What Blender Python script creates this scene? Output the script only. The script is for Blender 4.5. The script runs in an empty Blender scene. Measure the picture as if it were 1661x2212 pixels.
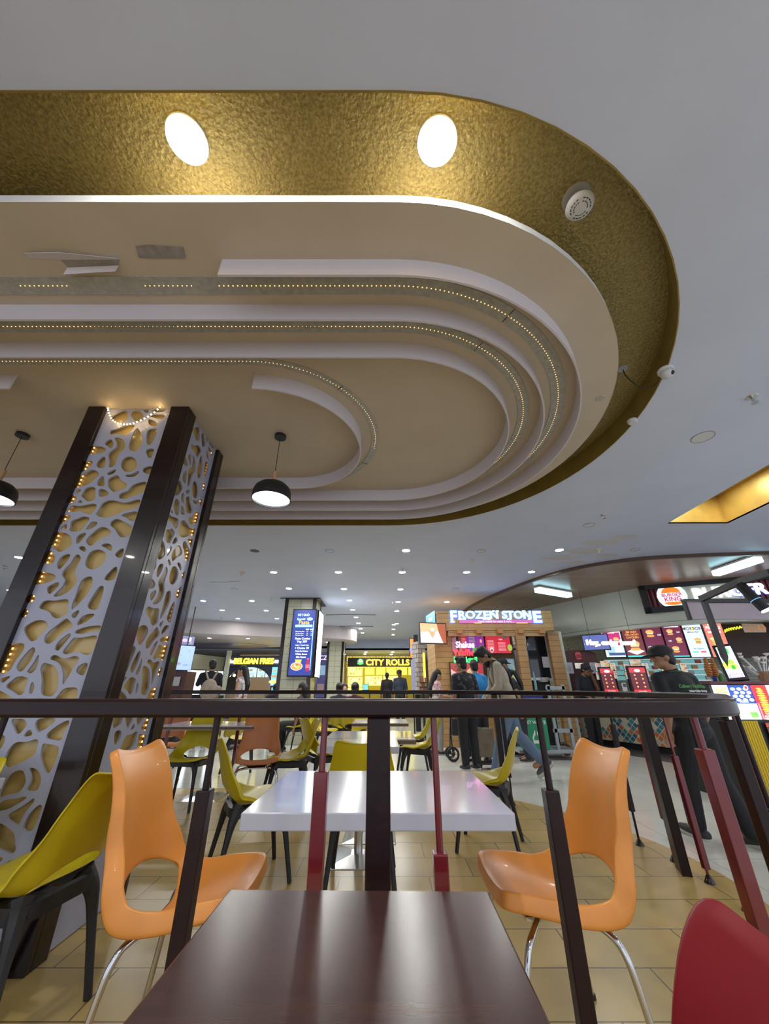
import bpy, bmesh, math, random
from mathutils import Vector, Matrix
random.seed(7)
R = math.radians
# ---------------------------------------------------------------- camera, world, exposure
CH = 1.15                                   # camera height above the floor
PITCH = math.atan(0.475)
SC = bpy.context.scene
cam_d = bpy.data.cameras.new('camera'); cam = bpy.data.objects.new('camera', cam_d)
SC.collection.objects.link(cam); SC.camera = cam
cam_d.sensor_fit = 'VERTICAL'; cam_d.sensor_height = 24.0; cam_d.lens = 24.0 * 800 / 2212
cam_d.clip_start = 0.02; cam_d.clip_end = 200
cam.location = (0, 0, CH); cam.rotation_euler = (math.pi / 2 + PITCH, 0, 0)
w = bpy.data.worlds.new('world'); SC.world = w; w.use_nodes = True
w.node_tree.nodes['Background'].inputs[0].default_value = (0.80, 0.86, 1.0, 1)
w.node_tree.nodes['Background'].inputs[1].default_value = 0.75
SC.view_settings.view_transform = 'Standard'; SC.view_settings.look = 'None'
SC.view_settings.exposure = 0.8; SC.view_settings.gamma = 1.0
SC.view_settings.use_curve_mapping = False

COL = SC.collection
def at(px, py, Y=None, z=None):
    """world point seen at photo pixel (px,py), either at depth Y or at height z"""
    xc = (px - 830.5) / 800; yc = -(py - 1106) / 800
    c, s = math.cos(PITCH), math.sin(PITCH)
    d = Vector((xc, c - yc * s, s + yc * c))
    t = Y / d.y if Y is not None else (z - CH) / d.z
    return Vector((0, 0, CH)) + d * t
# ---------------------------------------------------------------- materials
MATS = {}
def mat(name, col=(.5, .5, .5), rough=.5, metal=0, noise=0, nscale=8, bump=0, bscale=60, emit=0, ecol=None,
        coat=0, spec=.5, alpha=1, trans=0, stretch=(1, 1, 1), col2=None):
    if name in MATS: return MATS[name]
    m = bpy.data.materials.new(name); m.use_nodes = True; nt = m.node_tree; N = nt.nodes; L = nt.links
    b = N['Principled BSDF']
    b.inputs['Base Color'].default_value = (*col, 1); b.inputs['Roughness'].default_value = rough
    b.inputs['Metallic'].default_value = metal; b.inputs['Coat Weight'].default_value = coat
    b.inputs['Specular IOR Level'].default_value = spec
    b.inputs['Transmission Weight'].default_value = trans
    b.inputs['Alpha'].default_value = alpha
    if emit:
        b.inputs['Emission Color'].default_value = (*(ecol or col), 1); b.inputs['Emission Strength'].default_value = emit
    if noise or bump:
        tc = N.new('ShaderNodeTexCoord'); mp = N.new('ShaderNodeMapping'); L.new(tc.outputs['Object'], mp.inputs[0])
        mp.inputs['Scale'].default_value = stretch
    if noise:
        n = N.new('ShaderNodeTexNoise'); n.inputs['Scale'].default_value = nscale; n.inputs['Detail'].default_value = 6
        L.new(mp.outputs[0], n.inputs['Vector'])
        r = N.new('ShaderNodeValToRGB'); L.new(n.outputs['Fac'], r.inputs[0])
        c2 = col2 or tuple(max(0, c * (1 - noise)) for c in col)
        r.color_ramp.elements[0].position = .35; r.color_ramp.elements[1].position = .65
        r.color_ramp.elements[0].color = (*c2, 1); r.color_ramp.elements[1].color = (*col, 1)
        L.new(r.outputs[0], b.inputs['Base Color'])
    if bump:
        n2 = N.new('ShaderNodeTexNoise'); n2.inputs['Scale'].default_value = bscale; n2.inputs['Detail'].default_value = 4
        L.new(mp.outputs[0], n2.inputs['Vector'])
        bp = N.new('ShaderNodeBump'); bp.inputs['Strength'].default_value = bump; bp.inputs['Distance'].default_value = .01
        L.new(n2.outputs['Fac'], bp.inputs['Height']); L.new(bp.outputs[0], b.inputs['Normal'])
    MATS[name] = m; return m
def brick_mat(name, c1, c2, cm, bw, bh, mortar=.004, rough=.4, offset=.5, bump=.3, axes='XY', mrough=.0, noise=.12, nsc=3):
    if name in MATS: return MATS[name]
    m = bpy.data.materials.new(name); m.use_nodes = True; nt = m.node_tree; N = nt.nodes; L = nt.links
    b = N['Principled BSDF']; tc = N.new('ShaderNodeTexCoord'); sp = N.new('ShaderNodeSeparateXYZ'); cb = N.new('ShaderNodeCombineXYZ')
    L.new(tc.outputs['Object'], sp.inputs[0]); L.new(sp.outputs[axes[0]], cb.inputs['X']); L.new(sp.outputs[axes[1]], cb.inputs['Y'])
    br = N.new('ShaderNodeTexBrick'); L.new(cb.outputs[0], br.inputs['Vector'])
    br.inputs['Scale'].default_value = 1; br.inputs['Brick Width'].default_value = bw; br.inputs['Row Height'].default_value = bh
    br.inputs['Mortar Size'].default_value = mortar; br.inputs['Mortar Smooth'].default_value = .2; br.offset = offset
    br.inputs['Color1'].default_value = (*c1, 1); br.inputs['Color2'].default_value = (*c2, 1); br.inputs['Mortar'].default_value = (*cm, 1)
    n = N.new('ShaderNodeTexNoise'); n.inputs['Scale'].default_value = nsc; n.inputs['Detail'].default_value = 8; L.new(tc.outputs['Object'], n.inputs['Vector'])
    mx = N.new('ShaderNodeMix'); mx.data_type = 'RGBA'; mx.blend_type = 'MULTIPLY'; mx.inputs[0].default_value = 1
    mr = N.new('ShaderNodeMapRange'); L.new(n.outputs['Fac'], mr.inputs[0]); mr.inputs[3].default_value = 1 - noise * 2; mr.inputs[4].default_value = 1 + noise
    L.new(br.outputs['Color'], mx.inputs[6]); L.new(mr.outputs[0], mx.inputs[7]); L.new(mx.outputs[2], b.inputs['Base Color'])
    b.inputs['Roughness'].default_value = rough
    bp = N.new('ShaderNodeBump'); bp.invert = True; bp.inputs['Strength'].default_value = bump; bp.inputs['Distance'].default_value = .003
    L.new(br.outputs['Fac'], bp.inputs['Height']); L.new(bp.outputs[0], b.inputs['Normal'])
    MATS[name] = m; return m
def vcol_mat(name='print', emit=0.0, rough=.5):
    if name in MATS: return MATS[name]
    m = bpy.data.materials.new(name); m.use_nodes = True; nt = m.node_tree
    b = nt.nodes['Principled BSDF']; a = nt.nodes.new('ShaderNodeAttribute'); a.attribute_name = 'Col'
    nt.links.new(a.outputs['Color'], b.inputs['Base Color']); b.inputs['Roughness'].default_value = rough
    if emit:
        nt.links.new(a.outputs['Color'], b.inputs['Emission Color']); b.inputs['Emission Strength'].default_value = emit * .55
    MATS[name] = m; return m

M = dict(
 white=mat('ceiling_paint', (.56, .61, .76), .6, noise=.05, nscale=2),
 beige=mat('beige_ceiling_paint', (.53, .455, .35), .55, noise=.07, nscale=3),
 fin=mat('lilac_white_fascia', (.60, .56, .60), .5),
 gold=mat('gold_textured_paint', (.36, .285, .10), .40, metal=.35, noise=.42, nscale=75, bump=1.0, bscale=55),
 goldflat=mat('gold_paint_smooth', (.30, .21, .05), .4, metal=.35, noise=.2, nscale=6),
 goldyellow=mat('bright_gold_paint', (.62, .42, .10), .4, metal=.3, noise=.2, nscale=5),
 lip=mat('white_lip', (.75, .77, .80), .35),
 frost=mat('frosted_glass', (.40, .40, .36), .25, spec=.6, noise=.2, nscale=30),
 brown=mat('brown_gloss_paint', (.014, .006, .006), .22, bump=.10, bscale=25, stretch=(1, 1, .3), coat=.15, noise=.3, nscale=12),
 brownmat=mat('brown_rail_paint', (.017, .0055, .006), .34, bump=.15, bscale=18, spec=.28, noise=.3, nscale=14),
 red=mat('red_gloss_paint', (.14, .005, .010), .3, bump=.05, bscale=40, coat=.5),
 lattice=mat('white_laminate', (.38, .395, .50), .28, noise=.04, nscale=4),
 lattback=mat('tan_backing_board', (.60, .42, .15), .25, coat=.2, noise=.12, nscale=5),
 orange=mat('orange_plastic', (.74, .285, .05), .36, coat=.05, noise=.06, nscale=4),
 orange2=mat('dull_orange_plastic', (.52, .18, .045), .38, noise=.08, nscale=4),
 yellow=mat('yellow_plastic', (.56, .45, .006), .33, coat=.05, noise=.06, nscale=4),
 redplastic=mat('red_plastic', (.22, .008, .014), .42, noise=.08, nscale=3),
 black=mat('black_plastic', (.012, .012, .014), .45),
 chrome=mat('chrome', (.62, .62, .64), .12, metal=1),
 steel=mat('brushed_steel', (.62, .62, .60), .22, metal=1, bump=.03, bscale=20),
 tabletop=mat('white_table_top', (.52, .53, .62), .16, noise=.05, nscale=3, coat=.2),
 walnut=mat('brown_wood_laminate', (.060, .026, .021), .24, noise=.22, nscale=6, stretch=(1, 8, 1), spec=.42, bump=.01, bscale=90),
 woodedge=mat('raw_plywood_edge', (.20, .12, .06), .6, noise=.5, nscale=30, stretch=(1, 1, 6)),
 darkmetal=mat('dark_metal', (.02, .02, .02), .4, metal=.5),
 offwhite=mat('off_white_paint', (.62, .66, .56), .3, bump=.02, bscale=10),
 greywhite=mat('grey_white_plastic', (.55, .56, .58), .4),
 lamp=mat('lit_diffuser', (1, 1, 1), .4, emit=4.2, ecol=(.93, .96, 1.0)),
 lampfar=mat('lit_downlight', (1, 1, 1), .4, emit=210, ecol=(1.0, .99, .93)),
 warmled=mat('warm_led', (1, .6, .2), .4, emit=1.1, ecol=(1.0, .55, .20)),
 bluetube=mat('lit_blue_white_panel', (.6, .9, 1), .3, emit=2.6, ecol=(.45, .85, 1.0)),
)
# ---------------------------------------------------------------- mesh helper
class MB:
    def __init__(s): s.v = []; s.f = []; s.m = []; s.c = []
    def add(s, vs, fs, mi=0, col=None):
        o = len(s.v); s.v += [tuple(v) for v in vs]
        for f in fs: s.f.append(tuple(i + o for i in f)); s.m.append(mi); s.c.append(col)
        return s
    def box(s, c, d, rz=0, mi=0, mat4=None):
        x, y, z = d[0] / 2, d[1] / 2, d[2] / 2
        vs = [Vector(p) for p in ((-x,-y,-z),(x,-y,-z),(x,y,-z),(-x,y,-z),(-x,-y,z),(x,-y,z),(x,y,z),(-x,y,z))]
        m = Matrix.Translation(c) @ Matrix.Rotation(rz, 4, 'Z')
        if mat4 is not None: m = Matrix.Translation(c) @ mat4
        return s.add([m @ v for v in vs], [(0,3,2,1),(4,5,6,7),(0,1,5,4),(1,2,6,5),(2,3,7,6),(3,0,4,7)], mi)
    def cyl(s, p0, p1, r0, r1=None, n=16, mi=0, caps=True):
        p0, p1 = Vector(p0), Vector(p1); r1 = r0 if r1 is None else r1
        d = (p1 - p0).normalized(); a = Vector((0,0,1)) if abs(d.z) < .9 else Vector((1,0,0))
        u = d.cross(a).normalized(); w_ = d.cross(u)
        vs = []
        for p, r in ((p0, r0), (p1, r1)):
            for i in range(n):
                t = 2 * math.pi * i / n; vs.append(p + u * math.cos(t) * r + w_ * math.sin(t) * r)
        fs = [(i, (i + 1) % n, n + (i + 1) % n, n + i) for i in range(n)]
        if caps: fs += [tuple(range(n))[::-1], tuple(range(n, 2 * n))]
        return s.add(vs, fs, mi)
    def tube(s, pts, r, n=10, mi=0, closed=False, rect=None, up=None):
        pts = [Vector(p) for p in pts]; k = len(pts); vs = []
        rr = r if isinstance(r, (list, tuple)) else [r] * k
        prev = None
        for i, p in enumerate(pts):
            a = pts[(i - 1) % k] if (closed or i > 0) else p; b = pts[(i + 1) % k] if (closed or i < k - 1) else p
            d = (b - a).normalized()
            if up is not None: u = d.cross(Vector(up)).normalized()
            elif prev is None:
                q = Vector((0,0,1)) if abs(d.z) < .9 else Vector((1,0,0)); u = d.cross(q).normalized()
            else: u = (prev - d * prev.dot(d)).normalized()
            prev = u; w_ = u.cross(d)
            if rect:
                for (x, y) in ((-1,-1),(1,-1),(1,1),(-1,1)): vs.append(p + u * x * rect[0] / 2 + w_ * y * rect[1] / 2)
            else:
                for j in range(n):
                    t = 2 * math.pi * j / n; vs.append(p + u * math.cos(t) * rr[i] + w_ * math.sin(t) * rr[i])
        if rect: n = 4
        fs = []
        for i in range(k if closed else k - 1):
            for j in range(n):
                a = i * n + j; b = i * n + (j + 1) % n; c2 = ((i + 1) % k) * n + (j + 1) % n; d2 = ((i + 1) % k) * n + j
                fs.append((a, b, c2, d2))
        if not closed: fs += [tuple(range(n))[::-1], tuple(range((k - 1) * n, k * n))]
        return s.add(vs, fs, mi)
    def lathe(s, prof, c=(0,0,0), n=24, mi=0):
        vs = []; c = Vector(c)
        for r, z in prof:
            for i in range(n):
                t = 2 * math.pi * i / n; vs.append(c + Vector((math.cos(t) * r, math.sin(t) * r, z)))
        fs = []
        for k in range(len(prof) - 1):
            for i in range(n): fs.append((k*n+i, k*n+(i+1)%n, (k+1)*n+(i+1)%n, (k+1)*n+i))
        return s.add(vs, fs, mi)
    def ball(s, c, r, n=12, mi=0, sc=(1,1,1)):
        prof = [(math.sin(math.pi*i/n)*r+1e-5, -math.cos(math.pi*i/n)*r) for i in range(n+1)]
        o = len(s.v); s.lathe(prof, (0,0,0), n + 4, mi)
        for i in range(o, len(s.v)):
            v = s.v[i]; s.v[i] = (c[0]+v[0]*sc[0], c[1]+v[1]*sc[1], c[2]+v[2]*sc[2])
        return s
    def prism(s, poly, z0, z1, mi=0, mat4=None):
        n = len(poly); vs = [Vector((p[0], p[1], z0)) for p in poly] + [Vector((p[0], p[1], z1)) for p in poly]
        if mat4 is not None: vs = [mat4 @ v for v in vs]
        fs = [tuple(range(n))[::-1], tuple(range(n, 2*n))] + [(i, (i+1)%n, n+(i+1)%n, n+i) for i in range(n)]
        return s.add(vs, fs, mi)
    def band(s, pts, z0, z1, mi=0, closed=False):
        """vertical strip along a plan polyline"""
        n = len(pts); vs = [(p[0], p[1], z0) for p in pts] + [(p[0], p[1], z1) for p in pts]
        fs = [(i, (i+1)%n, n+(i+1)%n, n+i) for i in range(n if closed else n-1)]
        return s.add(vs, fs, mi)
    def ring(s, a, b, z, mi=0, closed=True, flip=False):
        n = len(a); vs = [(p[0], p[1], z) for p in a] + [(p[0], p[1], z) for p in b]
        fs = [(i, (i+1)%n, n+(i+1)%n, n+i) for i in range(n if closed else n-1)]
        if flip: fs = [f[::-1] for f in fs]
        return s.add(vs, fs, mi)
    def build(s, name, mats, parent=None, smooth=False, bevel=0, auto=True, subsurf=0, solid=0, world=False, offset=-1):
        me = bpy.data.meshes.new(name); vs = s.v
        if world and parent is not None:
            inv = parent.matrix_basis.inverted(); p2 = parent.parent
            if p2 is not None and p2.type == 'EMPTY': inv = inv @ p2.matrix_basis.inverted()
            vs = [tuple(inv @ Vector(v)) for v in vs]
        me.from_pydata(vs, [], s.f); me.update()
        if not isinstance(mats, (list, tuple)): mats = [mats]
        for m_ in mats: me.materials.append(m_)
        me.polygons.foreach_set('material_index', s.m)
        if any(c is not None for c in s.c):
            ca = me.color_attributes.new('Col', 'FLOAT_COLOR', 'CORNER')
            for p in me.polygons:
                c = s.c[p.index] or (1, 1, 1)
                for li in p.loop_indices: ca.data[li].color = (*c, 1)
        o = bpy.data.objects.new(name, me); COL.objects.link(o)
        if parent is not None: o.parent = parent
        bm = bmesh.new(); bm.from_mesh(me); bmesh.ops.recalc_face_normals(bm, faces=bm.faces); bm.to_mesh(me); bm.free()
        if solid:
            md = o.modifiers.new('solid', 'SOLIDIFY'); md.thickness = solid; md.offset = offset
        if bevel:
            md = o.modifiers.new('bevel', 'BEVEL'); md.width = bevel; md.segments = 2; md.limit_method = 'ANGLE'; md.angle_limit = R(40)
        if subsurf:
            md = o.modifiers.new('sub', 'SUBSURF'); md.levels = subsurf; md.render_levels = subsurf
        if smooth: smooth_mesh(me, 40 if auto else 180)
        return o
def smooth_mesh(me, ang=40):
    me.polygons.foreach_set('use_smooth', [True] * len(me.polygons))
    if ang < 180:
        bm = bmesh.new(); bm.from_mesh(me)
        for e in bm.edges:
            if len(e.link_faces) == 2 and e.calc_face_angle(0) > R(ang): e.smooth = False
        bm.to_mesh(me); bm.free()
    me.update()
def thing(name, label, cat, loc=(0,0,0), rz=0, group=None):
    o = bpy.data.objects.new(name, None); COL.objects.link(o); o.empty_display_size = .1
    o.location = loc; o.rotation_euler = (0, 0, rz); o['label'] = label; o['category'] = cat
    if group: o['group'] = group
    return o
def tag(o, label, cat, group=None, kind=None):
    o['label'] = label; o['category'] = cat
    if group: o['group'] = group
    if kind: o['kind'] = kind
    return o
def struct(o, label=None):
    o['kind'] = 'structure'
    if label: o['label'] = label
    return o
KIDS = {}
def copy_tree(o, parent=None):
    c = o.copy(); COL.objects.link(c)
    if parent is not None: c.parent = parent
    for ch in [x for x in list(COL.objects) if x.parent == o]: copy_tree(ch, c)
    return c
def curve_mesh(o):
    """turn a curve/text object into mesh data, returns the mesh and removes the curve"""
    dg = bpy.context.evaluated_depsgraph_get(); dg.update()
    me = bpy.data.meshes.new_from_object(o.evaluated_get(dg)); bpy.data.objects.remove(o); return me
def plate(outer, holes, t):
    """flat plate with holes in the XY plane, centred on z=0, thickness t -> MB"""
    cu = bpy.data.curves.new('c', 'CURVE'); cu.dimensions = '2D'; cu.fill_mode = 'BOTH'; cu.extrude = t / 2
    for poly in [outer] + holes:
        sp = cu.splines.new('POLY'); sp.points.add(len(poly) - 1)
        for p, q in zip(sp.points, poly): p.co = (q[0], q[1], 0, 1)
        sp.use_cyclic_u = True
    o = bpy.data.objects.new('c', cu); COL.objects.link(o); me = curve_mesh(o)
    mb = MB(); mb.add([v.co.copy() for v in me.vertices], [tuple(p.vertices) for p in me.polygons]); bpy.data.meshes.remove(me); return mb
def text_mb(txt, size, extrude=.005, offset=0, align='CENTER', shear=0, space=1.0):
    cu = bpy.data.curves.new('t', 'FONT'); cu.body = txt; cu.size = size; cu.extrude = extrude; cu.offset = offset
    cu.align_x = align; cu.align_y = 'CENTER'; cu.shear = shear; cu.space_character = space; cu.resolution_u = 3
    o = bpy.data.objects.new('t', cu); COL.objects.link(o); me = curve_mesh(o)
    mb = MB(); mb.add([v.co.copy() for v in me.vertices], [tuple(p.vertices) for p in me.polygons]); bpy.data.meshes.remove(me); return mb
def xform(mb, m):
    mb.v = [tuple(m @ Vector(v)) for v in mb.v]; return mb
def catmull(pts, k=6, closed=False):
    P = [Vector((*p, 0)) if len(p) == 2 else Vector(p) for p in pts]; n = len(P); out = []
    for i in range(n if closed else n - 1):
        p0 = P[(i-1) % n] if (closed or i > 0) else P[0]; p1 = P[i]; p2 = P[(i+1) % n]; p3 = P[(i+2) % n] if (closed or i + 2 < n) else P[-1]
        for j in range(k):
            t = j / k
            out.append(.5 * ((2*p1) + (p2-p0)*t + (2*p0-5*p1+4*p2-p3)*t*t + (3*p1-p0-3*p2+p3)*t**3))
    if not closed: out.append(P[-1])
    return out
def frame(p, normal_rz, tilt=0):
    """matrix: local x = right along wall, local y = up, local z = out of the wall; normal_rz: direction the sign faces (0 = towards -Y)"""
    return Matrix.Translation(p) @ Matrix.Rotation(normal_rz, 4, 'Z') @ Matrix.Rotation(math.pi/2 + tilt, 4, 'X')
# ================================================================ the room shell
ZC = CH + 2.10                               # main ceiling
ZI = CH + 2.05                               # underside of the floating oval slab
D = 2.10; B = 2.05
OX, OY = .055, 1.30 * D                      # centre of the oval's round end
def stadium(r, cx=OX, cy=OY, left=-7.0, n=40):
    pts = [(left, cy - r)] 
    for i in range(n + 1):
        t = -math.pi/2 + math.pi * i / n; pts.append((cx + r * math.cos(t), cy + r * math.sin(t)))
    pts.append((left, cy + r))
    for i in range(1, 16):
        t = math.pi/2 + math.pi * i / 16; pts.append((left + r * math.cos(t), cy + r * math.sin(t)))
    return pts
# floor: cream circulation tiles, tan seating area inside the railing
M['creamfloor'] = brick_mat('cream_polished_tiles', (.70, .70, .64), (.67, .67, .61), (.36, .35, .28), 1.2, 1.2, .003, .14, 0, .15, noise=.06)
M['tanfloor'] = brick_mat('tan_floor_tiles', (.55, .39, .145), (.50, .36, .13), (.14, .10, .055), .60, .30, .0035, .26, .5, .3, noise=.10, nsc=2.2)
mb = MB(); mb.add([(-16,-4,-.02),(14,-4,-.02),(14,27,-.02),(-16,27,-.02),(-16,-4,0),(14,-4,0),(14,27,0),(-16,27,0)],
                  [(0,3,2,1),(4,5,6,7),(0,1,5,4),(1,2,6,5),(2,3,7,6),(3,0,4,7)])
struct(mb.build('floor', M['creamfloor']), 'cream polished tile floor of the food court')
RAILPTS = [(-3.2,1.19),(-1.5,1.19),(.0,1.19),(.45,1.19),(.78,1.19),(.97,1.23),(1.11,1.37),(1.34,1.66),(1.62,2.0),(1.87,2.38),(2.03,2.8),(2.12,3.25),
           (2.10,3.7),(1.98,4.1),(1.72,4.6),(1.40,5.0),(1.02,5.33),(.6,5.5),(.1,5.55),(-1.5,5.55),(-3.6,5.55),(-6.0,5.55)]
fl = [p for p in catmull(RAILPTS, 5)]
poly = []
for i, p in enumerate(fl):
    a = fl[max(0, i-1)]; b = fl[min(len(fl)-1, i+1)]; d = (b - a).normalized(); nrm = Vector((d.y, -d.x, 0))
    k = .17
    q = p + nrm * k
    if p.y > 2.0 or p.x > .9: poly.append((q.x, q.y))
poly = [(-8,-3.5),(2.4,-3.5),(2.4,.6),(1.6,1.3)] + poly[1:] + [(-8, poly[-1][1])]
pl = plate(poly, [], .004); xform(pl, Matrix.Translation((0,0,.003)))
struct(pl.build('floor_seating', M['tanfloor']), 'tan tiled floor of the railed seating area')
# main ceiling with the oval opening and the rectangular gold trough
NX0, NX1, NY1 = 4.0, 4.85, 4.80
canopy_edge = [(14,5.4),(8.5,5.75),(6.5,6.0),(5.2,6.15),(4.3,6.4),(3.5,7.1),(2.9,8.5),(2.45,10.4),(2.35,12.5)]
cl = plate([(-16,-4),(14,-4),(14,26),(-16,26)], [stadium(1.014*D)[::-1], [(NX0,-2),(NX1,-2),(NX1,NY1),(NX0,NY1)][::-1]], .02)
xform(cl, Matrix.Translation((0,0,ZC+.01)))
struct(cl.build('ceiling', M['white']), 'off white flat ceiling around the oval')
s_out = stadium(1.014*D); s_isl = stadium(.873*B)
# gold cove: recess ceiling and side
mb = MB(); n = len(s_out)
mb.add([(p[0],p[1],ZC+.18) for p in stadium(1.03*D)] , [tuple(range(n))])
struct(mb.build('ceiling_cove', M['gold']), 'gold textured recess ceiling of the oval cove')
mb = MB(); mb.band(stadium(1.014*D-.003), ZC-.004, ZC+.18, closed=True); mb.band(stadium(1.014*D+.004), ZC-.004, ZC+.18, closed=True)
mb.ring(stadium(1.014*D-.003), stadium(1.014*D+.004), ZC-.004)
struct(mb.build('trim_1', M['goldflat'], smooth=True), 'smooth dark gold side band of the oval opening')
# floating slab
mb = MB(); n = len(s_isl)
mb.add([(p[0],p[1],ZI) for p in s_isl], [tuple(range(n))])
mb.add([(p[0],p[1],ZI+.055) for p in s_isl], [tuple(range(n))])
struct(mb.build('ceiling_oval', M['beige']), 'beige underside of the floating oval ceiling slab')
mb = MB(); mb.band(s_isl, ZI-.001, ZI+.056, closed=True); struct(mb.build('trim_2', M['lip'], smooth=True), 'thin white lit lip around the oval slab')
# hanging fascias (fins)
def arc(r, x_from, cx=OX, cy=OY, a0=-90, a1=90, n=48, left=None, right_far=None):
    pts = []
    if x_from is not None: pts.append((x_from, cy - r))
    for i in range(n + 1):
        t = R(a0 + (a1 - a0) * i / n); pts.append((cx + r * math.cos(t), cy + r * math.sin(t)))
    if right_far is not None: pts.append((right_far, cy + r))
    return pts
def finmesh(name, pts, label, h=.13, t=.012):
    mb = MB(); P = [Vector((p[0], p[1], 0)) for p in pts]; a = []; b = []
    for i, p in enumerate(P):
        d = (P[min(i+1, len(P)-1)] - P[max(i-1, 0)]).normalized(); nn = Vector((d.y, -d.x, 0)) * t/2
        a.append(p + nn); b.append(p - nn)
    n = len(P); vs = [(*q.xy, ZI+.004) for q in a] + [(*q.xy, ZI-h) for q in a] + [(*q.xy, ZI-h) for q in b] + [(*q.xy, ZI+.004) for q in b]
    fs = []
    for i in range(n-1):
        for k in range(4): fs.append((k*n+i, k*n+i+1, ((k+1)%4)*n+i+1, ((k+1)%4)*n+i))
    fs += [(0, n, 2*n, 3*n), (n-1, 4*n-1, 3*n-1, 2*n-1)]
    mb.add(vs, fs); return struct(mb.build(name, M['fin'], smooth=True), label)
sx = at(481, 563, z=ZI).x
finmesh('trim_3', arc(.745*B, sx, right_far=-7), 'outermost hanging white fascia, snapped off at its left end')
finmesh('trim_4', arc(.620*B, -7, right_far=-7), 'second hanging fascia of the oval ceiling')
finmesh('trim_5', arc(.490*B, -7, right_far=-7), 'third hanging fascia of the oval ceiling')
CX4 = -.46*B
finmesh('trim_6', arc(.355*B, CX4, cx=CX4, right_far=-7), 'innermost short curved hanging fascia')
finmesh('trim_7', [(-7, OY-.355*B), (at(30, 805, z=ZI).x, OY-.355*B)], 'short stub of the innermost fascia at the left')
# peeling paint and broken seams on the soffit
bits = MB()
def flake(pts, dz, mi=0):
    P = [at(*p, z=ZI) for p in pts]; bits.add([(q.x, q.y, ZI - .002 - (dz[i] if isinstance(dz, list) else dz)) for i, q in enumerate(P)], [tuple(range(len(P)))], mi)
flake([(54,543),(128,539),(263,549),(258,557),(130,560),(62,556)], [.01,.02,.035,.01,.0,.0])
flake([(130,560),(258,557),(258,573),(148,578)], 0, 1)
flake([(142,585),(146,578),(258,573),(252,581)], [.03,.0,.0,.02])
flake([(293,531),(320,528),(396,533),(401,557),(330,557),(300,556)], 0, 1)
struct(bits.build('trim_8', [M['fin'], mat('bare_plaster', (.33,.30,.28), .8, noise=.3, nscale=20)], solid=.002), 'peeled paint flakes and bare plaster patches')
# frosted led strips
def strip(label, r0, r1, pts_fn, seams, name='led_strip_light'):
    a = pts_fn(r0); b = pts_fn(r1)
    t = thing(name, label, 'light', (a[0][0], a[0][1], ZI), group=None)
    mb = MB(); n = len(a)
    vs = [(p[0],p[1],ZI-.006) for p in a] + [(p[0],p[1],ZI-.006) for p in b] + [(p[0],p[1],ZI+.003) for p in a] + [(p[0],p[1],ZI+.003) for p in b]
    fs = []
    for i in range(n-1): fs += [(i,i+1,n+i+1,n+i), (i,i+1,2*n+i+1,2*n+i), (n+i,n+i+1,3*n+i+1,3*n+i)]
    fs += [(0,n,3*n,2*n),(n-1,2*n-1,4*n-1,3*n-1)]
    mb.add(vs, fs); mb.build('frosted_cover', M['frost'], t, world=True)
    # beads of light showing through the cover
    mid = pts_fn((r0+r1)/2); mb = MB(); acc = 0; k = 0
    rnd = random.Random(len(label))
    for i in range(n-1):
        p, q = Vector((*mid[i],0)), Vector((*mid[i+1],0)); L = (q-p).length
        while acc < L:
            c = p + (q-p) * (acc/L); k += 1
            on = seams(c, k, rnd)
            if on: 
                rr = .0042 * on; mb.lathe([(1e-4,-.0095),(rr*.7,-.0085),(rr,-.0062)], (c.x, c.y, ZI), 6)
            acc += .026
        acc -= L
    o = mb.build('light_beads', M['warmled'], t, world=True); o['kind'] = 'stuff'
    for f_ in (.22, .55, .8):
        i = int(f_*(n-2)); p = Vector((*a[i],0)); q = Vector((*b[i],0)); mb = MB(); mb.tube([(p.x,p.y,ZI-.0065),(q.x,q.y,ZI-.0065)], .0022, 5)
        mb.build('cover_seam', M['darkmetal'], t, world=True)
    return t
def dense(pts, step=.15):
    out = []
    for i in range(len(pts)-1):
        p, q = Vector(pts[i]), Vector(pts[i+1]); k = max(1, int((q-p).length/step))
        for j in range(k): out.append(tuple(p.lerp(q, j/k)))
    out.append(tuple(pts[-1])); return out
s1 = lambda c, k, r: (1 if (c.x > -.9 or (int(c.x*6) % 3 == 0)) else 0) if c.y < 3.4 else (0 if c.x < 1.0 else .9)
strip('outermost dotted warm light strip of the oval ceiling', .705*B, .655*B, lambda r: dense(arc(r, -6, right_far=.3)), lambda c,k,rd: ((.9 if c.x > -.95 else (.8 if math.sin(c.x*9)>.3 else 0)) if c.y < 3.6 else 0))
strip('middle dotted warm light strip of the oval ceiling', .574*B, .533*B, lambda r: dense(arc(r, -6, right_far=.3)), lambda c,k,rd: ((.9 if c.x > -.4 or math.sin(c.x*5)>-.3 else .45) if c.y < 3.3 else 0))
strip('innermost dotted warm light strip curling around the tan centre', .435*B, .405*B, lambda r: dense(arc(r, -6, cx=CX4, right_far=-1.3)), lambda c,k,rd: (.75 if c.y < 2.9 else 0))
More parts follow.
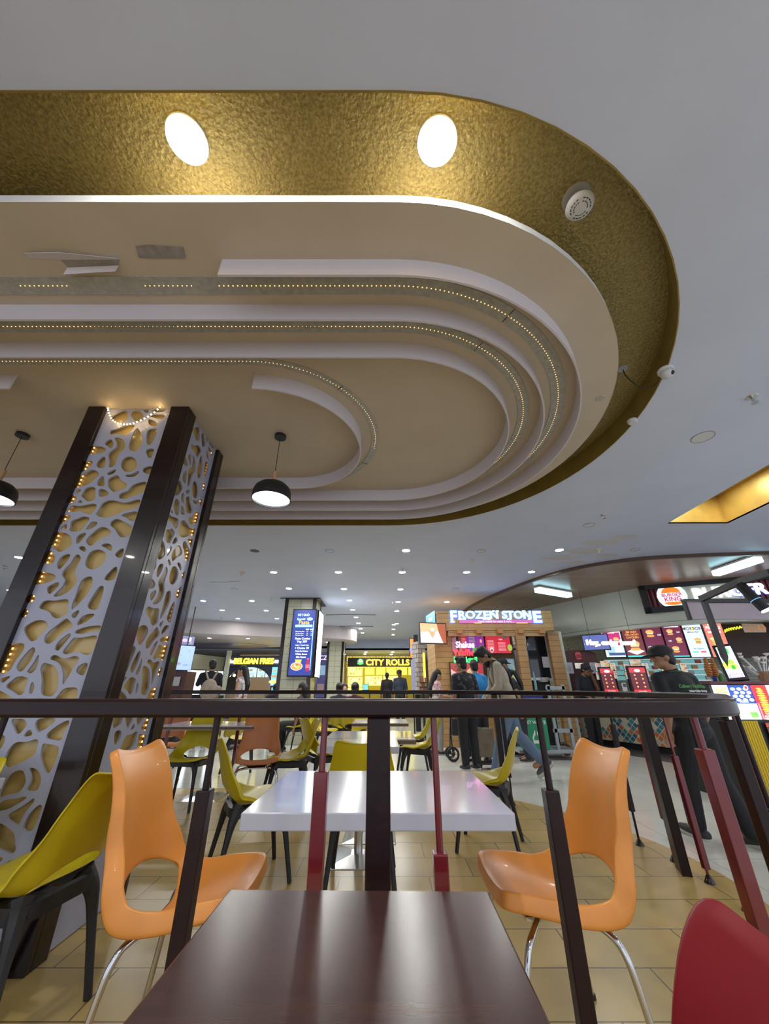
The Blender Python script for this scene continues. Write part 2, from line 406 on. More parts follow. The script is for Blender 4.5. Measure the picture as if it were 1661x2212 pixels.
# gold trough on the right
mb = MB(); zt = ZC + .42
mb.add([(NX0,-2,ZC),(NX0,NY1,ZC),(NX0,NY1,zt),(NX0,-2,zt)],[(0,1,2,3)]); mb.add([(NX1,-2,ZC),(NX1,NY1,ZC),(NX1,NY1,zt),(NX1,-2,zt)],[(0,1,2,3)])
mb.add([(NX0,NY1,ZC),(NX1,NY1,ZC),(NX1,NY1,zt),(NX0,NY1,zt)],[(0,1,2,3)]); mb.add([(NX0,-2,ZC),(NX1,-2,ZC),(NX1,-2,zt),(NX0,-2,zt)],[(0,1,2,3)])
mb.add([(NX0,-2,zt),(NX1,-2,zt),(NX1,NY1,zt),(NX0,NY1,zt)],[(0,1,2,3)])
struct(mb.build('trim_9', M['goldyellow']), 'gold rectangular ceiling trough at the right')
# wood canopy over the burger counter: fascia strip and plank soffit
M['plank'] = brick_mat('brown_plank_soffit', (.36,.24,.17), (.30,.19,.13), (.16,.10,.07), 3.0, .16, .003, .3, .37, .1, noise=.15)
ce = [(p.x,p.y) for p in catmull(canopy_edge, 6)]
mb = MB(); mb.prism(ce + [(14,12.5)], ZC-.035, ZC-.001)
struct(mb.build('ceiling_canopy', M['plank']), 'brown plank canopy soffit curving over the burger counter')
mb = MB(); mb.tube([(x,y,ZC-.025) for x,y in ce], 0, rect=(.05,.07), up=(0,0,1)); struct(mb.build('trim_10', mat('brown_canopy_edge', (.10,.055,.035), .4)), 'dark brown edge of the plank canopy')
# dropped soffits at the far left
drop = [(-16,9.5),(-9.5,11.4),(-6.5,12.8),(-3.8,13.9),(-2.2,14.2),(-1.4,14.7),(-1.1,15.5),(-1.4,16.4),(-2.2,17.0),(-3.6,17.4),(-6,18.0)]
dp = [(p.x,p.y) for p in catmull(drop, 5)] + [(-16,18.0)]
mb = MB(); mb.prism(dp, 2.80, ZC+.0); struct(mb.build('ceiling_drop', mat('pinkish_soffit_paint', (.50,.45,.47), .5)), 'dropped curved soffit at the far left')
mb = MB(); c0 = at(450, 1395, z=2.79)
mb.lathe([(1.0,0),(1.0,-.02),(.96,-.03),(.001,-.03)], (0,0,0), 40)
mb.v = [(c0.x+v[0]*2.6, c0.y+v[1]*1.3, 2.8+v[2]) for v in mb.v]
struct(mb.build('trim_11', mat('lavender_oval_panel', (.25,.25,.40), .3)), 'lavender oval panel on the dropped soffit')
# bulkhead and lower ceiling in front of the yellow stall
mb = MB(); mb.box((4.4,19.05,3.02),(13,.1,.46)); mb.box((0,22.5,2.84),(22,7,.08)); struct(mb.build('ceiling_rear', M['white']), 'lower rear ceiling with a white bulkhead')
# rear and side walls
mb = MB(); mb.box((-1,26,1.6),(30,.2,3.4)); struct(mb.build('wall_rear', mat('rear_wall_paint', (.30,.27,.22), .6)), 'rear wall behind the stalls')
mb = MB(); mb.box((-16,13,1.6),(.2,26,3.4)); struct(mb.build('wall_left', mat('left_wall_paint', (.34,.33,.36), .6)), 'left wall of the hall')

# yellow water stains and hairline cracks on the main ceiling
mb = MB(); r_ = random.Random(9)
def blob(px, py, rx, ry, n=14):
    c_ = at(px, py, z=ZC); q_ = at(px+rx, py, z=ZC); p_ = at(px, py-ry, z=ZC); ax = abs(q_.x-c_.x); ay = abs(p_.y-c_.y)
    out = catmull([(c_.x+ax*math.cos(2*math.pi*i/n)*r_.uniform(.7,1.1), c_.y+ay*math.sin(2*math.pi*i/n)*r_.uniform(.7,1.1)) for i in range(n)], 3, closed=True)
    mb.add([(p.x,p.y,ZC-.0015-.0002*len(mb.f)) for p in out], [tuple(range(len(out)))])
for a_ in ((1215,1205,45,6),(1262,1190,42,8),(1300,1172,46,7),(1345,1160,38,6),(1310,1200,28,5),(1240,1215,30,4)): blob(*a_)
struct(mb.build('trim_13', mat('stained_ceiling_paint', (.56,.56,.58), .6, noise=.08, nscale=5)), 'yellowish water stain on the ceiling by the canopy')
mb = MB()
pts = [at(px,py,z=ZC) for px,py in ((452,1257),(490,1257),(519,1255))]; mb.tube([(p.x,p.y,ZC-.001) for p in pts], .004, 5)
for a0, a1, py in ((704,812,1328),(716,806,1353)):
    mb.tube([tuple(at(a0,py,z=ZC)-Vector((0,0,.002))), tuple(at((a0+a1)/2,py-1,z=ZC)-Vector((0,0,.002))), tuple(at(a1,py,z=ZC)-Vector((0,0,.002)))], .018, 6)
struct(mb.build('trim_14', mat('dark_crack', (.10,.09,.08), .8)), 'thin dark cracks and slots in the main ceiling')
# ================================================================ lattice column
KX0, KX1, KY0, KY1 = -2.385, -1.575, 2.33, 3.04
col_t = thing('lattice_column', 'large square column clad in white cut-out lattice between dark brown posts', 'column', ((KX0+KX1)/2, (KY0+KY1)/2, 0))
def lpost(name, cx, cy, sx, sy, wx, wy):
    """L-shaped corner post; (sx,sy) point outwards"""
    mb = MB(); th = .035
    mb.box((cx - sx*wx/2, cy - sy*th/2, ZI/2), (wx, th, ZI)); mb.box((cx - sx*th/2, cy - sy*(th + (wy-th)/2), ZI/2), (th, wy-th, ZI))
    return mb.build(name, M['brown'], col_t, world=True, bevel=.004)
lpost('corner_post', KX0, KY0, -1, -1, .135, .13); lpost('corner_post', KX1, KY0, 1, -1, .145, .13)
lpost('corner_post', KX0, KY1, -1, 1, .135, .13); lpost('corner_post', KX1, KY1, 1, 1, .135, .11)
mb = MB(); mb.box(((KX0+KX1)/2, KY0+.075, ZI/2), (KX1-KX0-.1, .01, ZI-.002)); mb.build('backing_board', M['lattback'], col_t, world=True)
mb = MB(); mb.box((KX1-.075, (KY0+KY1)/2, ZI/2), (.01, KY1-KY0-.1, ZI-.002)); mb.build('backing_board', M['lattback'], col_t, world=True)
mb = MB(); mb.box((KX0+.075, (KY0+KY1)/2, ZI/2), (.01, KY1-KY0-.1, ZI-.002)); mb.build('backing_board', M['lattback'], col_t, world=True)
mb = MB(); mb.box(((KX0+KX1)/2, KY1-.075, ZI/2), (KX1-KX0-.1, .01, ZI-.002)); mb.build('backing_board', M['lattback'], col_t, world=True)
# cut-outs traced in the front panel's own plane (crop origin, then outline points)
S = 300/1661
HA = """620,235 700,185 775,155 805,210 790,265 720,290 640,262|860,180 910,145 950,160 990,225 960,255 915,275 875,225|1005,130 1045,110 1055,170 1020,165|1110,150 1180,110 1265,112 1250,150 1200,175 1130,172|1090,215 1160,195 1240,215 1225,245 1130,235|1065,265 1110,275 1155,325 1130,338 1080,315|610,400 690,380 800,330 870,330 885,350 830,410 790,440 700,425 620,430|915,375 960,430 975,510 960,570 910,630 840,605 860,500|1060,400 1100,380 1150,385 1135,460 1090,545 1055,545 1048,460|1045,630 1115,622 1100,680 1080,715 1055,680|550,545 600,505 632,540 620,600 590,575|665,485 740,505 770,560 765,610 710,660 680,720 650,800 600,825 605,760 590,690 620,640 680,590 690,530|340,590 470,590 530,610 535,640 470,655 320,665|530,712 538,780 525,830 465,825 452,790 480,745|913,798 888,858 828,886 768,858 743,798 768,738 828,712 888,738|375,765 370,800 320,850 225,900 290,790|1015,845 1095,830 1075,905 1010,880|580,905 660,865 640,900 600,912|795,928 860,915 940,885 900,930 840,938|385,870 460,912 410,970 330,1030 180,1070 230,950 310,905|510,945 525,1000 528,1048 465,1045 470,990|600,970 680,935 720,990 790,1040 770,1080 700,1100 640,1115 590,1050 585,1010|470,1095 540,1115 580,1150 510,1175 472,1160|735,1150 820,1120 880,1050 1020,1015 990,1120 880,1165 790,1200 730,1195 722,1175|320,1085 425,1090 415,1200 350,1230 270,1175|215,1105 255,1100 225,1140|245,1225 268,1248 225,1252|130,1165 195,1200 170,1240 90,1240|120,1330 160,1295 260,1300 380,1275 430,1290 420,1340 360,1385 300,1370 260,1345 110,1360|450,1370 520,1270 600,1235 700,1250 790,1265 945,1225 920,1300 770,1345 690,1380 600,1415 510,1420 460,1395|755,1400 910,1370 880,1465 800,1420|-10,1425 110,1410 95,1450 -20,1520|290,1425 345,1450 320,1510 250,1580 140,1585 130,1540 150,1480 220,1455|370,1495 440,1500 400,1540 315,1570|75,1515 80,1560 20,1565|630,1480 690,1460 770,1500 850,1550 820,1640 740,1655 700,1610 670,1560 620,1520"""
HB = """440,60 590,90 640,180 600,230 510,280 450,240 405,170|720,110 780,75 805,75 760,140 710,185|880,90 1000,5 1100,50 1060,95 980,130 880,205 840,190 830,150|1010,212 1080,205 1115,240 1110,268 1060,235|740,240 790,240 800,280 775,265|870,305 960,275 1035,310 1035,380 980,450 900,488 835,465 820,410|350,280 430,345 405,420 300,400|1175,320 1250,260 1230,350|530,355 612,330 580,400 500,485 485,430|700,335 740,375 700,450 670,540 690,650 620,740 520,800 440,812 530,720 575,640 570,600 540,560 570,500 640,430|240,545 380,560 440,585 420,620 360,645 190,665|375,710 480,665 450,730 385,780 365,745|140,805 190,830 180,870 90,890|770,640 860,598 880,640 870,700 820,790 650,970 700,820|270,950 320,890 440,885 580,872 590,940 580,1020 490,1070 430,1055 390,1000 330,970|860,900 940,770 990,710 1012,730 990,830 940,970 880,965 850,940|1170,480 1150,605 1050,615 1080,560|650,1050 720,1000 690,1060 660,1078|70,985 110,1010 90,1050 10,1080|720,1155 780,1070 905,1035 850,1090 780,1130|100,1190 200,1130 300,1125 345,1165 320,1220 190,1345 120,1290 95,1230|590,1095 640,1160 635,1190 520,1270 420,1350 360,1375 330,1340 360,1270 470,1180|695,1245 800,1205 970,1185 950,1235 800,1265 720,1262|460,1430 520,1340 625,1275 580,1370 490,1455|645,1340 760,1320 930,1300 860,1500 720,1475 600,1505 545,1480"""
HC = """50,60 90,0 200,-40 290,-20 210,130 110,265 50,290 0,260|400,5 412,60 380,150 270,265 225,230 230,180 310,90|460,90 440,220 380,290 345,275 400,190|620,130 660,98 780,135 880,105 935,120 920,170 830,310 755,430 765,330 740,210 690,150|510,215 580,195 660,230 705,300 705,420 670,530 590,570 530,550 515,480 525,380|945,230 1040,195 1000,310 935,270|35,370 130,350 60,405|90,440 210,360 300,355 340,380 320,450 260,550 180,510|385,415 408,460 380,535 372,470|-60,545 0,525 150,612 110,720 0,735 -90,700|680,612 760,510 850,487 925,505 885,640 790,720 690,700|420,640 560,640 600,700 520,770 400,760|200,640 330,650 350,730 230,790 150,740|-90,850 70,850 60,920 0,970 -90,980|165,855 270,860 315,915 235,1010 190,930|480,860 660,862 485,985 445,930|365,990 388,1025 310,1040|820,880 760,1010 710,1105 580,1065 640,980|540,1150 700,1190 590,1480 520,1330 515,1230|-60,1050 45,1060 50,1120 0,1200 -60,1190|200,1145 330,1135 440,1108 450,1160 400,1270 250,1350 100,1410 80,1340 120,1230"""
HD = """10,670 70,520 150,410 250,370 310,420 310,500 230,600 100,640|365,345 440,365 485,440 450,570 340,590 385,480|0,760 80,705 230,700 350,660 250,740 100,800 -30,815|120,900 200,830 410,700 320,830 235,990 140,940|490,780 460,900 390,1050 300,1030 350,900|-40,1020 90,1040 160,1120 175,1230 165,1320 -20,1280|-60,1350 40,1390 20,1450 -70,1430|60,1480 140,1450 110,1560 20,1600 -60,1560|-80,1660 60,1680 40,1790 -70,1800|-120,1890 -20,1860 -30,1980 -130,2020"""
YP = KY0 + .036
HOLES = []
for txt, (ox, oy) in ((HA,(130,860)),(HB,(40,1140)),(HC,(0,1400)),(HD,(0,1600))):
    for h in txt.split('|'):
        pts = [tuple(map(float, p.split(','))) for p in h.split()]
        W = [at(ox + x*S, oy + y*S, Y=YP) for x, y in pts]
        HOLES.append([(p.x - KX0, p.z) for p in W])
PW = KX1 - KX0
def lattice_mesh(u0, u1, t=.012, cell=.0055, grow=.0075, web=.022):
    """white sheet with every traced hole grown until only a thin web is left between neighbours (marching squares)"""
    import numpy as np
    nx = int((u1-u0)/cell)+1; nz = int((ZI-.013)/cell)+1
    X = np.linspace(u0, u1, nx); Z = np.linspace(.01, ZI-.003, nz); GX, GZ = np.meshgrid(X, Z)
    d1 = np.full(GX.shape, 9.0); d2 = np.full(GX.shape, 9.0); mg = .07
    for h in HOLES:
        q = catmull(h, 4, closed=True); P = np.array([(p.x, p.y) for p in q]); Q = np.roll(P, -1, axis=0)
        i0, i1 = np.searchsorted(X, P[:,0].min()-mg), np.searchsorted(X, P[:,0].max()+mg); j0, j1 = np.searchsorted(Z, P[:,1].min()-mg), np.searchsorted(Z, P[:,1].max()+mg)
        if i1-i0 < 2 or j1-j0 < 2: continue
        gx = GX[j0:j1, i0:i1]; gz = GZ[j0:j1, i0:i1]; best = np.full(gx.shape, 9.0); ins = np.zeros(gx.shape, bool)
        for (ax, az), (bx, bz) in zip(P, Q):
            ex, ez = bx-ax, bz-az; L2 = ex*ex+ez*ez+1e-12; tt = np.clip(((gx-ax)*ex+(gz-az)*ez)/L2, 0, 1)
            best = np.minimum(best, np.hypot(gx-ax-tt*ex, gz-az-tt*ez))
            c = ((az > gz) != (bz > gz)) & (gx < (bx-ax)*(gz-az)/((bz-az) if abs(bz-az) > 1e-12 else 1e-12)+ax); ins ^= c
        sd = np.where(ins, -best, best); a1 = d1[j0:j1, i0:i1]; a2 = d2[j0:j1, i0:i1]
        n1 = np.minimum(a1, sd); n2 = np.minimum(a2, np.maximum(a1, sd)); d1[j0:j1, i0:i1] = n1; d2[j0:j1, i0:i1] = n2
    F = np.maximum(d1-grow, web-(d2-d1))
    for _ in range(2):                        # soften the corners where webs meet
        G = F.copy(); G[1:-1,1:-1] = (F[1:-1,1:-1]*4+F[:-2,1:-1]+F[2:,1:-1]+F[1:-1,:-2]+F[1:-1,2:])/8; F = G
    F[0,:] = F[-1,:] = F[:,0] = F[:,-1] = .01
    mb = MB(); FV = F.tolist(); X = X.tolist(); Z = Z.tolist()
    for j in range(nz-1):
        run = None
        for i in range(nx-1):
            c = ((i,j),(i+1,j),(i+1,j+1),(i,j+1)); v = [FV[q[1]][q[0]] for q in c]; k = sum(x > 0 for x in v)
            if k == 4:
                if run is None: run = i
                continue
            if run is not None: mb.add([(X[run],Z[j],t/2),(X[i],Z[j],t/2),(X[i],Z[j+1],t/2),(X[run],Z[j+1],t/2)],[(0,1,2,3)]); run = None
            if k == 0: continue
            poly = []; cuts = []
            for m in range(4):
                p, q = c[m], c[(m+1)%4]; a_, b_ = v[m], v[(m+1)%4]
                if a_ > 0: poly.append((X[p[0]], Z[p[1]]))
                if (a_ > 0) != (b_ > 0):
                    f = a_/(a_-b_); w_ = (X[p[0]]+(X[q[0]]-X[p[0]])*f, Z[p[1]]+(Z[q[1]]-Z[p[1]])*f); poly.append(w_); cuts.append(w_)
            if len(poly) > 2: mb.add([(*p, t/2) for p in poly], [tuple(range(len(poly)))])
            if len(cuts) == 2: mb.add([(*cuts[0],t/2),(*cuts[1],t/2),(*cuts[1],-t/2),(*cuts[0],-t/2)],[(0,1,2,3)])
        if run is not None: mb.add([(X[run],Z[j],t/2),(X[nx-1],Z[j],t/2),(X[nx-1],Z[j+1],t/2),(X[run],Z[j+1],t/2)],[(0,1,2,3)])
    mb.add([(u0,.01,-t/2),(u1,.01,-t/2),(u1,.02,-t/2),(u0,.02,-t/2)],[(0,1,2,3)])
    return mb
LAT = lattice_mesh(.10, PW-.11)
def panel(*a):
    q = MB(); q.v = list(LAT.v); q.f = list(LAT.f); q.m = list(LAT.m); q.c = list(LAT.c); return q
mb = panel(.10, PW-.11); xform(mb, Matrix.Translation((KX0, YP, 0)) @ Matrix.Rotation(math.pi/2, 4, 'X'))
mb.build('lattice_panel', M['lattice'], col_t, world=True)
DW = KY1 - KY0
def side_panel(x):
    q = panel(.10, PW-.11); q.v = [((v[0]-.10)/(PW-.21)*(DW-.17)+.10, v[1], v[2]) for v in q.v]
    xform(q, Matrix.Translation((x, KY0, 0)) @ Matrix.Rotation(math.pi/2, 4, 'Z') @ Matrix.Rotation(math.pi/2, 4, 'X'))
    q.build('lattice_panel', M['lattice'], col_t, world=True)
side_panel(KX1-.036); side_panel(KX0+.036)
mb = panel(.10, PW-.11); xform(mb, Matrix.Translation((KX0, KY1-.036, 0)) @ Matrix.Rotation(math.pi/2, 4, 'X'))
mb.build('lattice_panel', M['lattice'], col_t, world=True)
# concealed warm light strips beside the posts (seen glowing through the cut-outs)
for (x, y, dx, dy) in ((KX0+.125, KY0+.06, .01, .006), (KX1-.062, KY1-.115, .006, .01)):
    mb = MB()
    for k in range(95):
        z = .15 + k*.032
        mb.box((x, y, z), (.007, .007, .012))
    o = mb.build('hidden_light_strip', M['warmled'], col_t, world=True); o['kind'] = 'stuff'
# fairy light garland at the top
pts = [at(px, py, Y=KY0-.012) for px, py in ((233,882),(236,895),(244,908),(258,915),(275,917),(292,913),(312,904),(330,893),(345,880))]
cp = catmull(pts, 5)
t = thing('fairy_light_garland', 'drooping string of warm fairy lights at the top of the lattice column', 'lights', pts[0])
mb = MB(); mb.tube(cp, .0015, 5); mb.build('wire', M['darkmetal'], t, world=True)
mb = MB(); L = 0
for i in range(0, len(cp), 2): mb.ball(cp[i], .0055, 6)
o = mb.build('bulb', mat('fairy_bulb', (1,.8,.4), .3, emit=18, ecol=(1,.68,.28)), t, world=True)
# ================================================================ railing
rail_t = thing('railing', 'dark brown steel railing with red and brown balusters around the seating area', 'railing', (0, 1.19, 0))
RT = 1.122; RH = .046
pts = [(p.x, p.y, RT-RH/2) for p in catmull(RAILPTS, 6)]
mb = MB(); mb.tube(pts, 0, rect=(.075, RH), up=(0,0,1)); mb.build('top_rail', M['brownmat'], rail_t, world=True, bevel=.008, smooth=True)
def baluster(x, y, m, zlo, top=RT-RH, rz=0, length=.63, w=.036):
    mb = MB(); mb.cyl((0,0,.02),(0,0,top), .0088, n=10)
    o = mb.build('baluster', m, rail_t, smooth=True); o.location = (x, y-1.19, 0)
    mb = MB(); mb.box((0,0,zlo+length/2),(w,w,length), rz); s_ = mb.build('sleeve', m, o, bevel=.003)
    mb = MB(); mb.lathe([(.003,.05),(.012,.045),(.030,.012),(.033,.004),(.001,.004)], n=14); mb.build('foot', M['brown'], o, smooth=True)
for px, m, zlo in ((470,M['brownmat'],.28),(702,M['red'],.32),(936,M['red'],.153),(1164,M['brownmat'],.28)):
    p = at(px, 1553, Y=1.19); baluster(p.x, 1.19, m, zlo)
for px in (12, 240): 
    p = at(px-230, 1553, Y=1.19); baluster(p.x, 1.19, M['brownmat'], .28)
for (px, py, m, zlo) in ((1108,1740,M['brownmat'],.25),(1383,1828,M['brownmat'],.225),(1459,1863,M['red'],.25),(1535,1910,M['red'],.075),(1618,1972,M['brownmat'],.15)):
    p = at(px, py, z=0); baluster(p.x, p.y, m, zlo)
for (x, y, m, zlo) in ((.93,1.27,M['red'],.36),(1.17,1.45,M['brownmat'],.42),(1.42,1.70,M['brownmat'],.12),(1.62,1.96,M['red'],.30),(1.79,2.24,M['brownmat'],.35)):
    baluster(x, y, m, zlo)
for x in (.62, -.2, -1.0, -1.9, -2.8): baluster(x, 5.5 if x > .5 else 5.55, M['brownmat'] if x > 0 else M['red'], .28)
def post(x, y, w, d, rz=0):
    mb = MB(); mb.box((x,y,(RT-RH)/2),(w,d,RT-RH), rz); mb.build('post', M['brownmat'], rail_t, world=True, bevel=.005)
p = at(818, 1600, Y=1.19); post(p.x, 1.19, .062, .055)
p = at(1478, 1886, z=0); post(p.x, p.y, .15, .06, R(70))
post(1.33, 5.02, .06, .06); post(-3.0, 5.55, .06, .06); post(-2.0, 1.19, .062, .055)
# ================================================================ chairs
def shell(prof, wf, cf, ff, hole, m, name, parent, thick=.009, N=96, rings=9):
    """moulded seat shell: prof = side profile (y,z) front tip -> top of back, wf half width, cf edge curl, ff skirt depth, hole=(v,ru,rv)"""
    P = catmull(prof, 10); L = [0]
    for i in range(1, len(P)): L.append(L[-1] + (P[i]-P[i-1]).length)
    T = L[-1]
    def c(v):
        d = max(0, min(.99999, v)) * T; i = max(k for k in range(len(L)-1) if L[k] <= d)
        f = (d - L[i]) / max(1e-9, L[i+1]-L[i]); p = P[i].lerp(P[i+1], f)
        a = P[max(0,i-2)]; b = P[min(len(P)-1, i+3)]; tg = (b - a).normalized()
        return Vector((0, p.x, p.y)), Vector((0, tg.y, -tg.x))   # position, normal towards the sitter
    def lerp1(tab, v):
        for i in range(len(tab)-1):
            if v <= tab[i+1][0]:
                f = (v-tab[i][0])/(tab[i+1][0]-tab[i][0]); f = f*f*(3-2*f); return tab[i][1]*(1-f)+tab[i+1][1]*f
        return tab[-1][1]
    def Sf(u, v, drop=0, out=0):
        p, n_ = c(v)
        if n_.z < 0 and v < .5: n_ = -n_
        # sitter side: up for the seat, forward for the back
        w_ = lerp1(wf, v); q = p + Vector((u*w_, 0, 0)) + n_ * (lerp1(cf, v) * abs(u)**2.6); q.z += .022*u*u*max(0, (v-.8)/.2)**1.5 + .012*u*u*max(0, (.15-v)/.15)
        return q - n_ * drop + Vector((out * (1 if u > 0 else -1), 0, 0))
    vh, ru, rv = hole
    vs = []; fs = []
    outer = []; inner = []
    for k in range(N):
        t = 2*math.pi*k/N; ct, st = math.cos(t), math.sin(t)
        e = .045
        r = 1/((abs(ct)**(1/e*.9) + abs(st)**(1/e*.9))**(e/.9))
        ou, ov = ct*r, st*r
        # keep the hole centre as mapping centre
        v_o = vh + ov * ((1-vh) if ov > 0 else vh)
        outer.append((ou, v_o)); inner.append((ct*ru, vh + st*rv*(1 if st > 0 else 1)))
    for j in range(rings+1):
        s = j/rings; s = s**1.25
        for k in range(N):
            u = inner[k][0]*(1-s)+outer[k][0]*s; v = inner[k][1]*(1-s)+outer[k][1]*s
            vs.append(Sf(u, v))
    nr = rings+1
    for (fr, o_) in ((.2,.004),(.6,.010),(1.0,.014)):
        for k in range(N):
            u, v = outer[k]; vs.append(Sf(u, v, lerp1(ff, v)*fr, o_))
        nr += 1
    for j in range(nr-1):
        for k in range(N): fs.append((j*N+k, j*N+(k+1)%N, (j+1)*N+(k+1)%N, (j+1)*N+k))
    mb = MB(); mb.add(vs, fs); o = mb.build(name, m, parent, smooth=True, auto=False, solid=thick, subsurf=1, offset=0)
    cr = o.data.attributes.new('crease_edge', 'FLOAT', 'EDGE'); a0, a1 = rings*N, rings*N+N
    for e in o.data.edges:
        if a0 <= e.vertices[0] < a1 and a0 <= e.vertices[1] < a1: cr.data[e.index].value = .75
    return o
ORP = [(.235,.470),(.17,.455),(.08,.428),(-.03,.400),(-.12,.395),(-.185,.425),(-.225,.50),(-.248,.60),(-.262,.70),(-.285,.80),(-.32,.87),(-.345,.905)]
ORW = [(0,.195),(.2,.215),(.42,.232),(.55,.225),(.7,.190),(.9,.178),(1,.188)]
ORC = [(0,.015),(.2,.055),(.42,.085),(.58,.070),(.75,.030),(1,.015)]
ORF = [(0,.045),(.25,.055),(.45,.072),(.6,.062),(.8,.040),(1,.022)]
YLP = [(.22,.445),(.15,.455),(.05,.440),(-.06,.425),(-.14,.430),(-.195,.465),(-.235,.54),(-.262,.62),(-.285,.70),(-.31,.775),(-.325,.815)]
YLW = [(0,.185),(.15,.215),(.4,.240),(.58,.235),(.75,.205),(.92,.178),(1,.170)]
YLC = [(0,.0),(.2,.020),(.42,.075),(.6,.075),(.8,.045),(1,.02)]
YLF = [(0,.012),(.3,.018),(.5,.022),(.75,.012),(1,.008)]
def chrome_legs(parent):
    """bent chrome tube frame: two side hoops, each pair of legs one tube"""
    for sx_ in (-1, 1):
        for fy, sg in ((.16, 1), (-.13, -1)):
            pts = catmull([(sx_*.10, fy*.6, .385),(sx_*.17, fy*.9, .378),(sx_*.205, fy*1.12, .345),(sx_*.222, fy*1.28, .25),(sx_*.24, fy*1.55, .012)], 6)
            mb = MB(); mb.tube(pts, .0115, 10); mb.cyl((sx_*.24, fy*1.55, 0),(sx_*.24, fy*1.55, .02), .015, n=10, mi=1)
            mb.build('leg', [M['chrome'], M['black']], parent, smooth=True)
    mb = MB(); mb.box((0, .02, .384), (.20, .24, .012)); mb.tube([(-.10,.10,.388),(-.10,-.09,.388)], .011, 8); mb.tube([(.10,.10,.388),(.10,-.09,.388)], .011, 8)
    mb.build('seat_bracket', M['steel'], parent)
def shell_chair(m, loc, rz, label, sc=1.0, group='orange moulded shell chairs'):
    t = thing('shell_chair', label, 'chair', loc, rz, group)
    shell(ORP, ORW, ORC, ORF, (.46, .82, .108), m, 'seat_shell', t); chrome_legs(t); t.scale = (sc, sc, sc); return t
def black_base(parent):
    mb = MB()
    ring = catmull([(.15,.15,.415),(.0,.165,.42),(-.15,.15,.415),(-.165,0,.405),(-.15,-.16,.405),(0,-.175,.405),(.15,-.16,.405),(.165,0,.405)], 5, closed=True)
    mb.tube([(p.x,p.y,p.z-.006) for p in ring], 0, closed=True, rect=(.03,.052), up=(0,0,1)); mb.box((0,0,.402),(.28,.05,.02)); mb.box((0,0,.402),(.05,.30,.02))
    mb.build('base_frame', M['black'], parent, smooth=True)
    for sx_ in (-1,1):
        for sy_ in (-1,1):
            pts = catmull([(sx_*.13,sy_*.13,.42),(sx_*.165,sy_*.165,.36),(sx_*.185,sy_*.19,.25),(sx_*.215,sy_*.235,.008)], 6)
            r = [.034*(1-i/(len(pts)-1))**2 + .015 for i in range(len(pts))]
            mb = MB(); mb.tube(pts, r, 8); mb.build('leg', M['black'], parent, smooth=True)
YPROTO = None
def yellow_chair(x, y, rz, label, group='yellow chairs with black legs', sc=1.0):
    global YPROTO
    if YPROTO is None:
        t = thing('moulded_chair', label, 'chair', (x,y,0), rz, group)
        shell(YLP, YLW, YLC, YLF, (.50, .62, .12), M['yellow'], 'seat_shell', t, thick=.007); black_base(t); YPROTO = t
    else:
        t = copy_tree(YPROTO); t.location = (x,y,0); t.rotation_euler = (0,0,rz); t['label'] = label; t['group'] = group
    t.scale = (sc,sc,sc); return t
# facing: local +y is forward.  rz=-90deg faces +x, rz=+90deg faces -x
OC = shell_chair(M['orange'], (.655, 1.97, 0), R(92), 'bright orange shell chair with chrome legs right of the white table, facing left')
o2 = copy_tree(OC); o2.location = (-.745, 1.93, 0); o2.rotation_euler = (0,0,R(-88)); o2['label'] = 'bright orange shell chair at the left, back to the near yellow chair and facing right'
yellow_chair(-1.47, 2.03, R(82), 'large near yellow moulded chair cropped by the left edge, beside the lattice column')
t = thing('shell_chair', 'deep red plastic chair back in the bottom right corner', 'chair', (.190, .575, 0), R(92), None)
shell(ORP, [(0,.195),(.2,.215),(.42,.235),(.55,.250),(.7,.238),(.9,.218),(1,.205)], ORC, YLF, (.46,.82,.108), M['redplastic'], 'seat_shell', t, thick=.009); chrome_legs(t); t.scale = (.93,.93,.93)
# ================================================================ tables
def ptable(name, label, corners_z, cx, cy, wx, wy, m, thick, base=0, rz=0, edge=None, group=None, cat='table', polecol=None):
    t = thing(name, label, cat, (cx, cy, 0), rz, group)
    mb = MB(); mb.box((0,0,corners_z-thick/2),(wx,wy,thick)); mb.build('tabletop', m, t, bevel=.004)
    if edge: 
        mb = MB(); mb.box((0,0,corners_z-thick/2-.002),(wx+.004,wy+.004,thick*.62)); mb.build('plywood_edge', edge, t)
    pm = polecol or M['steel']
    mb = MB(); mb.cyl((0,base,.02),(0,base,corners_z-thick), .032, n=16); mb.build('pole', pm, t, smooth=True)
    mb = MB(); mb.prism([(-.22,-.22),(.22,-.22),(.22,.22),(-.22,.22)], 0, .010); 
    mb.add([(-.22,-.22,.010),(.22,-.22,.010),(.22,.22,.010),(-.22,.22,.010),(-.05,-.05,.035),(.05,-.05,.035),(.05,.05,.035),(-.05,.05,.035)],[(0,1,5,4),(1,2,6,5),(2,3,7,6),(3,0,4,7),(4,5,6,7)])
    o_ = mb.build('base_plate', pm, t, bevel=.003); o_.location.y = base
    mb = MB(); mb.box((0,base*.8,corners_z-thick-.008),(.30,.30,.012)); mb.build('mounting_plate', M['darkmetal'], t)
    return t
f0, f1 = at(518,1762,z=.75), at(1117,1751,z=.75); b0, b1 = at(620,1667,z=.75), at(1008,1663,z=.75)
yf = (f0.y+f1.y)/2; yb = (b0.y+b1.y)/2; xl = (f0.x+b0.x)/2; xr = (f1.x+b1.x)/2
ptable('cafe_table', 'white slab table just behind the railing between the two orange chairs', .75, (xl+xr)/2, (yf+yb)/2, xr-xl, yb-yf, M['tabletop'], .052, group=None)
f0, f1 = at(493,1917,z=.75), at(1050,1927,z=.75)
wb = f1.x-f0.x; yfar = (f0.y+f1.y)/2
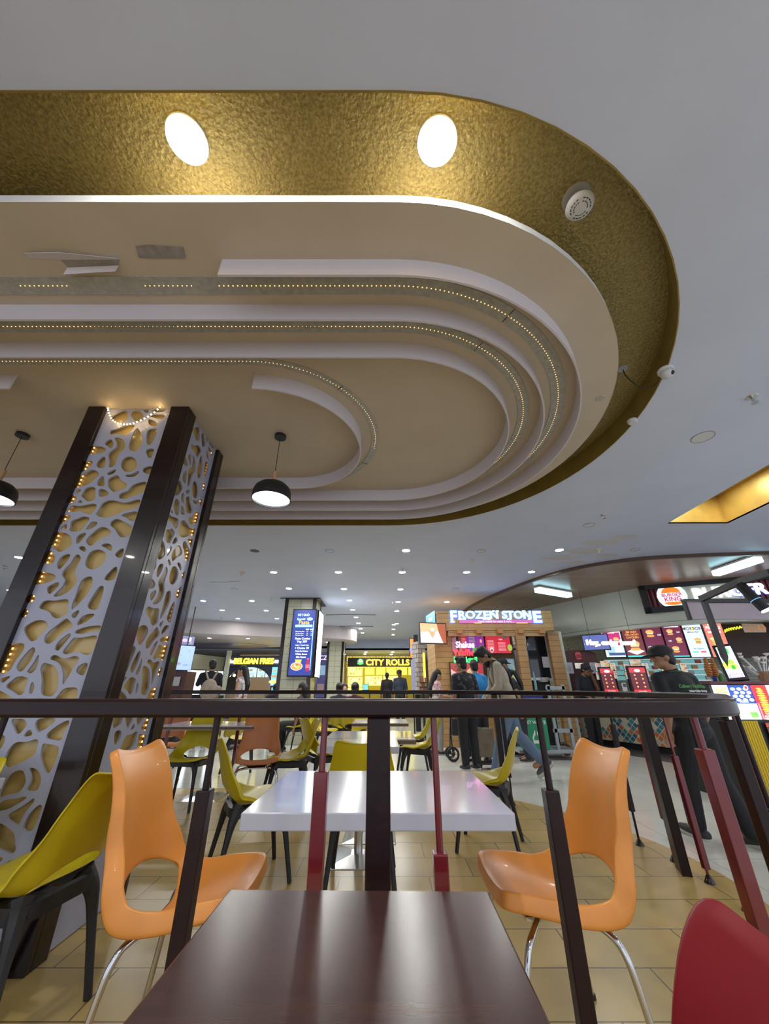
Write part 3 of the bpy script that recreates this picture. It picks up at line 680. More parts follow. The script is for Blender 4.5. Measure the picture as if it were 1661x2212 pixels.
ptable('dining_table', 'brown wood grain table in the foreground on the near side of the railing', .75, (f0.x+f1.x)/2, yfar-.36, wb, .72, M['walnut'], .03, rz=R(-.9))
# second row: two white tables pushed together
def tb(pl, pr, pyb, pyf, label, edge=True, z=.75, cat='table', basey=None):
    a, b_ = at(pl, pyf, z=z), at(pr, pyf, z=z); c_ = at(pl, pyb, z=z)
    return ptable('cafe_table', label, z, (a.x+b_.x)/2, (a.y+c_.y)/2, b_.x-a.x, max(.5, c_.y-a.y), M['tabletop'], .045, edge=M['woodedge'] if edge else None, base=(basey-(a.y+c_.y)/2) if basey else 0)
tb(686, 862, 1596, 1612, 'white topped table in the second row, nearer of two pushed together', edge=False, basey=3.62)
tb(700, 898, 1579, 1596, 'white topped table with a bare plywood edge, farther of two pushed together')
tb(340, 545, 1558, 1568, 'white topped table beside the lattice column with plywood edge below')
tb(760, 882, 1553, 1562, 'small table with brown wooden top far behind in the middle', z=.69)
ptable('cafe_table', 'white table corner at the left edge of the photo in front of the lattice column', .77, -2.20, 1.78, .84, .66, M['tabletop'], .045)
yellow_chair(-2.07, 1.90, R(180), 'yellow chair tip at the left edge, tucked under the cropped white table')
# chairs of the back rows
def ych(px, py, rz, label, z=.43, sc=1.0):
    p = at(px, py, z=z); return yellow_chair(p.x, p.y, R(rz), label, sc=sc)
ych(552, 1726, -62, 'yellow chair at the left end of the white table, turned right')
yellow_chair(-.15, 3.20, 0, 'yellow chair with its back to the camera right behind the white table')
ych(1045, 1668, 70, 'yellow chair at the right end of the white table, seen from its side', .50)
ych(408, 1640, 178, 'yellow chair seen from behind by the lattice column')
ych(622, 1640, 110, 'yellow chair half hidden by the dull orange chair')
ych(702, 1630, -60, 'yellow chair to the left of the second white table')
ych(905, 1615, 75, 'yellow chair at the right of the plywood edged table, nearer one')
ych(893, 1596, 80, 'yellow chair at the right of the plywood edged table, farther one')
ych(790, 1592, 180, 'yellow chair seen from behind beyond the second white table')
ych(520, 1595, 15, 'yellow chair facing the camera behind the left white table', .43)
ych(360, 1590, 20, 'yellow chair partly behind the column')
ych(700, 1580, -100, 'small far yellow chair in the middle background')
ych(745, 1572, 0, 'far yellow chair behind the small brown table')
p = at(556, 1644, z=.43)
o3 = shell_chair(M['orange2'], (p.x, p.y, 0), R(195), 'dull orange shell chair seen from behind in the second row')
p = at(345, 1610, z=.43)
o4 = copy_tree(o3); o4.location = (p.x, p.y, 0); o4.rotation_euler = (0,0,R(170)); o4['label'] = 'dull orange shell chair half hidden behind the lattice column'
# ================================================================ lamps and fittings
def pendant(px_can, py_can, label):
    p = at(px_can, py_can, z=ZI); t = thing('pendant_lamp', label, 'lamp', (p.x, p.y, ZI), 0, 'black dome pendant lamps')
    H0 = -.50
    mb = MB(); mb.cyl((0,0,0),(0,0,-.028), .05, n=24); mb.build('ceiling_rose', M['black'], t, smooth=True)
    mb = MB(); mb.cyl((0,0,-.02),(0,0,H0+.11), .0028, n=6); mb.build('cord', M['black'], t)
    mb = MB(); mb.cyl((0,0,H0+.12),(0,0,H0+.01), .018, .014, n=14); mb.build('wooden_neck', mat('pale_wood', (.45,.26,.14), .5), t, smooth=True)
    mb = MB(); mb.lathe([(.018,H0+.012),(.05,H0+.008),(.11,H0-.012),(.142,H0-.045),(.155,H0-.085),(.157,H0-.150),(.150,H0-.150),(.147,H0-.085),(.13,H0-.05),(.03,H0-.0)], n=36)
    sh = mb.build('lamp_shade', M['black'], t, smooth=True)
    mb = MB(); mb.lathe([(.001,H0-.135),(.148,H0-.135),(.148,H0-.128),(.001,H0-.128)], n=32); mb.build('diffuser', M['lamp'], t)
    return t
pa = pendant(606, 941, 'black dome pendant lamp hanging right of the lattice column')
pb = copy_tree(pa); q = at(50, 938, z=ZI); pb.location = (q.x, q.y, ZI); pb['label'] = 'black dome pendant lamp cropped by the left edge of the photo'
DL = None
def downlight(x, y, z, r, label, group, lit=True):
    t = thing('downlight' if lit else 'speaker_grille', label, 'light' if lit else 'ceiling fitting', (x,y,z), 0, group)
    mb = MB(); mb.lathe([(r*1.0,-.001),(r*1.16,-.006),(r*1.2,-.001),(r*1.2,.004)], n=28); mb.build('trim_ring', M['greywhite'] , t, smooth=True)
    mb = MB(); mb.lathe([(.0001,-.004),(r,-.004),(r,0)], n=28); mb.build('diffuser', M['lamp' if r > .1 else 'lampfar'] if lit else M['greywhite'], t)
    return t
zg = ZC + .18
n1 = n2 = None
for px, py, nm in ((405,302,'left'),(944,306,'right'),(-180,300,'')):
    p = at(px, py, z=zg)
    if nm or True:
        lab = {'left':'bright round downlight in the gold cove, left of the two','right':'bright round downlight in the gold cove, right of the two'}.get(nm)
        if lab: downlight(p.x, p.y, zg-.002, .078, lab, 'downlights in the gold cove')
p = at(1340, 640, z=zg)
downlight((NX0+NX1)/2, NY1-.45, ZC+.418, .05, 'small lit downlight inside the gold ceiling trough at the right', 'trough downlight')
# ceiling downlights, in rows that run away from the camera
rows = [(877,1189),(1208,1188),(591,1236),(731,1236),(869,1236),(1008,1236),(1148,1235),(624,1271),(743,1272),(865,1273),(439,1298),(544,1298),(755,1297),(860,1300),(965,1300),
        (480,1318),(575,1319),(762,1317),(857,1320),(514,1336),(598,1336),(769,1333),(857,1347),(774,1346),(779,1358),(851,1349),(783,1367),(850,1359),(849,1371),(22,1275)]
first = None
for i, (px, py) in enumerate(rows):
    p = at(px, py, z=ZC)
    if p.y > 18.7: continue
    lab = 'lit round ceiling downlight among the rows of downlights over the hall'
    if (px,py) == (1208,1188): lab = 'lit ceiling downlight nearest the brown plank canopy, by the water stain'
    if (px,py) == (877,1189): lab = 'lit ceiling downlight closest to the gold rim of the oval'
    if (px,py) == (22,1275): lab = 'lit ceiling downlight at the left edge of the photo, left of the lattice column'
    if first is None: first = downlight(p.x, p.y, ZC-.001, .058, lab, 'ceiling downlights')
    else:
        c_ = copy_tree(first); c_.location = (p.x, p.y, ZC-.001); c_['label'] = lab
for (px, py, z_) in ((454,1370,2.80),(537,1371,2.80),(625,1373,2.80),(709,1380,2.80),(717,1388,2.80),(500,1403,2.80),(560,1404,2.80)):
    p = at(px, py, z=z_)
    if p.y < 14.6: p.x *= (p.y+1.1)/p.y; p.y += 1.1
    c_ = copy_tree(first); c_.location = (p.x, min(p.y,17.3), z_-.001); c_['label'] = 'lit downlight on the underside of the dropped curved soffit at the left'; c_['group'] = 'downlights of the dropped soffit'
for (px, py) in ((790,1409),(848,1409),(788,1413),(845,1414)):
    p = at(px, py, z=2.79); c_ = copy_tree(first); c_.location = (p.x, min(max(p.y,19.4),24.5), 2.789); c_['label'] = 'lit downlight in the lower rear ceiling above the yellow roll stall'; c_['group'] = 'downlights of the rear ceiling'
for (x_, y_) in [(x_, y_) for x_ in (-4.5,-1.5,1.5,4.5,7.5) for y_ in (-3.2,-1.6)] + [(6.0,.4),(7.6,.4),(6.0,2.4),(7.6,2.4),(2.6,-.2),(-8.5,1.0),(-8.5,3.0),(-8.5,5.5),(-6.5,6.3),(-6.5,8.0)]:  # extra lamps added out of view to brighten the ceiling by floor bounce
    c_ = copy_tree(first); c_.location = (x_, y_, ZC-.001); c_['label'] = 'added fill downlight outside the view, over the aisles around the seating area'; c_['group'] = 'added fill downlights over the aisles'
first = None
for (px, py, lab) in ((712,1190,'unlit bluish round ceiling disc left of the first row of downlights'),(506,1272,'unlit round ceiling disc near the left downlights'),(1040,1190,'faint unlit ceiling disc between two lit downlights'),(1518,944,'large unlit round ceiling disc beside the gold trough'),(1272,1134,'unlit ceiling disc below the gold trough'),(1372,1187,'unlit ceiling disc next to the canopy edge'),(984,1271,'unlit ceiling disc above the ice cream kiosk')):
    p = at(px, py, z=ZC)
    t = thing('ceiling_disc', lab, 'ceiling fitting', (p.x,p.y,ZC), 0, 'unlit ceiling discs')
    r = .085 if px > 1500 else .07
    mb = MB(); mb.lathe([(r,-.001),(r*1.06,-.006),(r*1.12,-.001)], n=28); mb.build('rim', mat('grey_rim', (.25,.25,.27), .4), t, smooth=True)
    mb = MB(); mb.lathe([(.001,-.003),(r,-.003)], n=28); mb.build('cover', M['greywhite'] if px != 712 else mat('bluish_cover', (.35,.50,.75), .4), t)
p = at(550, 1190, z=ZC); mb = MB(); mb.lathe([(.001,-.004),(.07,-.004),(.078,-.001)], n=28)
o = mb.build('empty_light_hole', M['darkmetal']); o.location = (p.x,p.y,ZC); tag(o, 'empty black downlight hole in the ceiling right of the lattice column', 'ceiling fitting')
# small ceiling fittings
def sprinkler(px, py, label, z=ZC, sc=1.0):
    p = at(px, py, z=z); t = thing('fire_sprinkler', label, 'sprinkler', (p.x,p.y,z), 0, 'ceiling sprinklers')
    mb = MB(); mb.lathe([(.001,-.002),(.035*sc,-.004),(.038*sc,0)], n=18); mb.cyl((0,0,0),(0,0,-.03*sc), .012*sc, n=10); mb.build('escutcheon', M['steel'], t, smooth=True)
    mb = MB(); mb.cyl((0,0,-.05*sc),(0,0,-.054*sc), .022*sc, n=14); mb.cyl((-.012*sc,0,-.028*sc),(-.004,0,-.05*sc), .003, n=6); mb.cyl((.012*sc,0,-.028*sc),(.004,0,-.05*sc), .003, n=6); mb.build('deflector', M['steel'], t)
sprinkler(1624, 858, 'ceiling sprinkler at the right edge of the photo', sc=1.1)
for px, py, lab in ((1303,1112,'small ceiling sprinkler below the gold trough'),(585,1229,'ceiling sprinkler touching the leftmost lit downlight of its row'),(652*.361+350,1292,'ceiling sprinkler in the rows at the left'),(479,1334,'ceiling sprinkler far left'),(846,1298,'ceiling sprinkler beside the middle row'),(12,1222,'ceiling sprinkler left of the lattice column'),(848,1336,'flat ceiling sprinkler far along the middle row'),(869,1229,'ceiling sprinkler just before the middle downlight')):
    sprinkler(px, py, lab)
def cone_fit(px, py, label, r=.045):
    p = at(px, py, z=ZC); mb = MB(); mb.lathe([(.001,-.075),(.014,-.072),(.016,-.04),(r*.8,-.02),(r*1.2,0)], n=20)
    o = mb.build('smoke_detector', mat('cream_plastic', (.55,.50,.42), .45), smooth=True); o.location = (p.x,p.y,ZC); tag(o, label, 'detector')
cone_fit(523, 1236, 'cream cone shaped ceiling detector at the left of the downlights', .05)
cone_fit(1292, 1186, 'cream cone shaped ceiling detector by the canopy edge', .045)
cone_fit(1020, 1208, 'small ceiling detector above the ice cream kiosk', .03)
p = at(1365, 908, z=ZC); mb = MB(); mb.lathe([(.001,-.03),(.03,-.03),(.038,-.02),(.04,0)], n=20); o = mb.build('smoke_detector', M['greywhite'], smooth=True); o.location = (p.x,p.y,ZC); tag(o, 'small round white detector by the gold rim of the oval', 'detector')
p = at(1296, 860, z=ZI); mb = MB(); mb.lathe([(.001,-.004),(.03,-.004),(.034,0)], n=20); o = mb.build('blank_disc', mat('dusty_cap', (.40,.36,.30), .6), smooth=True); o.location = (p.x,p.y,ZI); tag(o, 'small dusty round cap on the oval slab near its right rim', 'ceiling fitting')
# ceiling speaker in the gold cove
p = at(1245, 428, z=zg); t = thing('smoke_detector', 'white slotted smoke detector hanging in the gold cove', 'detector', p)
mb = MB(); mb.lathe([(.001,-.004),(.065,-.004),(.07,0)], n=28); mb.build('mounting_plate', mat('grey_plate', (.33,.34,.38), .5), t, smooth=True)
mb = MB(); mb.cyl((0,0,-.002),(0,.0,-.06), .018, n=14); mb.build('stem', M['darkmetal'], t)
mb = MB(); mb.lathe([(.02,-.05),(.06,-.055),(.068,-.075),(.06,-.088),(.045,-.094),(.001,-.098)], n=28); mb.build('housing', M['greywhite'], t, smooth=True)
mb = MB()
for k in range(18):
    if k % 6: 
        a = 2*math.pi*k/18; mb.cyl((math.cos(a)*.046,math.sin(a)*.046,-.0945),(math.cos(a+.22)*.046,math.sin(a+.22)*.046,-.0945), .0022, n=6); mb.cyl((math.cos(a)*.032,math.sin(a)*.032,-.0965),(math.cos(a+.22)*.032,math.sin(a+.22)*.032,-.0965), .0018, n=6)
mb.build('slots', M['darkmetal'], t)
# dome camera with its cable
p = at(1437, 799, z=ZC); t = thing('dome_camera', 'white dome security camera on the ceiling by the gold rim', 'camera', (p.x,p.y,ZC))
mb = MB(); mb.lathe([(.052,0),(.052,-.018),(.047,-.024),(.001,-.024)], n=24); mb.build('base', M['greywhite'], t, smooth=True)
mb = MB(); mb.ball((0,0,-.038), .042, 12, sc=(1,1,.9)); mb.build('ball', M['greywhite'], t, smooth=True)
mb = MB(); mb.ball((.012,-.026,-.052), .017, 8); mb.build('lens', M['black'], t, smooth=True)
q0 = at(1345, 797, z=zg); 
cbl = catmull([(q0.x,q0.y,zg-.01), tuple(at(1352,812,z=ZC+.10)), tuple(at(1375,832,z=ZC+.0)), tuple(at(1400,838,z=ZC-.02)), tuple(at(1420,826,z=ZC-.02)), (p.x-.04,p.y,ZC-.012)], 6)
mb = MB(); mb.tube(cbl, .0035, 6); mb.build('cable', M['darkmetal'], t, world=True)
mb = MB(); mb.lathe([(.001,-.003),(.035,-.004),(.04,0)], n=20); o = mb.build('junction_cap', mat('grey_plate'), t, smooth=True); o.location = q0 - Vector((p.x,p.y,ZC))
# ================================================================ printed / lit panels
def shapes_mb(w, h, shapes, base, mb=None, dz=.0012):
    """flat artwork as one mesh: base rectangle plus thin layers; coords are fractions of w,h from the centre"""
    mb = mb or MB(); W, H = w/2, h/2
    mb.add([(-W,-H,0),(W,-H,0),(W,H,0),(-W,H,0)], [(0,1,2,3)], 0, base)
    k = 1
    for s_ in shapes:
        z = dz * k * .35 + dz; k += 1
        if s_[0] == 'r':
            _, x, y, a, b, c = s_; x *= w; y *= h; a *= w/2; b *= h/2
            mb.add([(x-a,y-b,z),(x+a,y-b,z),(x+a,y+b,z),(x-a,y+b,z)], [(0,1,2,3)], 0, c)
        elif s_[0] == 'e':
            _, x, y, a, b, c = s_; x *= w; y *= h; a *= h; b *= h; n = 18
            mb.add([(x+a*math.cos(2*math.pi*i/n), y+b*math.sin(2*math.pi*i/n), z) for i in range(n)], [tuple(range(n))], 0, c)
        elif s_[0] == 'p':
            mb.add([(x*w, y*h, z) for x, y in s_[1]], [tuple(range(len(s_[1])))], 0, s_[2])
        elif s_[0] == 't':
            _, t, x, y, sz, c = s_[:6]; al = s_[6] if len(s_) > 6 else 'CENTER'
            q = text_mb(t, sz*h, 0, offset=sz*h*(.022 if len(s_) < 8 else s_[7]), align=al)
            o = len(mb.v); mb.v += [(v[0]+x*w, v[1]+y*h, z) for v in q.v]
            for f in q.f: mb.f.append(tuple(i+o for i in f)); mb.m.append(0); mb.c.append(c)
    return mb
def burger(x, y, s, pick=0):
    bun = (.62,.30,.08); top = (.70,.36,.12) if pick == 0 else (.55,.12,.05)
    return [('e',x,y+.32*s,s*.62,s*.36,top),('r',x,y+.12*s,s*1.9,s*.16,(.25,.55,.10)),('r',x,y+.02*s,s*1.8,s*.12,(.75,.75,.65)),('r',x,y-.10*s,s*1.85,s*.16,(.28,.08,.03)),
            ('r',x,y-.22*s,s*1.7,s*.10,(.80,.50,.08)),('e',x,y-.34*s,s*.58,s*.18,bun)]
PR = {}
def panel_part(name, parent, mtx, w, h, shapes, base, emit, frame_col=None, fw=.02, depth=.05, world=True):
    mb = shapes_mb(w, h, shapes, base); xform(mb, mtx)
    m_ = vcol_mat('lit_print_%s' % emit if emit else 'print', emit, .35)
    o = mb.build(name, m_, parent, world=world)
    # keep winding as made: artwork is single sided, orientation does not matter to the shader
    return o
def screen(name, label, cat, mtx, w, h, shapes, base, emit=1.6, depth=.05, group=None, fcol='black', fw=.02):
    loc = mtx.to_translation(); t = thing(name, label, cat, loc, 0, group)
    mb = MB(); mb.box((0,0,-depth/2-.001),(w+2*fw,h+2*fw,depth)); xform(mb, mtx); mb.build('casing', M[fcol] if isinstance(fcol, str) else fcol, t, world=True)
    panel_part('display', t, mtx, w, h, shapes, base, emit)
    return t
def quad_frame(tl, tr, bl):
    """matrix + size from three world corners (x right, y up, z towards viewer)"""
    x = (tr - tl); y = (tl - bl); w_ = x.length; h_ = y.length; xn = x.normalized(); zn = xn.cross(y).normalized(); yn = zn.cross(xn)
    m = Matrix((( xn.x, yn.x, zn.x, 0),(xn.y, yn.y, zn.y, 0),(xn.z, yn.z, zn.z, 0),(0,0,0,1))); c_ = (tr + bl)/2
    return Matrix.Translation(c_) @ m, w_, h_
def PY(px, py0, py1, Y):
    """upright span: x at px, top/bottom heights at depth Y"""
    a = at(px, py0, Y=Y); b_ = at(px, py1, Y=Y); return a.x, a.z, b_.z
def upright(px0, px1, py0, py1, Y, Y2=None, pym=None):
    """vertical rectangle facing the camera whose top/bottom edges fall at py0/py1"""
    Y2 = Y2 or Y; pm = (px0+px1)/2
    zt = at(pm, py0, Y=(Y+Y2)/2).z; zb = at(pm, py1, Y=(Y+Y2)/2).z; py = (py0+py1)/2
    a = at(px0, py, Y=Y); b_ = at(px1, py, Y=Y2)
    return quad_frame(Vector((a.x,a.y,zt)), Vector((b_.x,b_.y,zt)), Vector((a.x,a.y,zb)))
def letters(name, txt, mtx, size, m, parent, depth=.03, offset=.0, align='CENTER', space=1.0, shear=0, halo=None):
    mb = text_mb(txt, size, depth/2, offset=offset, align=align, space=space, shear=shear); xform(mb, mtx); o = mb.build(name, m, parent, world=True)
    if halo:
        q = text_mb(txt, size, .002, offset=offset+halo[1], align=align, space=space, shear=shear); xform(q, mtx @ Matrix.Translation((0,0,-depth/2-.004))); q.build('halo_backing', halo[0], parent, world=True)
    return o
def emat(name, col, e): return mat(name, tuple(c*.6 for c in col), .4, emit=e*.42, ecol=col)
wood1 = brick_mat('pine_planks', (.55,.32,.13), (.48,.27,.10), (.20,.10,.04), 2.2, .11, .004, .45, .3, .4, axes='XZ', noise=.15, nsc=6)
woodp = brick_mat('pine_post_blocks', (.52,.30,.12), (.46,.26,.10), (.22,.11,.04), 1.0, .12, .005, .5, .0, .4, axes='XZ', noise=.15, nsc=6)
# ---------------------------------------------------------------- ice cream kiosk
KY = 9.0
k_t = thing('ice_cream_kiosk', 'pine plank kiosk with glowing blue lettering behind the standing customers', 'kiosk', (2.6, KY, 0))
x0 = at(944,1340,Y=KY).x; x1 = at(1193,1340,Y=KY).x; zt = at(1060,1320,Y=KY).z; zb = at(1060,1362,Y=KY).z
mb = MB(); mb.box(((x0+x1)/2, KY+.04, (zt+zb)/2), (x1-x0,.08,zt-zb)); mb.build('fascia', wood1, k_t, world=True)
mb = MB(); mb.box(((x0+x1)/2, KY+.9, zt-.10), (x1-x0,1.7,.05)); mb.build('roof', wood1, k_t, world=True)
mb = MB(); mb.box(((x0+x1)/2, KY+.02, zb-.07), (x1-x0-.5,.07,.11)); mb.build('beam', wood1, k_t, world=True)
for px in (992,1034,1078,1122,1168):
    a = at(px,1360,Y=KY-.05); mb = MB(); mb.box((a.x, KY+.05, zb-.03),(.12,.40,.10)); mb.build('bracket', mat('orange_pine', (.50,.22,.08), .5), k_t, world=True, bevel=.006)
def kpost(px, Y, w_, top):
    a = at(px, 1430, Y=Y); mb = MB(); mb.box((a.x, Y, top/2),(w_,.14,top)); mb.build('post', woodp, k_t, world=True)
kpost(1130, KY+.02, .20, zb-.01); kpost(1203, KY+.25, .26, 2.35)
a = at(943,1420,Y=KY+.3); b_ = at(1000,1420,Y=KY+.3)
mb = MB(); mb.box(((a.x+b_.x)/2, KY+.35, zb/2),(b_.x-a.x,.10,zb)); mb.build('side_wall', woodp, k_t, world=True)
mb = MB(); mb.box((a.x+.02, KY+1.2, zt/2),(.08,1.7,zt)); mb.build('side_wall', woodp, k_t, world=True)
mb = MB(); mb.box(((x0+x1)/2-.2, KY+1.9, zt/2-.1),(x1-x0-.4,.08,zt-.2)); mb.build('rear_wall', wood1, k_t, world=True)
mb = MB(); a = at(1000,1500,Y=KY+.35); mb.box(((a.x+3.0)/2, KY+.45, .5),(3.0-a.x,.5,1.0)); mb.build('counter', wood1, k_t, world=True)
# lettering
ice = emat('icy_blue_letter', (.42,.75,1.0), 2.6); deep = emat('deep_blue_halo', (.05,.10,.85), 2.0)
a = at(974,1340,Y=KY); b_ = at(1170,1340,Y=KY); hh = at(1060,1321,Y=KY).z - at(1060,1341,Y=KY).z
FM = frame((0,KY-.03,0), 0)
def ltr(txt, pl, pr, py0, py1, name, m, halo=None, off=.0, Y=KY-.03, dep=.05):
    zt_ = at((pl+pr)/2, py0, Y=Y).z; zb_ = at((pl+pr)/2, py1, Y=Y).z; xl_ = at(pl,(py0+py1)/2,Y=Y).x; xr_ = at(pr,(py0+py1)/2,Y=Y).x
    q = text_mb(txt, 1.0, 0); xs = [v[0] for v in q.v]; ys = [v[1] for v in q.v]
    sx_ = (xr_-xl_)/(max(xs)-min(xs)); sy_ = (zt_-zb_)/(max(ys)-min(ys))
    off /= sx_
    def mk(o_, d_, back):
        q = text_mb(txt, 1.0, d_/2, offset=o_)
        cx_, cy_ = (max(xs)+min(xs))/2, (max(ys)+min(ys))/2
        q.v = [((xl_+xr_)/2+(v[0]-cx_)*sx_, Y+back-v[2], (zt_+zb_)/2+(v[1]-cy_)*sy_) for v in q.v]; return q
    return mk, off
def sign_letters(txt, pl, pr, py0, py1, parent, m, halo=None, bold=.012, Y=KY-.03, name='lettering', hw=.022, dep=.05):
    mk, off = ltr(txt, pl, pr, py0, py1, name, m, Y=Y)
    mk(off*0+bold, dep, 0).build(name, m, parent, world=True)
    if halo: mk(bold+hw, .004, dep/2+.006).build('halo', halo, parent, world=True)
sgn = k_t
sign_letters('F', 974, 986, 1320, 1343, sgn, ice, deep, .03, hw=.05)
sign_letters('ROZEN', 991, 1075, 1320, 1336, sgn, ice, deep, .03, hw=.05)
sign_letters('STON', 1085, 1146, 1320, 1336, sgn, ice, deep, .03, hw=.05)
sign_letters('E', 1153, 1168, 1321, 1344, sgn, ice, deep, .03, hw=.05)
# slab serifs on the tall letters
mb = MB()
for (pl, pr, py) in ((973,982,1343.5),(990,998,1337),(1000,1006,1337),(1043,1050,1337),(1052,1060,1337),(1063,1068,1320),(1071,1077,1320),(1096,1104,1337),(1128,1134,1320),(1141,1147,1337)):
    a = at(pl,py,Y=KY-.03); b_ = at(pr,py,Y=KY-.03); mb.box(((a.x+b_.x)/2,KY-.03,a.z),(b_.x-a.x,.05,.028))
o = mb.build('serif', ice, k_t, world=True); o['kind'] = 'stuff'
m_, w_, h_ = upright(992,1151,1339,1346,KY-.05)
panel_part('tagline_strip', k_t, m_, w_, h_*.95, [('t','( hand crafted ice cream & more.....',0,0,.85,(.75,.70,1.0)),('r',-.25,-.5,.10,.15,(.9,.9,.1)),('r',.35,-.5,.15,.15,(.9,.9,.1))], (.45,.10,.35), 1.1)
# menu boards inside
P_ = [('r',-.36,0,.28,1,(.50,.03,.06)),('r',0,.15,.42,.75,(.18,.04,.28)),('r',.36,.2,.3,.6,(.28,.03,.33)),('r',.25,-.36,.5,.28,(.10,.45,.06))]
P_ += [('r',-.36,.25-.07*i,.18,.012,(.8,.75,.75)) for i in range(8)] + [('r',0,.30-.07*i,.26,.012,(.8,.75,.8)) for i in range(7)] + [('e',.38,.12,.06,.10,(.75,.45,.25)),('e',.40,-.36,.09,.09,(.45,.75,.15)),('t','Shakes',0,.40,.12,(.9,.85,.9))]
m_, w_, h_ = upright(994,1045,1369,1411,KY+.7); screen('menu_board', 'purple and red menu board in the ice cream kiosk, left of the two', 'menu board', m_, w_, h_, P_, (.20,.03,.25), .9, group='kiosk menu boards')
P_ = [('r',-.30,.15-.06*i,.26,.012,(.9,.8,.8)) for i in range(9)] + [('r',.15,.05-.06*i,.30,.012,(.9,.8,.8)) for i in range(8)] + [('e',.30,.38,.16,.14,(.12,.10,.10)),('e',.46,-.22,.13,.17,(.40,.55,.08)),('e',-.28,-.33,.09,.14,(.85,.80,.75)),('e',-.28,-.36,.05,.07,(.2,.05,.05)),('r',-.1,.42,.5,.10,(.25,.40,.25)),('t','Rolls',.12,.20,.10,(.95,.9,.9))]
m_, w_, h_ = upright(1049,1102,1369,1411,KY+.7); screen('menu_board', 'red menu board in the ice cream kiosk, right of the two', 'menu board', m_, w_, h_, P_, (.62,.03,.06), .9, group='kiosk menu boards')
m_, w_, h_ = upright(967,986,1378,1412,KY+.55,KY+.1); screen('menu_board', 'slanted mauve side board left of the neon words', 'menu board', m_, w_, h_, [('r',0,.2-.08*i,.6,.02,(.6,.4,.5)) for i in range(7)], (.35,.15,.25), .5)
m_, w_, h_ = upright(975,1046,1432,1500,KY+.2)
screen('ice_cream_poster', 'red poster with big cookies on the kiosk front behind the customers', 'poster', m_, w_, h_, [('e',.15,.1,.22,.24,(.75,.50,.30)),('e',.42,-.05,.16,.2,(.75,.50,.30)),('e',.1,.15,.03,.03,(.25,.10,.05)),('e',.22,.2,.03,.03,(.25,.10,.05)),('e',.18,0,.03,.03,(.25,.10,.05)),('p',[(-.5,.3),(-.15,.05),(-.2,-.05),(-.5,.1)],(.8,.55,.55)),('p',[(-.5,0),(-.2,-.2),(-.25,-.35),(-.5,-.2)],(.8,.55,.55))], (.50,.05,.07), .35)
for txt, pl, pr, py0, py1, col, lab in (('Shakes',985,1024,1386,1399,(1.0,.35,.95),'pink neon word hanging in the ice cream kiosk'),('Waffles',979,1030,1403,1416,(1.0,.02,.03),'red neon word below the pink one in the kiosk'),('Mocktail',981,1030,1419,1431,(.03,1.0,.12),'green neon word below the red one in the kiosk')):
    a = at(pl, py0, Y=KY-.12); t = thing('neon_word', lab, 'neon sign', a)
    sign_letters(txt, pl, pr, py0, py1, t, emat('neon_'+txt, col, 6), None, .02, Y=KY-.12, name='neon_tube', dep=.02)
    mb = MB(); b_ = at((pl+pr)/2, (py0+py1)/2, Y=KY-.09); mb.box((b_.x, KY-.09, b_.z),(at(pr,py0,Y=KY).x-a.x, .006, .02)); mb.build('support_bar', M['black'], t, world=True)
m_, w_, h_ = upright(908,963,1347,1389,KY-.25,KY-.1)
screen('television', 'television showing an ice cream cone being filled, left of the kiosk sign', 'television', m_, w_, h_, [('r',0,.30,1,.4,(.70,.38,.20)),('p',[(.15,.5),(.5,.5),(.5,-.5),(.3,-.5)],(.30,.07,.03)),('p',[(-.5,.05),(.2,.12),(.38,-.5),(-.5,-.5)],(.55,.50,.62)),('p',[(-.20,.15),(.10,.15),(-.03,-.28)],(.55,.30,.15)),('e',-.03,.18,.13,.09,(.85,.75,.65))], (.60,.35,.20), 1.3)
m_, w_, h_ = upright(920,940,1325,1352,KY+.9,KY+.1); t = thing('blue_side_sign', 'blue lit side sign at the left end of the kiosk fascia', 'sign', m_.to_translation())
panel_part('lit_face', t, m_, w_, h_, [('t','STONE',0,0,.35,(.6,.9,1.0))], (.05,.20,.45), 1.8)
# fridge with blue-green door picture, tubs and cups on the kiosk counter
m_, w_, h_ = upright(1084,1113,1424,1482,KY+1.0)
screen('display_fridge', 'fridge with blurred blue and yellow picture door inside the kiosk', 'fridge', m_, w_, h_, [('e',.0,.0,.30,.35,(.40,.50,.20)),('e',.1,.1,.18,.2,(.20,.35,.45)),('e',-.15,-.2,.15,.12,(.60,.65,.35))], (.25,.38,.48), .6, depth=.4, fcol='greywhite')
def bottle(px, py0, py1, Y, col, cap, label, cat='bottle', rr=.035):
    x, z1, z0 = PY(px, py0, py1, Y); z0 = max(z0, .99); t = thing('sauce_bottle', label, cat, (x,Y,z0)); h = z1-z0
    mb = MB(); mb.lathe([(.001,0),(rr,0),(rr*1.02,h*.55),(rr*.45,h*.78),(rr*.4,h*.8)], n=14); mb.build('body', mat('bottle_'+label[:6], col, .3), t, smooth=True)
    mb = MB(); mb.lathe([(rr*.45,h*.78),(rr*.42,h*.9),(.001,h)], n=12); mb.build('cap', mat('cap_'+label[:6], cap, .4), t, smooth=True)
bottle(1126, 1455, 1488, KY+.4, (.80,.80,.75), (.85,.5,.03), 'white squeeze bottle with yellow cap beside the kiosk post')
bottle(1152, 1450, 1490, KY+.4, (.30,.60,.65), (.5,.7,.75), 'pale blue tall bottle right of the kiosk post', rr=.03)
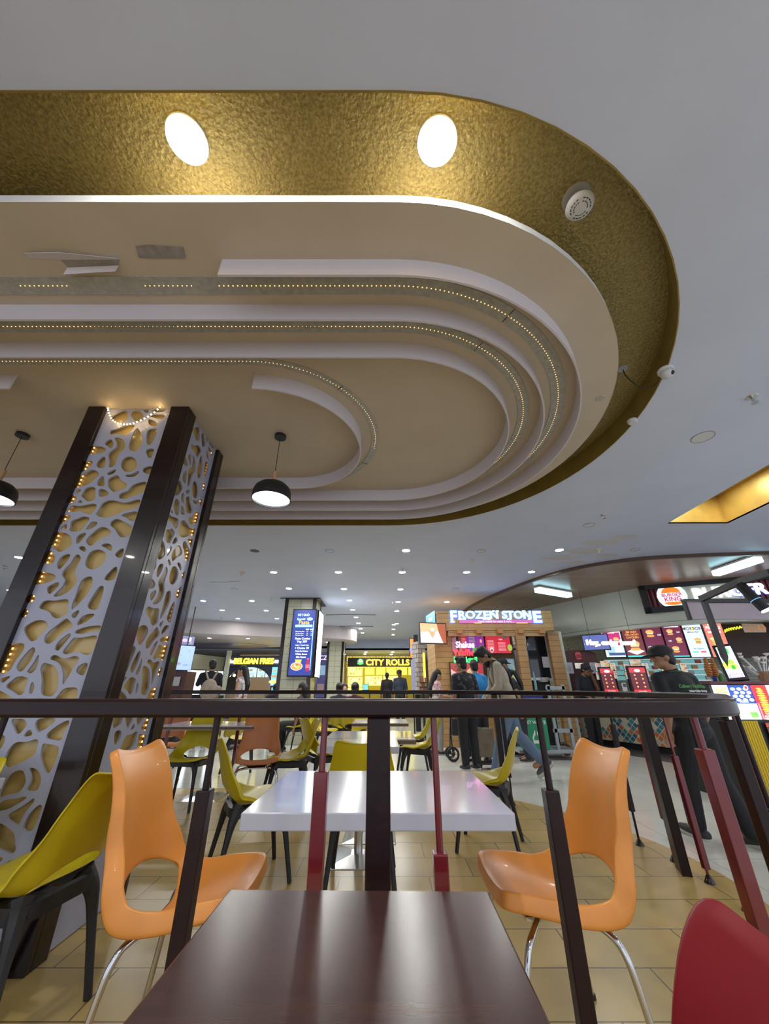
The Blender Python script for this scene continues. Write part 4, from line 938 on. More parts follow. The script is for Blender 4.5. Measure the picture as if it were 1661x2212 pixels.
def bowl(px, py, Y, r, label, m=None, z=None):
    x, z1, z0 = PY(px, py-5, py+5, Y); z = z if z is not None else z0; mb = MB(); mb.lathe([(.001,.0),(r*.6,.0),(r,.09),(r*.96,.09),(r*.55,.01)], n=22); o = mb.build('paper_bowl', m or mat('white_paper', (.75,.76,.74), .6), smooth=True); o.location = (x,Y,max(1.0,z)); tag(o, label, 'bowl')
bowl(1172, 1468, KY+.5, .16, 'white bowl on the counter edge right of the kiosk post')
# dark service window between kiosk post and pine post
m_, w_, h_ = upright(1143,1186,1372,1468,KY+.6)
t = thing('service_window', 'dark glazed service window with reflections right of the kiosk', 'window', m_.to_translation())
mb = MB(); mb.box((0,0,-.02),(w_,h_,.02)); xform(mb, m_); mb.build('glass', mat('dark_glass', (.015,.02,.03), .06, coat=.5), t, world=True)
mb = MB(); mb.box((w_/2,0,0),(.05,h_,.06)); mb.box((0,-h_/2,0),(w_,.05,.10)); xform(mb, m_); mb.build('frame', M['lip'], t, world=True)
mb = MB(); mb.box((w_*.28,-h_*.12,.01),(w_*.32,h_*.24,.004)); xform(mb, m_); mb.build('paper_notice', mat('paper', (.70,.70,.78), .7), t, world=True)
m_, w_, h_ = upright(1143,1190,1470,1502,KY+.5); t = thing('black_counter', 'black counter block below the dark service window', 'counter', (m_.to_translation().x, KY+.5, 0))
mb = MB(); z = m_.to_translation().z + h_/2; mb.box((m_.to_translation().x, KY+.75, z/2),(w_,.5,z)); mb.build('body', M['black'], t, world=True)
mb = MB(); mb.box((m_.to_translation().x-w_*.25, KY+.55, z+.03),(w_*.5,.3,.05)); mb.build('tray', mat('white_paper', (.75,.76,.74), .6), t, world=True)
# ---------------------------------------------------------------- burger counter
WALLC = catmull([(3.55,15.0),(3.9,12.4),(4.6,10.5),(5.2,9.35),(5.85,8.45),(6.7,7.85),(7.7,7.5),(9.5,7.2),(12.5,7.0)], 6)
def offc(pts, d):
    out = []
    for i, p in enumerate(pts):
        t_ = (pts[min(i+1,len(pts)-1)] - pts[max(i-1,0)]).normalized(); out.append(p + Vector((-t_.y, t_.x, 0)) * d)
    return out
mb = MB(); mb.tube([(p.x,p.y,(2.42+ZC)/2) for p in WALLC], 0, rect=(.12, ZC-2.42-.03), up=(0,0,1)); struct(mb.build('wall_right_fascia', M['offwhite']), 'glossy off white curved fascia wall over the burger counter')
mb = MB(); mb.tube([(p.x,p.y,2.385) for p in WALLC], 0, rect=(.20,.075), up=(0,0,1)); struct(mb.build('trim_12', M['offwhite']), 'cream beam along the bottom of the curved fascia')
INNER = offc(WALLC, 2.6)
M['stonewall'] = brick_mat('white_brick_wall', (.45,.44,.36), (.38,.37,.30), (.25,.24,.2), .35, .07, .006, .6, .5, .6, axes='XZ')
mb = MB(); mb.tube([(p.x,p.y,1.6) for p in INNER], 0, rect=(.1,3.2), up=(0,0,1)); struct(mb.build('wall_right', M['stonewall']), 'rear wall of the burger counter')
# counter with diamond mosaic
def mosaic():
    m = bpy.data.materials.new('diamond_mosaic'); m.use_nodes = True; nt = m.node_tree; N = nt.nodes; L = nt.links; b = N['Principled BSDF']
    uv = N.new('ShaderNodeUVMap'); uv.uv_map = 'UV'; mp = N.new('ShaderNodeMapping'); mp.inputs['Rotation'].default_value = (0,0,R(45)); mp.inputs['Scale'].default_value = (11,11,11)
    L.new(uv.outputs[0], mp.inputs[0]); fl_ = N.new('ShaderNodeVectorMath'); fl_.operation = 'FLOOR'; L.new(mp.outputs[0], fl_.inputs[0])
    wn = N.new('ShaderNodeTexWhiteNoise'); wn.noise_dimensions = '2D'; L.new(fl_.outputs[0], wn.inputs['Vector'])
    r = N.new('ShaderNodeValToRGB'); r.color_ramp.interpolation = 'CONSTANT'; el = r.color_ramp.elements
    cols = [(0,(.62,.56,.42)),(.40,(.60,.16,.05)),(.56,(.03,.14,.20)),(.72,(.30,.24,.15)),(.84,(.05,.22,.27)),(.92,(.55,.50,.38))]
    el[0].color = (*cols[0][1],1); el[1].position = cols[1][0]; el[1].color = (*cols[1][1],1)
    for p_, c_ in cols[2:]: e = el.new(p_); e.color = (*c_,1)
    L.new(wn.outputs['Value'], r.inputs[0])
    fr = N.new('ShaderNodeVectorMath'); fr.operation = 'FRACTION'; L.new(mp.outputs[0], fr.inputs[0]); sp = N.new('ShaderNodeSeparateXYZ'); L.new(fr.outputs[0], sp.inputs[0])
    mn = N.new('ShaderNodeMath'); mn.operation = 'MINIMUM'; L.new(sp.outputs[0], mn.inputs[0]); L.new(sp.outputs[1], mn.inputs[1])
    lt = N.new('ShaderNodeMath'); lt.operation = 'LESS_THAN'; lt.inputs[1].default_value = .13; L.new(mn.outputs[0], lt.inputs[0])
    mx = N.new('ShaderNodeMix'); mx.data_type = 'RGBA'; L.new(lt.outputs[0], mx.inputs[0]); L.new(r.outputs[0], mx.inputs[6]); mx.inputs[7].default_value = (.62,.58,.46,1)
    L.new(mx.outputs[2], b.inputs['Base Color']); b.inputs['Roughness'].default_value = .35; return m
CF = catmull([tuple(at(px,py,z=.12).xy) for px,py in ((1228,1589),(1300,1597),(1380,1607),(1460,1617),(1540,1627))] + [(7.2,7.2)], 5)
mz = at(1225,1590,z=.12)
bc = thing('burger_counter', 'burger counter with a diamond mosaic front in orange, teal and cream', 'counter', (mz.x, mz.y, 0))
mb = MB(); n = len(CF); vs = [(p.x,p.y,.12) for p in CF] + [(p.x,p.y,.98) for p in CF]; mb.add(vs, [(i,i+1,n+i+1,n+i) for i in range(n-1)])
fr_ = mb.build('mosaic_front', mosaic(), bc, world=True); me = fr_.data; uvl = me.uv_layers.new(name='UV'); LL = [0]
for i in range(1,n): LL.append(LL[-1] + (CF[i]-CF[i-1]).length)
for p in me.polygons:
    for li in p.loop_indices:
        vi = me.loops[li].vertex_index; uvl.data[li].uv = (LL[vi % n], .12 if vi < n else .98)
OF = offc(CF, .7); ok = lambda a, b__: [(p.x,p.y) for p in a] + [(p.x,p.y) for p in b__[::-1]]
mb = MB(); mb.prism(ok(offc(CF,-.03), OF), .98, 1.02); mb.build('worktop', M['black'], bc, world=True)
mb = MB(); mb.prism(ok(offc(CF,.04), OF), 0, .115); mb.build('plinth', M['black'], bc, world=True)
mb = MB(); mb.prism(ok(offc(CF,.02), OF), .12, .975); mb.build('carcass', M['black'], bc, world=True)
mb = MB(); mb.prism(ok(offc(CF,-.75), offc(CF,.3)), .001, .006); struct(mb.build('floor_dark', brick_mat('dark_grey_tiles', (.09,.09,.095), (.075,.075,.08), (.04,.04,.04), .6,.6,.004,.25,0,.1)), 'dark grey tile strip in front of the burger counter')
# menu screens over the counter
BK = [
 ('green and pink menu screen with offers, leftmost of the burger menus', (.55,.75,.75), [('r',0,.38,1,.25,(.08,.45,.15)),('r',0,.02,.9,.38,(.45,.03,.16))]+burger(.12,.38,.10)+burger(.2,-.02,.13)+[('r',-.2,-.3,.42,.2,(.3,.5,.6)),('r',.1,-.42,.9,.08,(.05,.08,.2)),('t','OFFERS',0,.20,.06,(.9,.9,.9))]),
 ('brown menu screen headed WHOPPER DELUXE with one large burger', (.13,.03,.04), [('t','WHOPPER',0,.43,.11,(.55,.85,.95)),('t','DELUXE',0,.34,.11,(.55,.85,.95)),('t','SMOKEY',0,.22,.08,(.75,.35,.10)),('t','CRUNCHY',0,.14,.08,(.75,.35,.10)),('t','CHICKEN',0,.06,.08,(.75,.35,.10)),('p',[(-.45,-.34),(0,-.24),(.45,-.34),(0,-.44)],(.8,.8,.8))]+burger(0,-.20,.24)+[('r',0,-.48,1,.04,(.05,.55,.50))]),
 ('maroon PERI PERI menu screen with two burgers', (.12,.02,.05), [('r',0,.42,.8,.14,(.75,.75,.85)),('t','PERI PERI',0,.42,.10,(.35,.10,.45))]+burger(-.12,.16,.18)+burger(.16,-.28,.18)+[('t','199',.34,.12,.07,(.6,.8,.9)),('t','179',-.32,-.22,.07,(.6,.8,.9)),('r',0,-.48,1,.03,(.05,.55,.50))]),
 ('maroon PERI PERI menu screen with three burgers', (.12,.02,.05), [('r',0,.42,.8,.14,(.75,.75,.85)),('t','PERI PERI',0,.42,.10,(.35,.10,.45))]+burger(-.14,.20,.14)+burger(.22,-.04,.13)+burger(-.1,-.30,.15)+[('t','169',.28,.2,.06,(.6,.8,.9)),('t','109',-.28,-.05,.06,(.6,.8,.9)),('r',0,-.48,1,.03,(.05,.55,.50))]),
 ('pale blue MONSOON menu screen with a single burger', (.55,.72,.85), [('t','MON',-.24,.30,.13,(.10,.03,.03)),('t','OON',.24,.30,.13,(.10,.03,.03)),('p',[(.02,.40),(-.08,.28),(0,.28),(-.03,.19),(.09,.31),(0,.31)],(.9,.6,.05)),('t','MEALS FEST',0,.20,.06,(.10,.03,.03))]+burger(.1,-.06,.15)+[('t','99 Classics',0,-.27,.06,(.05,.05,.08)),('r',-.2,-.36,.28,.05,(.1,.6,.4)),('r',.2,-.36,.28,.05,(.6,.1,.1))]),
 ('salmon red menu screen with a tall green drink, rightmost of the burger menus', (.60,.18,.13), [('t','KING',0,.42,.10,(.5,.85,.95)),('t','FRYERS',0,.32,.12,(.5,.85,.95)),('r',0,.20,.7,.06,(.8,.6,.6)),('p',[(-.30,0),(.20,.03),(.12,-.45),(-.10,-.45)],(.42,.45,.08)),('e',-.05,.01,.16,.04,(.6,.65,.25))]),
]
for i, (lab, base, shp) in enumerate(BK):
    pl = (1302,1347,1392,1437,1482,1528)[i]; Yq = 9.75 - i*.15
    m_, w_, h_ = upright(pl, pl+41, 1346-i*.6, 1419, Yq, Yq-.10)
    screen('menu_screen', lab, 'menu screen', m_, w_, h_, shp, base, 1.5, group='burger menu screens', fw=.015)
m_, w_, h_ = upright(1260,1314,1372,1403,9.3,9.0)
screen('order_screen', 'dark blue hanging screen left of the burger menus', 'screen', m_, w_, h_, [('e',-.46,.3,.03,.03,(.5,.05,.1)),('e',-.46,-.1,.03,.03,(.4,.5,.8))], (.07,.10,.30), 1.4)
a = at(1268,1390,Y=8.6); t = thing('neon_word', 'white and orange glowing words Hey, order here! over the blue screen', 'neon sign', a)
sign_letters('Hey, order here!', 1268,1372,1382,1397, t, emat('white_neon', (1,.92,.85), 5), emat('orange_neon_edge', (1,.35,.05), 2.0), .010, Y=8.6, name='neon_tube', hw=.020)
for px in (1275,1365):
    q_ = at(px,1384,Y=8.62); mb = MB(); mb.cyl((q_.x,8.62,q_.z),(q_.x,8.62,ZC), .004, n=6); mb.build('hanger', M['black'], t, world=True)
m_, w_, h_ = upright(1214,1296,1404,1500,9.6,9.4)
t = thing('arched_wood_panel', 'burgundy wood arch panel with a small round bun logo', 'panel', m_.to_translation())
pts = [(-w_/2,-h_/2),(w_/2,-h_/2),(w_/2,h_*.38)] + [(w_/2*math.cos(R(a_))*1.0, h_*.38+h_*.12*math.sin(R(a_))) for a_ in range(10,180,12)] + [(-w_/2,h_*.38)]
mb = MB(); mb.prism(pts, -.03, 0, 0, m_); mb.build('board', mat('burgundy_wood', (.10,.02,.02), .4, noise=.3, nscale=20, stretch=(8,8,1)), t, world=True)
def bun_logo(parent, mtx, s, line, emit, disc=None):
    mb = MB()
    if disc: 
        q = shapes_mb(s*2.3, s*2.3, [('e',0,0,.5,.5,disc)], disc); q.v = q.v[4:]; q.f = [tuple(i-4 for i in f) for f in q.f[1:]]; q.m = q.m[1:]; q.c = q.c[1:]; xform(q, mtx); q.build('disc', vcol_mat('lit_print_%s' % emit, emit), parent, world=True)
    bun, red = line
    sh = [('p',[(-.36+.0,.16)]+[(.36*math.cos(R(a_)), .16+.26*math.sin(R(a_))) for a_ in range(180,-1,-15)], bun), ('t','BURGER',0,.06,.21,red),('t','KING',0,-.14,.27,red),
          ('p',[(.36,-.26)]+[(.36*math.cos(R(a_)), -.26+.14*math.sin(R(a_))) for a_ in range(0,-181,-15)], bun)]
    q = shapes_mb(s*2, s*2, sh, (.9,.9,.9)); q.v = q.v[4:]; q.f = [tuple(i-4 for i in f) for f in q.f[1:]]; q.m = q.m[1:]; q.c = q.c[1:]
    xform(q, mtx @ Matrix.Translation((0,0,.004))); q.build('bun_logo', vcol_mat('lit_print_%s' % emit, emit), parent, world=True)
lm, _, _ = upright(1240,1258,1410,1424,9.45); bun_logo(t, lm, .10, ((.45,.05,.06),(.45,.05,.06)), .35)
for px, w2, lab in ((1230,16,'left'),(1283,18,'right')):
    lm, w2_, h2_ = upright(px-8, px+8, 1431, 1455, 9.35); panel_part('notice_sheet', t, lm, w2_, h2_, [('r',0,.2-.1*i,.7,.02,(.3,.3,.4)) for i in range(5)], (.5,.55,.65), .0)
# order kiosks, card readers and counter clutter
def kiosk(pl, pr, py0, py1, Y, label):
    m_, w_, h_ = upright(pl, pr, py0, py1, Y, Y-.05); shp = [('r',0,.40,1,.2,(.45,.04,.05)),('e',0,.38,.12,.06,(.85,.8,.9)),('t','PERI PERI',0,.38,.05,(.3,.1,.4))]
    for r_ in range(4):
        for c_ in range(2): shp += burger(-.22+.44*c_, .20-.15*r_, .055)
    shp += [('r',0,-.42,1,.12,(.70,.03,.04)),('t','Touch to Start',0,-.42,.05,(.95,.95,.9)),('r',0,-.49,1,.03,(.85,.6,.05))]
    t = screen('order_kiosk', label, 'kiosk', m_, w_, h_, shp, (.10,.02,.03), 1.5, depth=.06, group='touch order kiosks', fw=.03)
    mb = MB(); c_ = m_.to_translation(); z0 = c_.z-h_/2; mb.box((c_.x, c_.y+.03, (z0+1.02)/2),(.12,.08,max(.02,z0-1.02))); mb.build('stand', M['black'], t, world=True)
kiosk(1301,1330,1444,1497,8.7,'touch order kiosk with maroon menu, left of the two on the burger counter'); kiosk(1364,1399,1442,1498,8.3,'touch order kiosk with maroon menu, right of the two on the burger counter')
def reader(px, py0, py1, Y, label):
    x, z1, z0 = PY(px, py0, py1, Y); t = thing('card_reader', label, 'card reader', (x,Y,1.02), 0, 'white card readers')
    mb = MB(); mb.tube([(0,0,0),(0,0,max(.05,z1-1.02-.08))], .018, 8); mb.lathe([(.06,0),(.055,.012),(.02,.02)], n=16); mb.build('stalk', M['lip'], t, smooth=True)
    mb = MB(); mb.box((0,-.02,z1-1.02-.05),(.085,.03,.15)); mb.build('handset', M['lip'], t, bevel=.006)
    mb = MB(); mb.box((0,-.038,z1-1.02-.02),(.06,.004,.06)); mb.build('screen', mat('dim_lcd', (.05,.07,.12), .2), t)
reader(1346,1478,1500,8.3,'white card reader on a stalk between the two order kiosks'); reader(1419,1478,1500,7.9,'white card reader on a stalk left of the man in the black cap')
rnd = random.Random(3); cols = [(.75,.55,.10),(.60,.08,.06),(.75,.70,.60),(.65,.30,.10),(.20,.35,.45),(.5,.5,.5)]
def card(px0, px1, py0, py1, Y, label, seed):
    r_ = random.Random(seed); m_, w_, h_ = upright(px0,px1,py0,py1,Y)
    sh = [('r',r_.uniform(-.3,.3),r_.uniform(-.4,.4),r_.uniform(.2,.5),r_.uniform(.05,.2),r_.choice(cols)) for _ in range(7)] + burger(0,-.2,.16) + [('t','MEAL',0,.3,.2,(.6,.05,.05))]
    t = screen('menu_card', label, 'menu card', m_, w_, h_, sh, (.62,.58,.52), .55, depth=.01, group='small menu cards on the burger counter', fw=.004)
    c_ = m_.to_translation(); z0 = c_.z-h_/2; mb = MB(); mb.box((c_.x, c_.y+.03, (1.02+z0)/2),(.02,.02,max(.02,z0-1.02))); mb.build('stem', M['black'], t, world=True)
for i, (a0,a1,b0_,b1_) in enumerate(((1242,1262,1432,1444),(1297,1319,1428,1441),(1286,1298,1433,1450),(1288,1299,1452,1468),(1318,1330,1432,1448),(1326,1333,1450,1466),(1360,1385,1424,1439),(1348,1361,1434,1450),(1351,1362,1452,1467),(1386,1401,1432,1445),(1392,1402,1448,1462),(1430,1448,1440,1462),(1470,1484,1432,1452),(1464,1482,1452,1466))):
    card(a0,a1,b0_,b1_,9.0 - (a0-1240)*.0045,'small printed menu card standing among the cards on the burger counter', i)
# steel shelving and heated chute behind the kiosks
m_, w_, h_ = upright(1310,1545,1421,1470,9.9,9.0); t = thing('food_chute', 'long teal lit steel food chute with shelves behind the order kiosks', 'shelving', m_.to_translation())
mb = MB(); mb.box((0,0,-.35),(w_,h_,.02)); xform(mb, m_); mb.build('lit_backing', emat('teal_lit_back', (.20,.50,.50), .9), t, world=True)
for k in range(5):
    mb = MB(); mb.box((0,-h_/2+h_*k/4.3,-.15),(w_,.02,.3)); xform(mb, m_); mb.build('shelf', M['steel'], t, world=True)
for k in range(22):
    mb = MB(); x_ = -w_/2+w_*(k+.5)/22; y_ = -h_/2+h_*(k%4)/4.3+.05
    mb.box((x_,y_,-.1),(.10,.08,.1)); xform(mb, m_); o = mb.build('burger_box', mat('box_%d' % (k%3), [(.65,.35,.12),(.5,.08,.06),(.6,.6,.55)][k%3], .5), t, world=True)
# burger sign on the fascia
def wall_pt(px, off_=0):
    """where the view ray at px meets the fascia curve"""
    best = None
    for i in range(len(WALLC)-1):
        for f in (0,.25,.5,.75):
            p = WALLC[i].lerp(WALLC[i+1], f); q = at(px, 1290, Y=p.y)
            if best is None or abs(q.x-p.x) < best[0]: best = (abs(q.x-p.x), p.copy())
    return best[1]
pA = wall_pt(1378); pB = wall_pt(1700); d_ = (pB-pA).normalized(); nrm = Vector((d_.y,-d_.x,0)); pA2 = pA + nrm*.22; pB2 = pA2 + d_*5.2
zA = at(1378,1266,Y=pA2.y).z; zB = at(1385,1325,Y=pA2.y).z
m_, w_, h_ = quad_frame(Vector((pA2.x,pA2.y,zA)), Vector((pB2.x,pB2.y,zA)), Vector((pA2.x,pA2.y,zB)))
t = thing('burger_sign', 'long black framed sign with lit white capitals and a round bun logo', 'sign', m_.to_translation())
mb = MB()
for k in range(60): x_ = -w_/2+w_*(k+.5)/60; mb.cyl((x_,-h_/2,-.03),(x_,h_/2,-.03), w_/60*.42, n=8)
mb.box((0,0,-.05),(w_,h_,.02)); xform(mb, m_); mb.build('corrugated_back', mat('maroon_corrugated', (.13,.012,.02), .35), t, world=True, smooth=True)
fb = .11
for (cx_,cy_,sx_,sy_) in ((0,h_/2-fb/2,w_,fb),(0,-h_/2+fb/2,w_,fb),(-w_/2+fb/2,0,fb,h_),(w_/2-fb/2,0,fb,h_)):
    mb = MB(); mb.box((cx_,cy_,.02),(sx_,sy_,.10)); xform(mb, m_); mb.build('frame_bar', M['black'], t, world=True)
mi = m_.inverted()
def on_sign(px, py):
    a = at(px,py,Y=1.0) - Vector((0,0,CH)); o_ = Vector((0,0,CH)); n_ = nrm; k = (m_.to_translation()-o_).dot(n_)/a.dot(n_); return mi @ (o_ + a*k)
c_ = on_sign(1450,1289); bun_logo(t, m_ @ Matrix.Translation((c_.x,c_.y,.06)), .235, ((1.0,.22,.02),(.55,.02,.10)), 1.0, disc=(.80,.88,.95))
lB = on_sign(1494,1284); s_h = on_sign(1500,1270).y - on_sign(1500,1294).y
q = text_mb('BURGER KING', 1.0, .02, offset=.028, align='LEFT'); hs = max(v[1] for v in q.v)-min(v[1] for v in q.v); sc_ = abs(s_h)/hs
wt = on_sign(1634,1284).x - lB.x; q5 = text_mb('BURGE', 1.0, 0, align='LEFT'); sxx = wt/max(v[0] for v in q5.v)*.97
cy_ = (max(v[1] for v in q.v)+min(v[1] for v in q.v))/2
q.v = [(lB.x+v[0]*sxx, lB.y+(v[1]-cy_)*sc_, .05+v[2]) for v in q.v]; xform(q, m_); q.build('lettering', emat('white_lit_letter', (1,1,1), 1.9), t, world=True)
q = text_mb('BURGER KING', 1.0, .001, offset=.055, align='LEFT'); q.v = [(lB.x+v[0]*sxx, lB.y+(v[1]-cy_)*sc_, .02+v[2]) for v in q.v]; xform(q, m_); q.build('halo', emat('blue_halo', (.08,.12,1.0), 1.4), t, world=True)
# tube lights under the canopy
def tube_light(p0, p1, label, r=.075):
    a = at(*p0, z=ZC-.13); b_ = at(*p1, z=ZC-.13); c_ = (a+b_)/2; L_ = (b_-a).length; rz = math.atan2(b_.y-a.y, b_.x-a.x)
    t = thing('tube_light', label, 'light', (c_.x,c_.y,ZC-.06), rz, 'boxed tube lights under the plank canopy')
    mb = MB(); mb.box((0,0,-.06),(L_,.15,.10)); mb.build('diffuser', M['bluetube'], t, bevel=.01)
    mb = MB(); mb.box((0,0,.0),(L_,.16,.03)); mb.build('mounting', M['lip'], t)
tube_light((1160,1275),(1230,1287),'boxed glowing tube light over the kiosk end of the canopy, the farther one'); tube_light((1546,1240),(1640,1209),'boxed glowing tube light under the canopy above the burger sign')
# pine post and cream column at the left of the burger counter
m_, w_, h_ = upright(1206,1222,1372,1500,9.4); c_ = m_.to_translation(); mb = MB(); mb.box((c_.x,c_.y,1.19),(w_,.15,2.38)); o = mb.build('pillar_post', M['offwhite']); tag(o, 'cream painted post between the pine post and the wood arch', 'post')
# ---------------------------------------------------------------- snack stall at the right
SY = 4.90
xs0 = at(1535,1482,Y=SY).x
st = thing('snack_stall', 'snack stall counter with bright food panels and a yellow ribbed front at the right edge', 'stall', (xs0+.7, SY, 0))
zt = at(1600,1478,Y=SY).z; zm = at(1600,1555,Y=SY).z
XR = xs0 + 1.9
mb = MB(); mb.box(((xs0+XR)/2, SY+.38, zm/2),(XR-xs0,.72,zm)); mb.build('carcass', M['black'], st, world=True)
mb = MB(); mb.box(((xs0+XR)/2, SY+.36, (zt+zm)/2),(XR-xs0,.66,zt-zm-.01)); mb.build('light_box', M['black'], st, world=True)
mb = MB(); mb.box(((xs0+XR)/2, SY+.34, zt+.015),(XR-xs0+.04,.74,.03)); mb.build('worktop', mat('maroon_top', (.10,.02,.03), .3), st, world=True)
mb = MB(); wy = .40
for k in range(14): mb.cyl((xs0+wy*(k+.5)/14, SY+.005, .03),(xs0+wy*(k+.5)/14, SY+.005, zm-.01), wy/14*.47, n=8)
mb.build('ribbed_front', mat('yellow_ribbed_panel', (.60,.42,.01), .35), st, world=True, smooth=True)
def stp(x0_, x1_, z0_, z1_, base, shp, e, name='food_panel'):
    m_, w_, h_ = quad_frame(Vector((x0_,SY-.012,z1_)), Vector((x1_,SY-.012,z1_)), Vector((x0_,SY-.012,z0_)))
    panel_part(name, st, m_, w_, h_, shp, base, e)
X = lambda px: at(px,1515,Y=SY).x
zh = zm + (zt-zm)*.46
nug = [('e',r_.uniform(-.3,.3),.22+r_.uniform(-.16,.14),.05,.04,(.85,.62,.10)) for r_ in [random.Random(5)] for _ in range(34)]
stp(xs0, X(1580), zh, zt-.01, (.9,.95,.97), nug+[('p',[(-.34,-.22),(.34,-.22),(.24,-.5),(-.24,-.5)],(.03,.50,.20)),('e',0,-.12,.34,.09,(.85,.85,.85))], 1.9)
mom = [('e',-.3+.28*(i%3)+(.1 if i//3%2 else 0), .28-.2*(i//3), .15, .09, (.75,.85,.85)) for i in range(12)]
stp(X(1580), X(1629), zh, zt-.01, (.02,.06,.28), mom+[('e',.30,.36,.14,.14,(.8,.8,.85)),('e',.30,.36,.09,.09,(.75,.04,.04)),('t','MOMOS',0,-.42,.14,(.85,.95,1.0))], 1.9)
bas = [('e',.2*math.cos(i*1.3),-.05+.22*math.sin(i*2.1),.10,.055,(.10+.03*(i%3),.45,.08)) for i in range(12)]
stp(xs0+.06, X(1636), zm+.005, zh-.004, (.62,.85,.80), [('e',.28,.25,.2,.16,(.75,.88,.85)),('e',-.05,.3,.2,.15,(.85,.92,.90)),('e',.25,-.18,.26,.22,(.45,.60,.20)),('t','WRAPS',-.35,-.42,.12,(.1,.3,.5))]+[('e',.25+s_[1]*.35,-.18+s_[2]*.6,s_[3],s_[4],s_[5]) for s_ in bas], 1.9)
spiral = [('e',.0+(.02 if i%2 else -.02),.40-.052*i,.085+.05*math.sin(min(1,i/4)*1.5),.020,(.95,.60,.06)) for i in range(14)]
stp(X(1630), X(1664), zm+.005, zt-.01, (.45,.03,.03), [('r',-.46,0,.07,1,(.25,.03,.15))]+spiral+[('t','Twisted',0,-.34,.07,(.95,.9,.9)),('t','POTATO',0,-.42,.08,(.95,.9,.9)),('e',0,-.48,.2,.03,(.8,.75,.5))], 1.9)
stp(X(1664), XR, zm+.005, zt-.01, (.75,.92,.88), [('e',-.2,.1,.2,.2,(.2,.6,.3)),('e',.1,-.2,.2,.2,(.8,.5,.1))], 1.9)
m_, w_, h_ = quad_frame(Vector((xs0+.47,SY-.012,zm-.03)), Vector((XR-.2,SY-.012,zm-.03)), Vector((xs0+.47,SY-.012,.12)))
fr = [('r',-.36+.025*i,.24+.05*math.sin(i*2.3),.012,.13,(.95,.55,.10)) for i in range(14)]
panel_part('fries_poster', st, m_, w_, h_, [('r',0,.47,1,.06,(.85,.10,.03)),('p',[(-.42,.2),(-.02,.2),(-.08,-.05),(-.36,-.05)],(.12,.12,.13))]+fr+[('e',-.2,-.28,.16,.1,(.8,.35,.08))], (.28,.03,.02), .0)
# posts, frame and spotlight of the stall
fr_t = thing('stall_frame', 'black steel frame of the snack stall with a leaning post and header', 'frame', (xs0+.2, SY+.1, zt+.03))
pA = at(1556,1395,Y=SY+.1); z0 = at(1513,1298,Y=SY+.1)
mb = MB(); mb.box((pA.x, SY+.1, (zt+.03+z0.z)/2),(.055,.055,z0.z-zt-.03)); mb.build('post', M['black'], fr_t, world=True)
xh = pA.x
mb = MB(); mb.tube([(xh-.03,SY+.1,z0.z),(xh+1.3,SY+.1,z0.z)], 0, rect=(.05,.05), up=(0,0,1)); mb.build('header_bar', M['black'], fr_t, world=True)
zz = z0.z
e0 = (xh-.05, SY+.08, zz+.02); k1 = at(1598,1256,Y=SY-.5); k2 = at(1661,1237,Y=SY-.9)
mb = MB(); mb.tube([e0, tuple(k1)], 0, rect=(.055,.07), up=(0,0,1)); mb.build('arm', M['black'], fr_t, world=True)
mb = MB(); mb.tube([tuple(k1), tuple(k2), (k2.x+.5,k2.y-.5,k2.z)], 0, rect=(.055,.07), up=(0,0,1)); mb.build('arm', M['black'], fr_t, world=True)
m_, w_, h_ = upright(1482,1700,1297,1338,SY+.6); t = thing('header_panel', 'pale lilac header board behind the stall frame', 'panel', m_.to_translation())
mb = MB(); mb.box((0,0,0),(w_,h_,.03)); xform(mb, m_); mb.build('board', mat('lilac_board', (.42,.36,.42), .5), t, world=True)
mb = MB(); mb.box((-w_/2,0,.01),(.03,h_*1.05,.06)); mb.box((0,h_/2,.01),(w_,.03,.06)); xform(mb, m_); mb.build('edge', M['black'], t, world=True)
for k_ in (0, 1):
    a = m_.to_translation(); mb = MB(); x_ = xh+.1+k_*1.1; mb.tube([(x_,SY+.1,zz),(x_,a.y,a.z+h_/2)], 0, rect=(.03,.03), up=(0,0,1)); mb.build('bracket', M['black'], fr_t, world=True)
c0 = at(1597,1262,Y=SY-.5); c1 = at(1655,1318,Y=SY-.62)
t = thing('spotlight', 'black tubular spotlight with a lit end at the right edge of the photo', 'spotlight', c0)
mb = MB(); mb.cyl(c0, c1, .055, n=20); mb.build('can', M['black'], t, world=True, smooth=True)
dd = (c1-c0).normalized(); mb = MB(); mb.cyl(c1+dd*.001, c1+dd*.006, .048, n=20); mb.build('lens', M['lampfar'], t, world=True)
mb = MB(); q_ = c0.lerp(c1,.62); mb.cyl(q_, q_+dd*.008, .057, n=20); mb.build('blue_ring', emat('blue_ring_glow', (.15,.5,.9), 1.2), t, world=True)
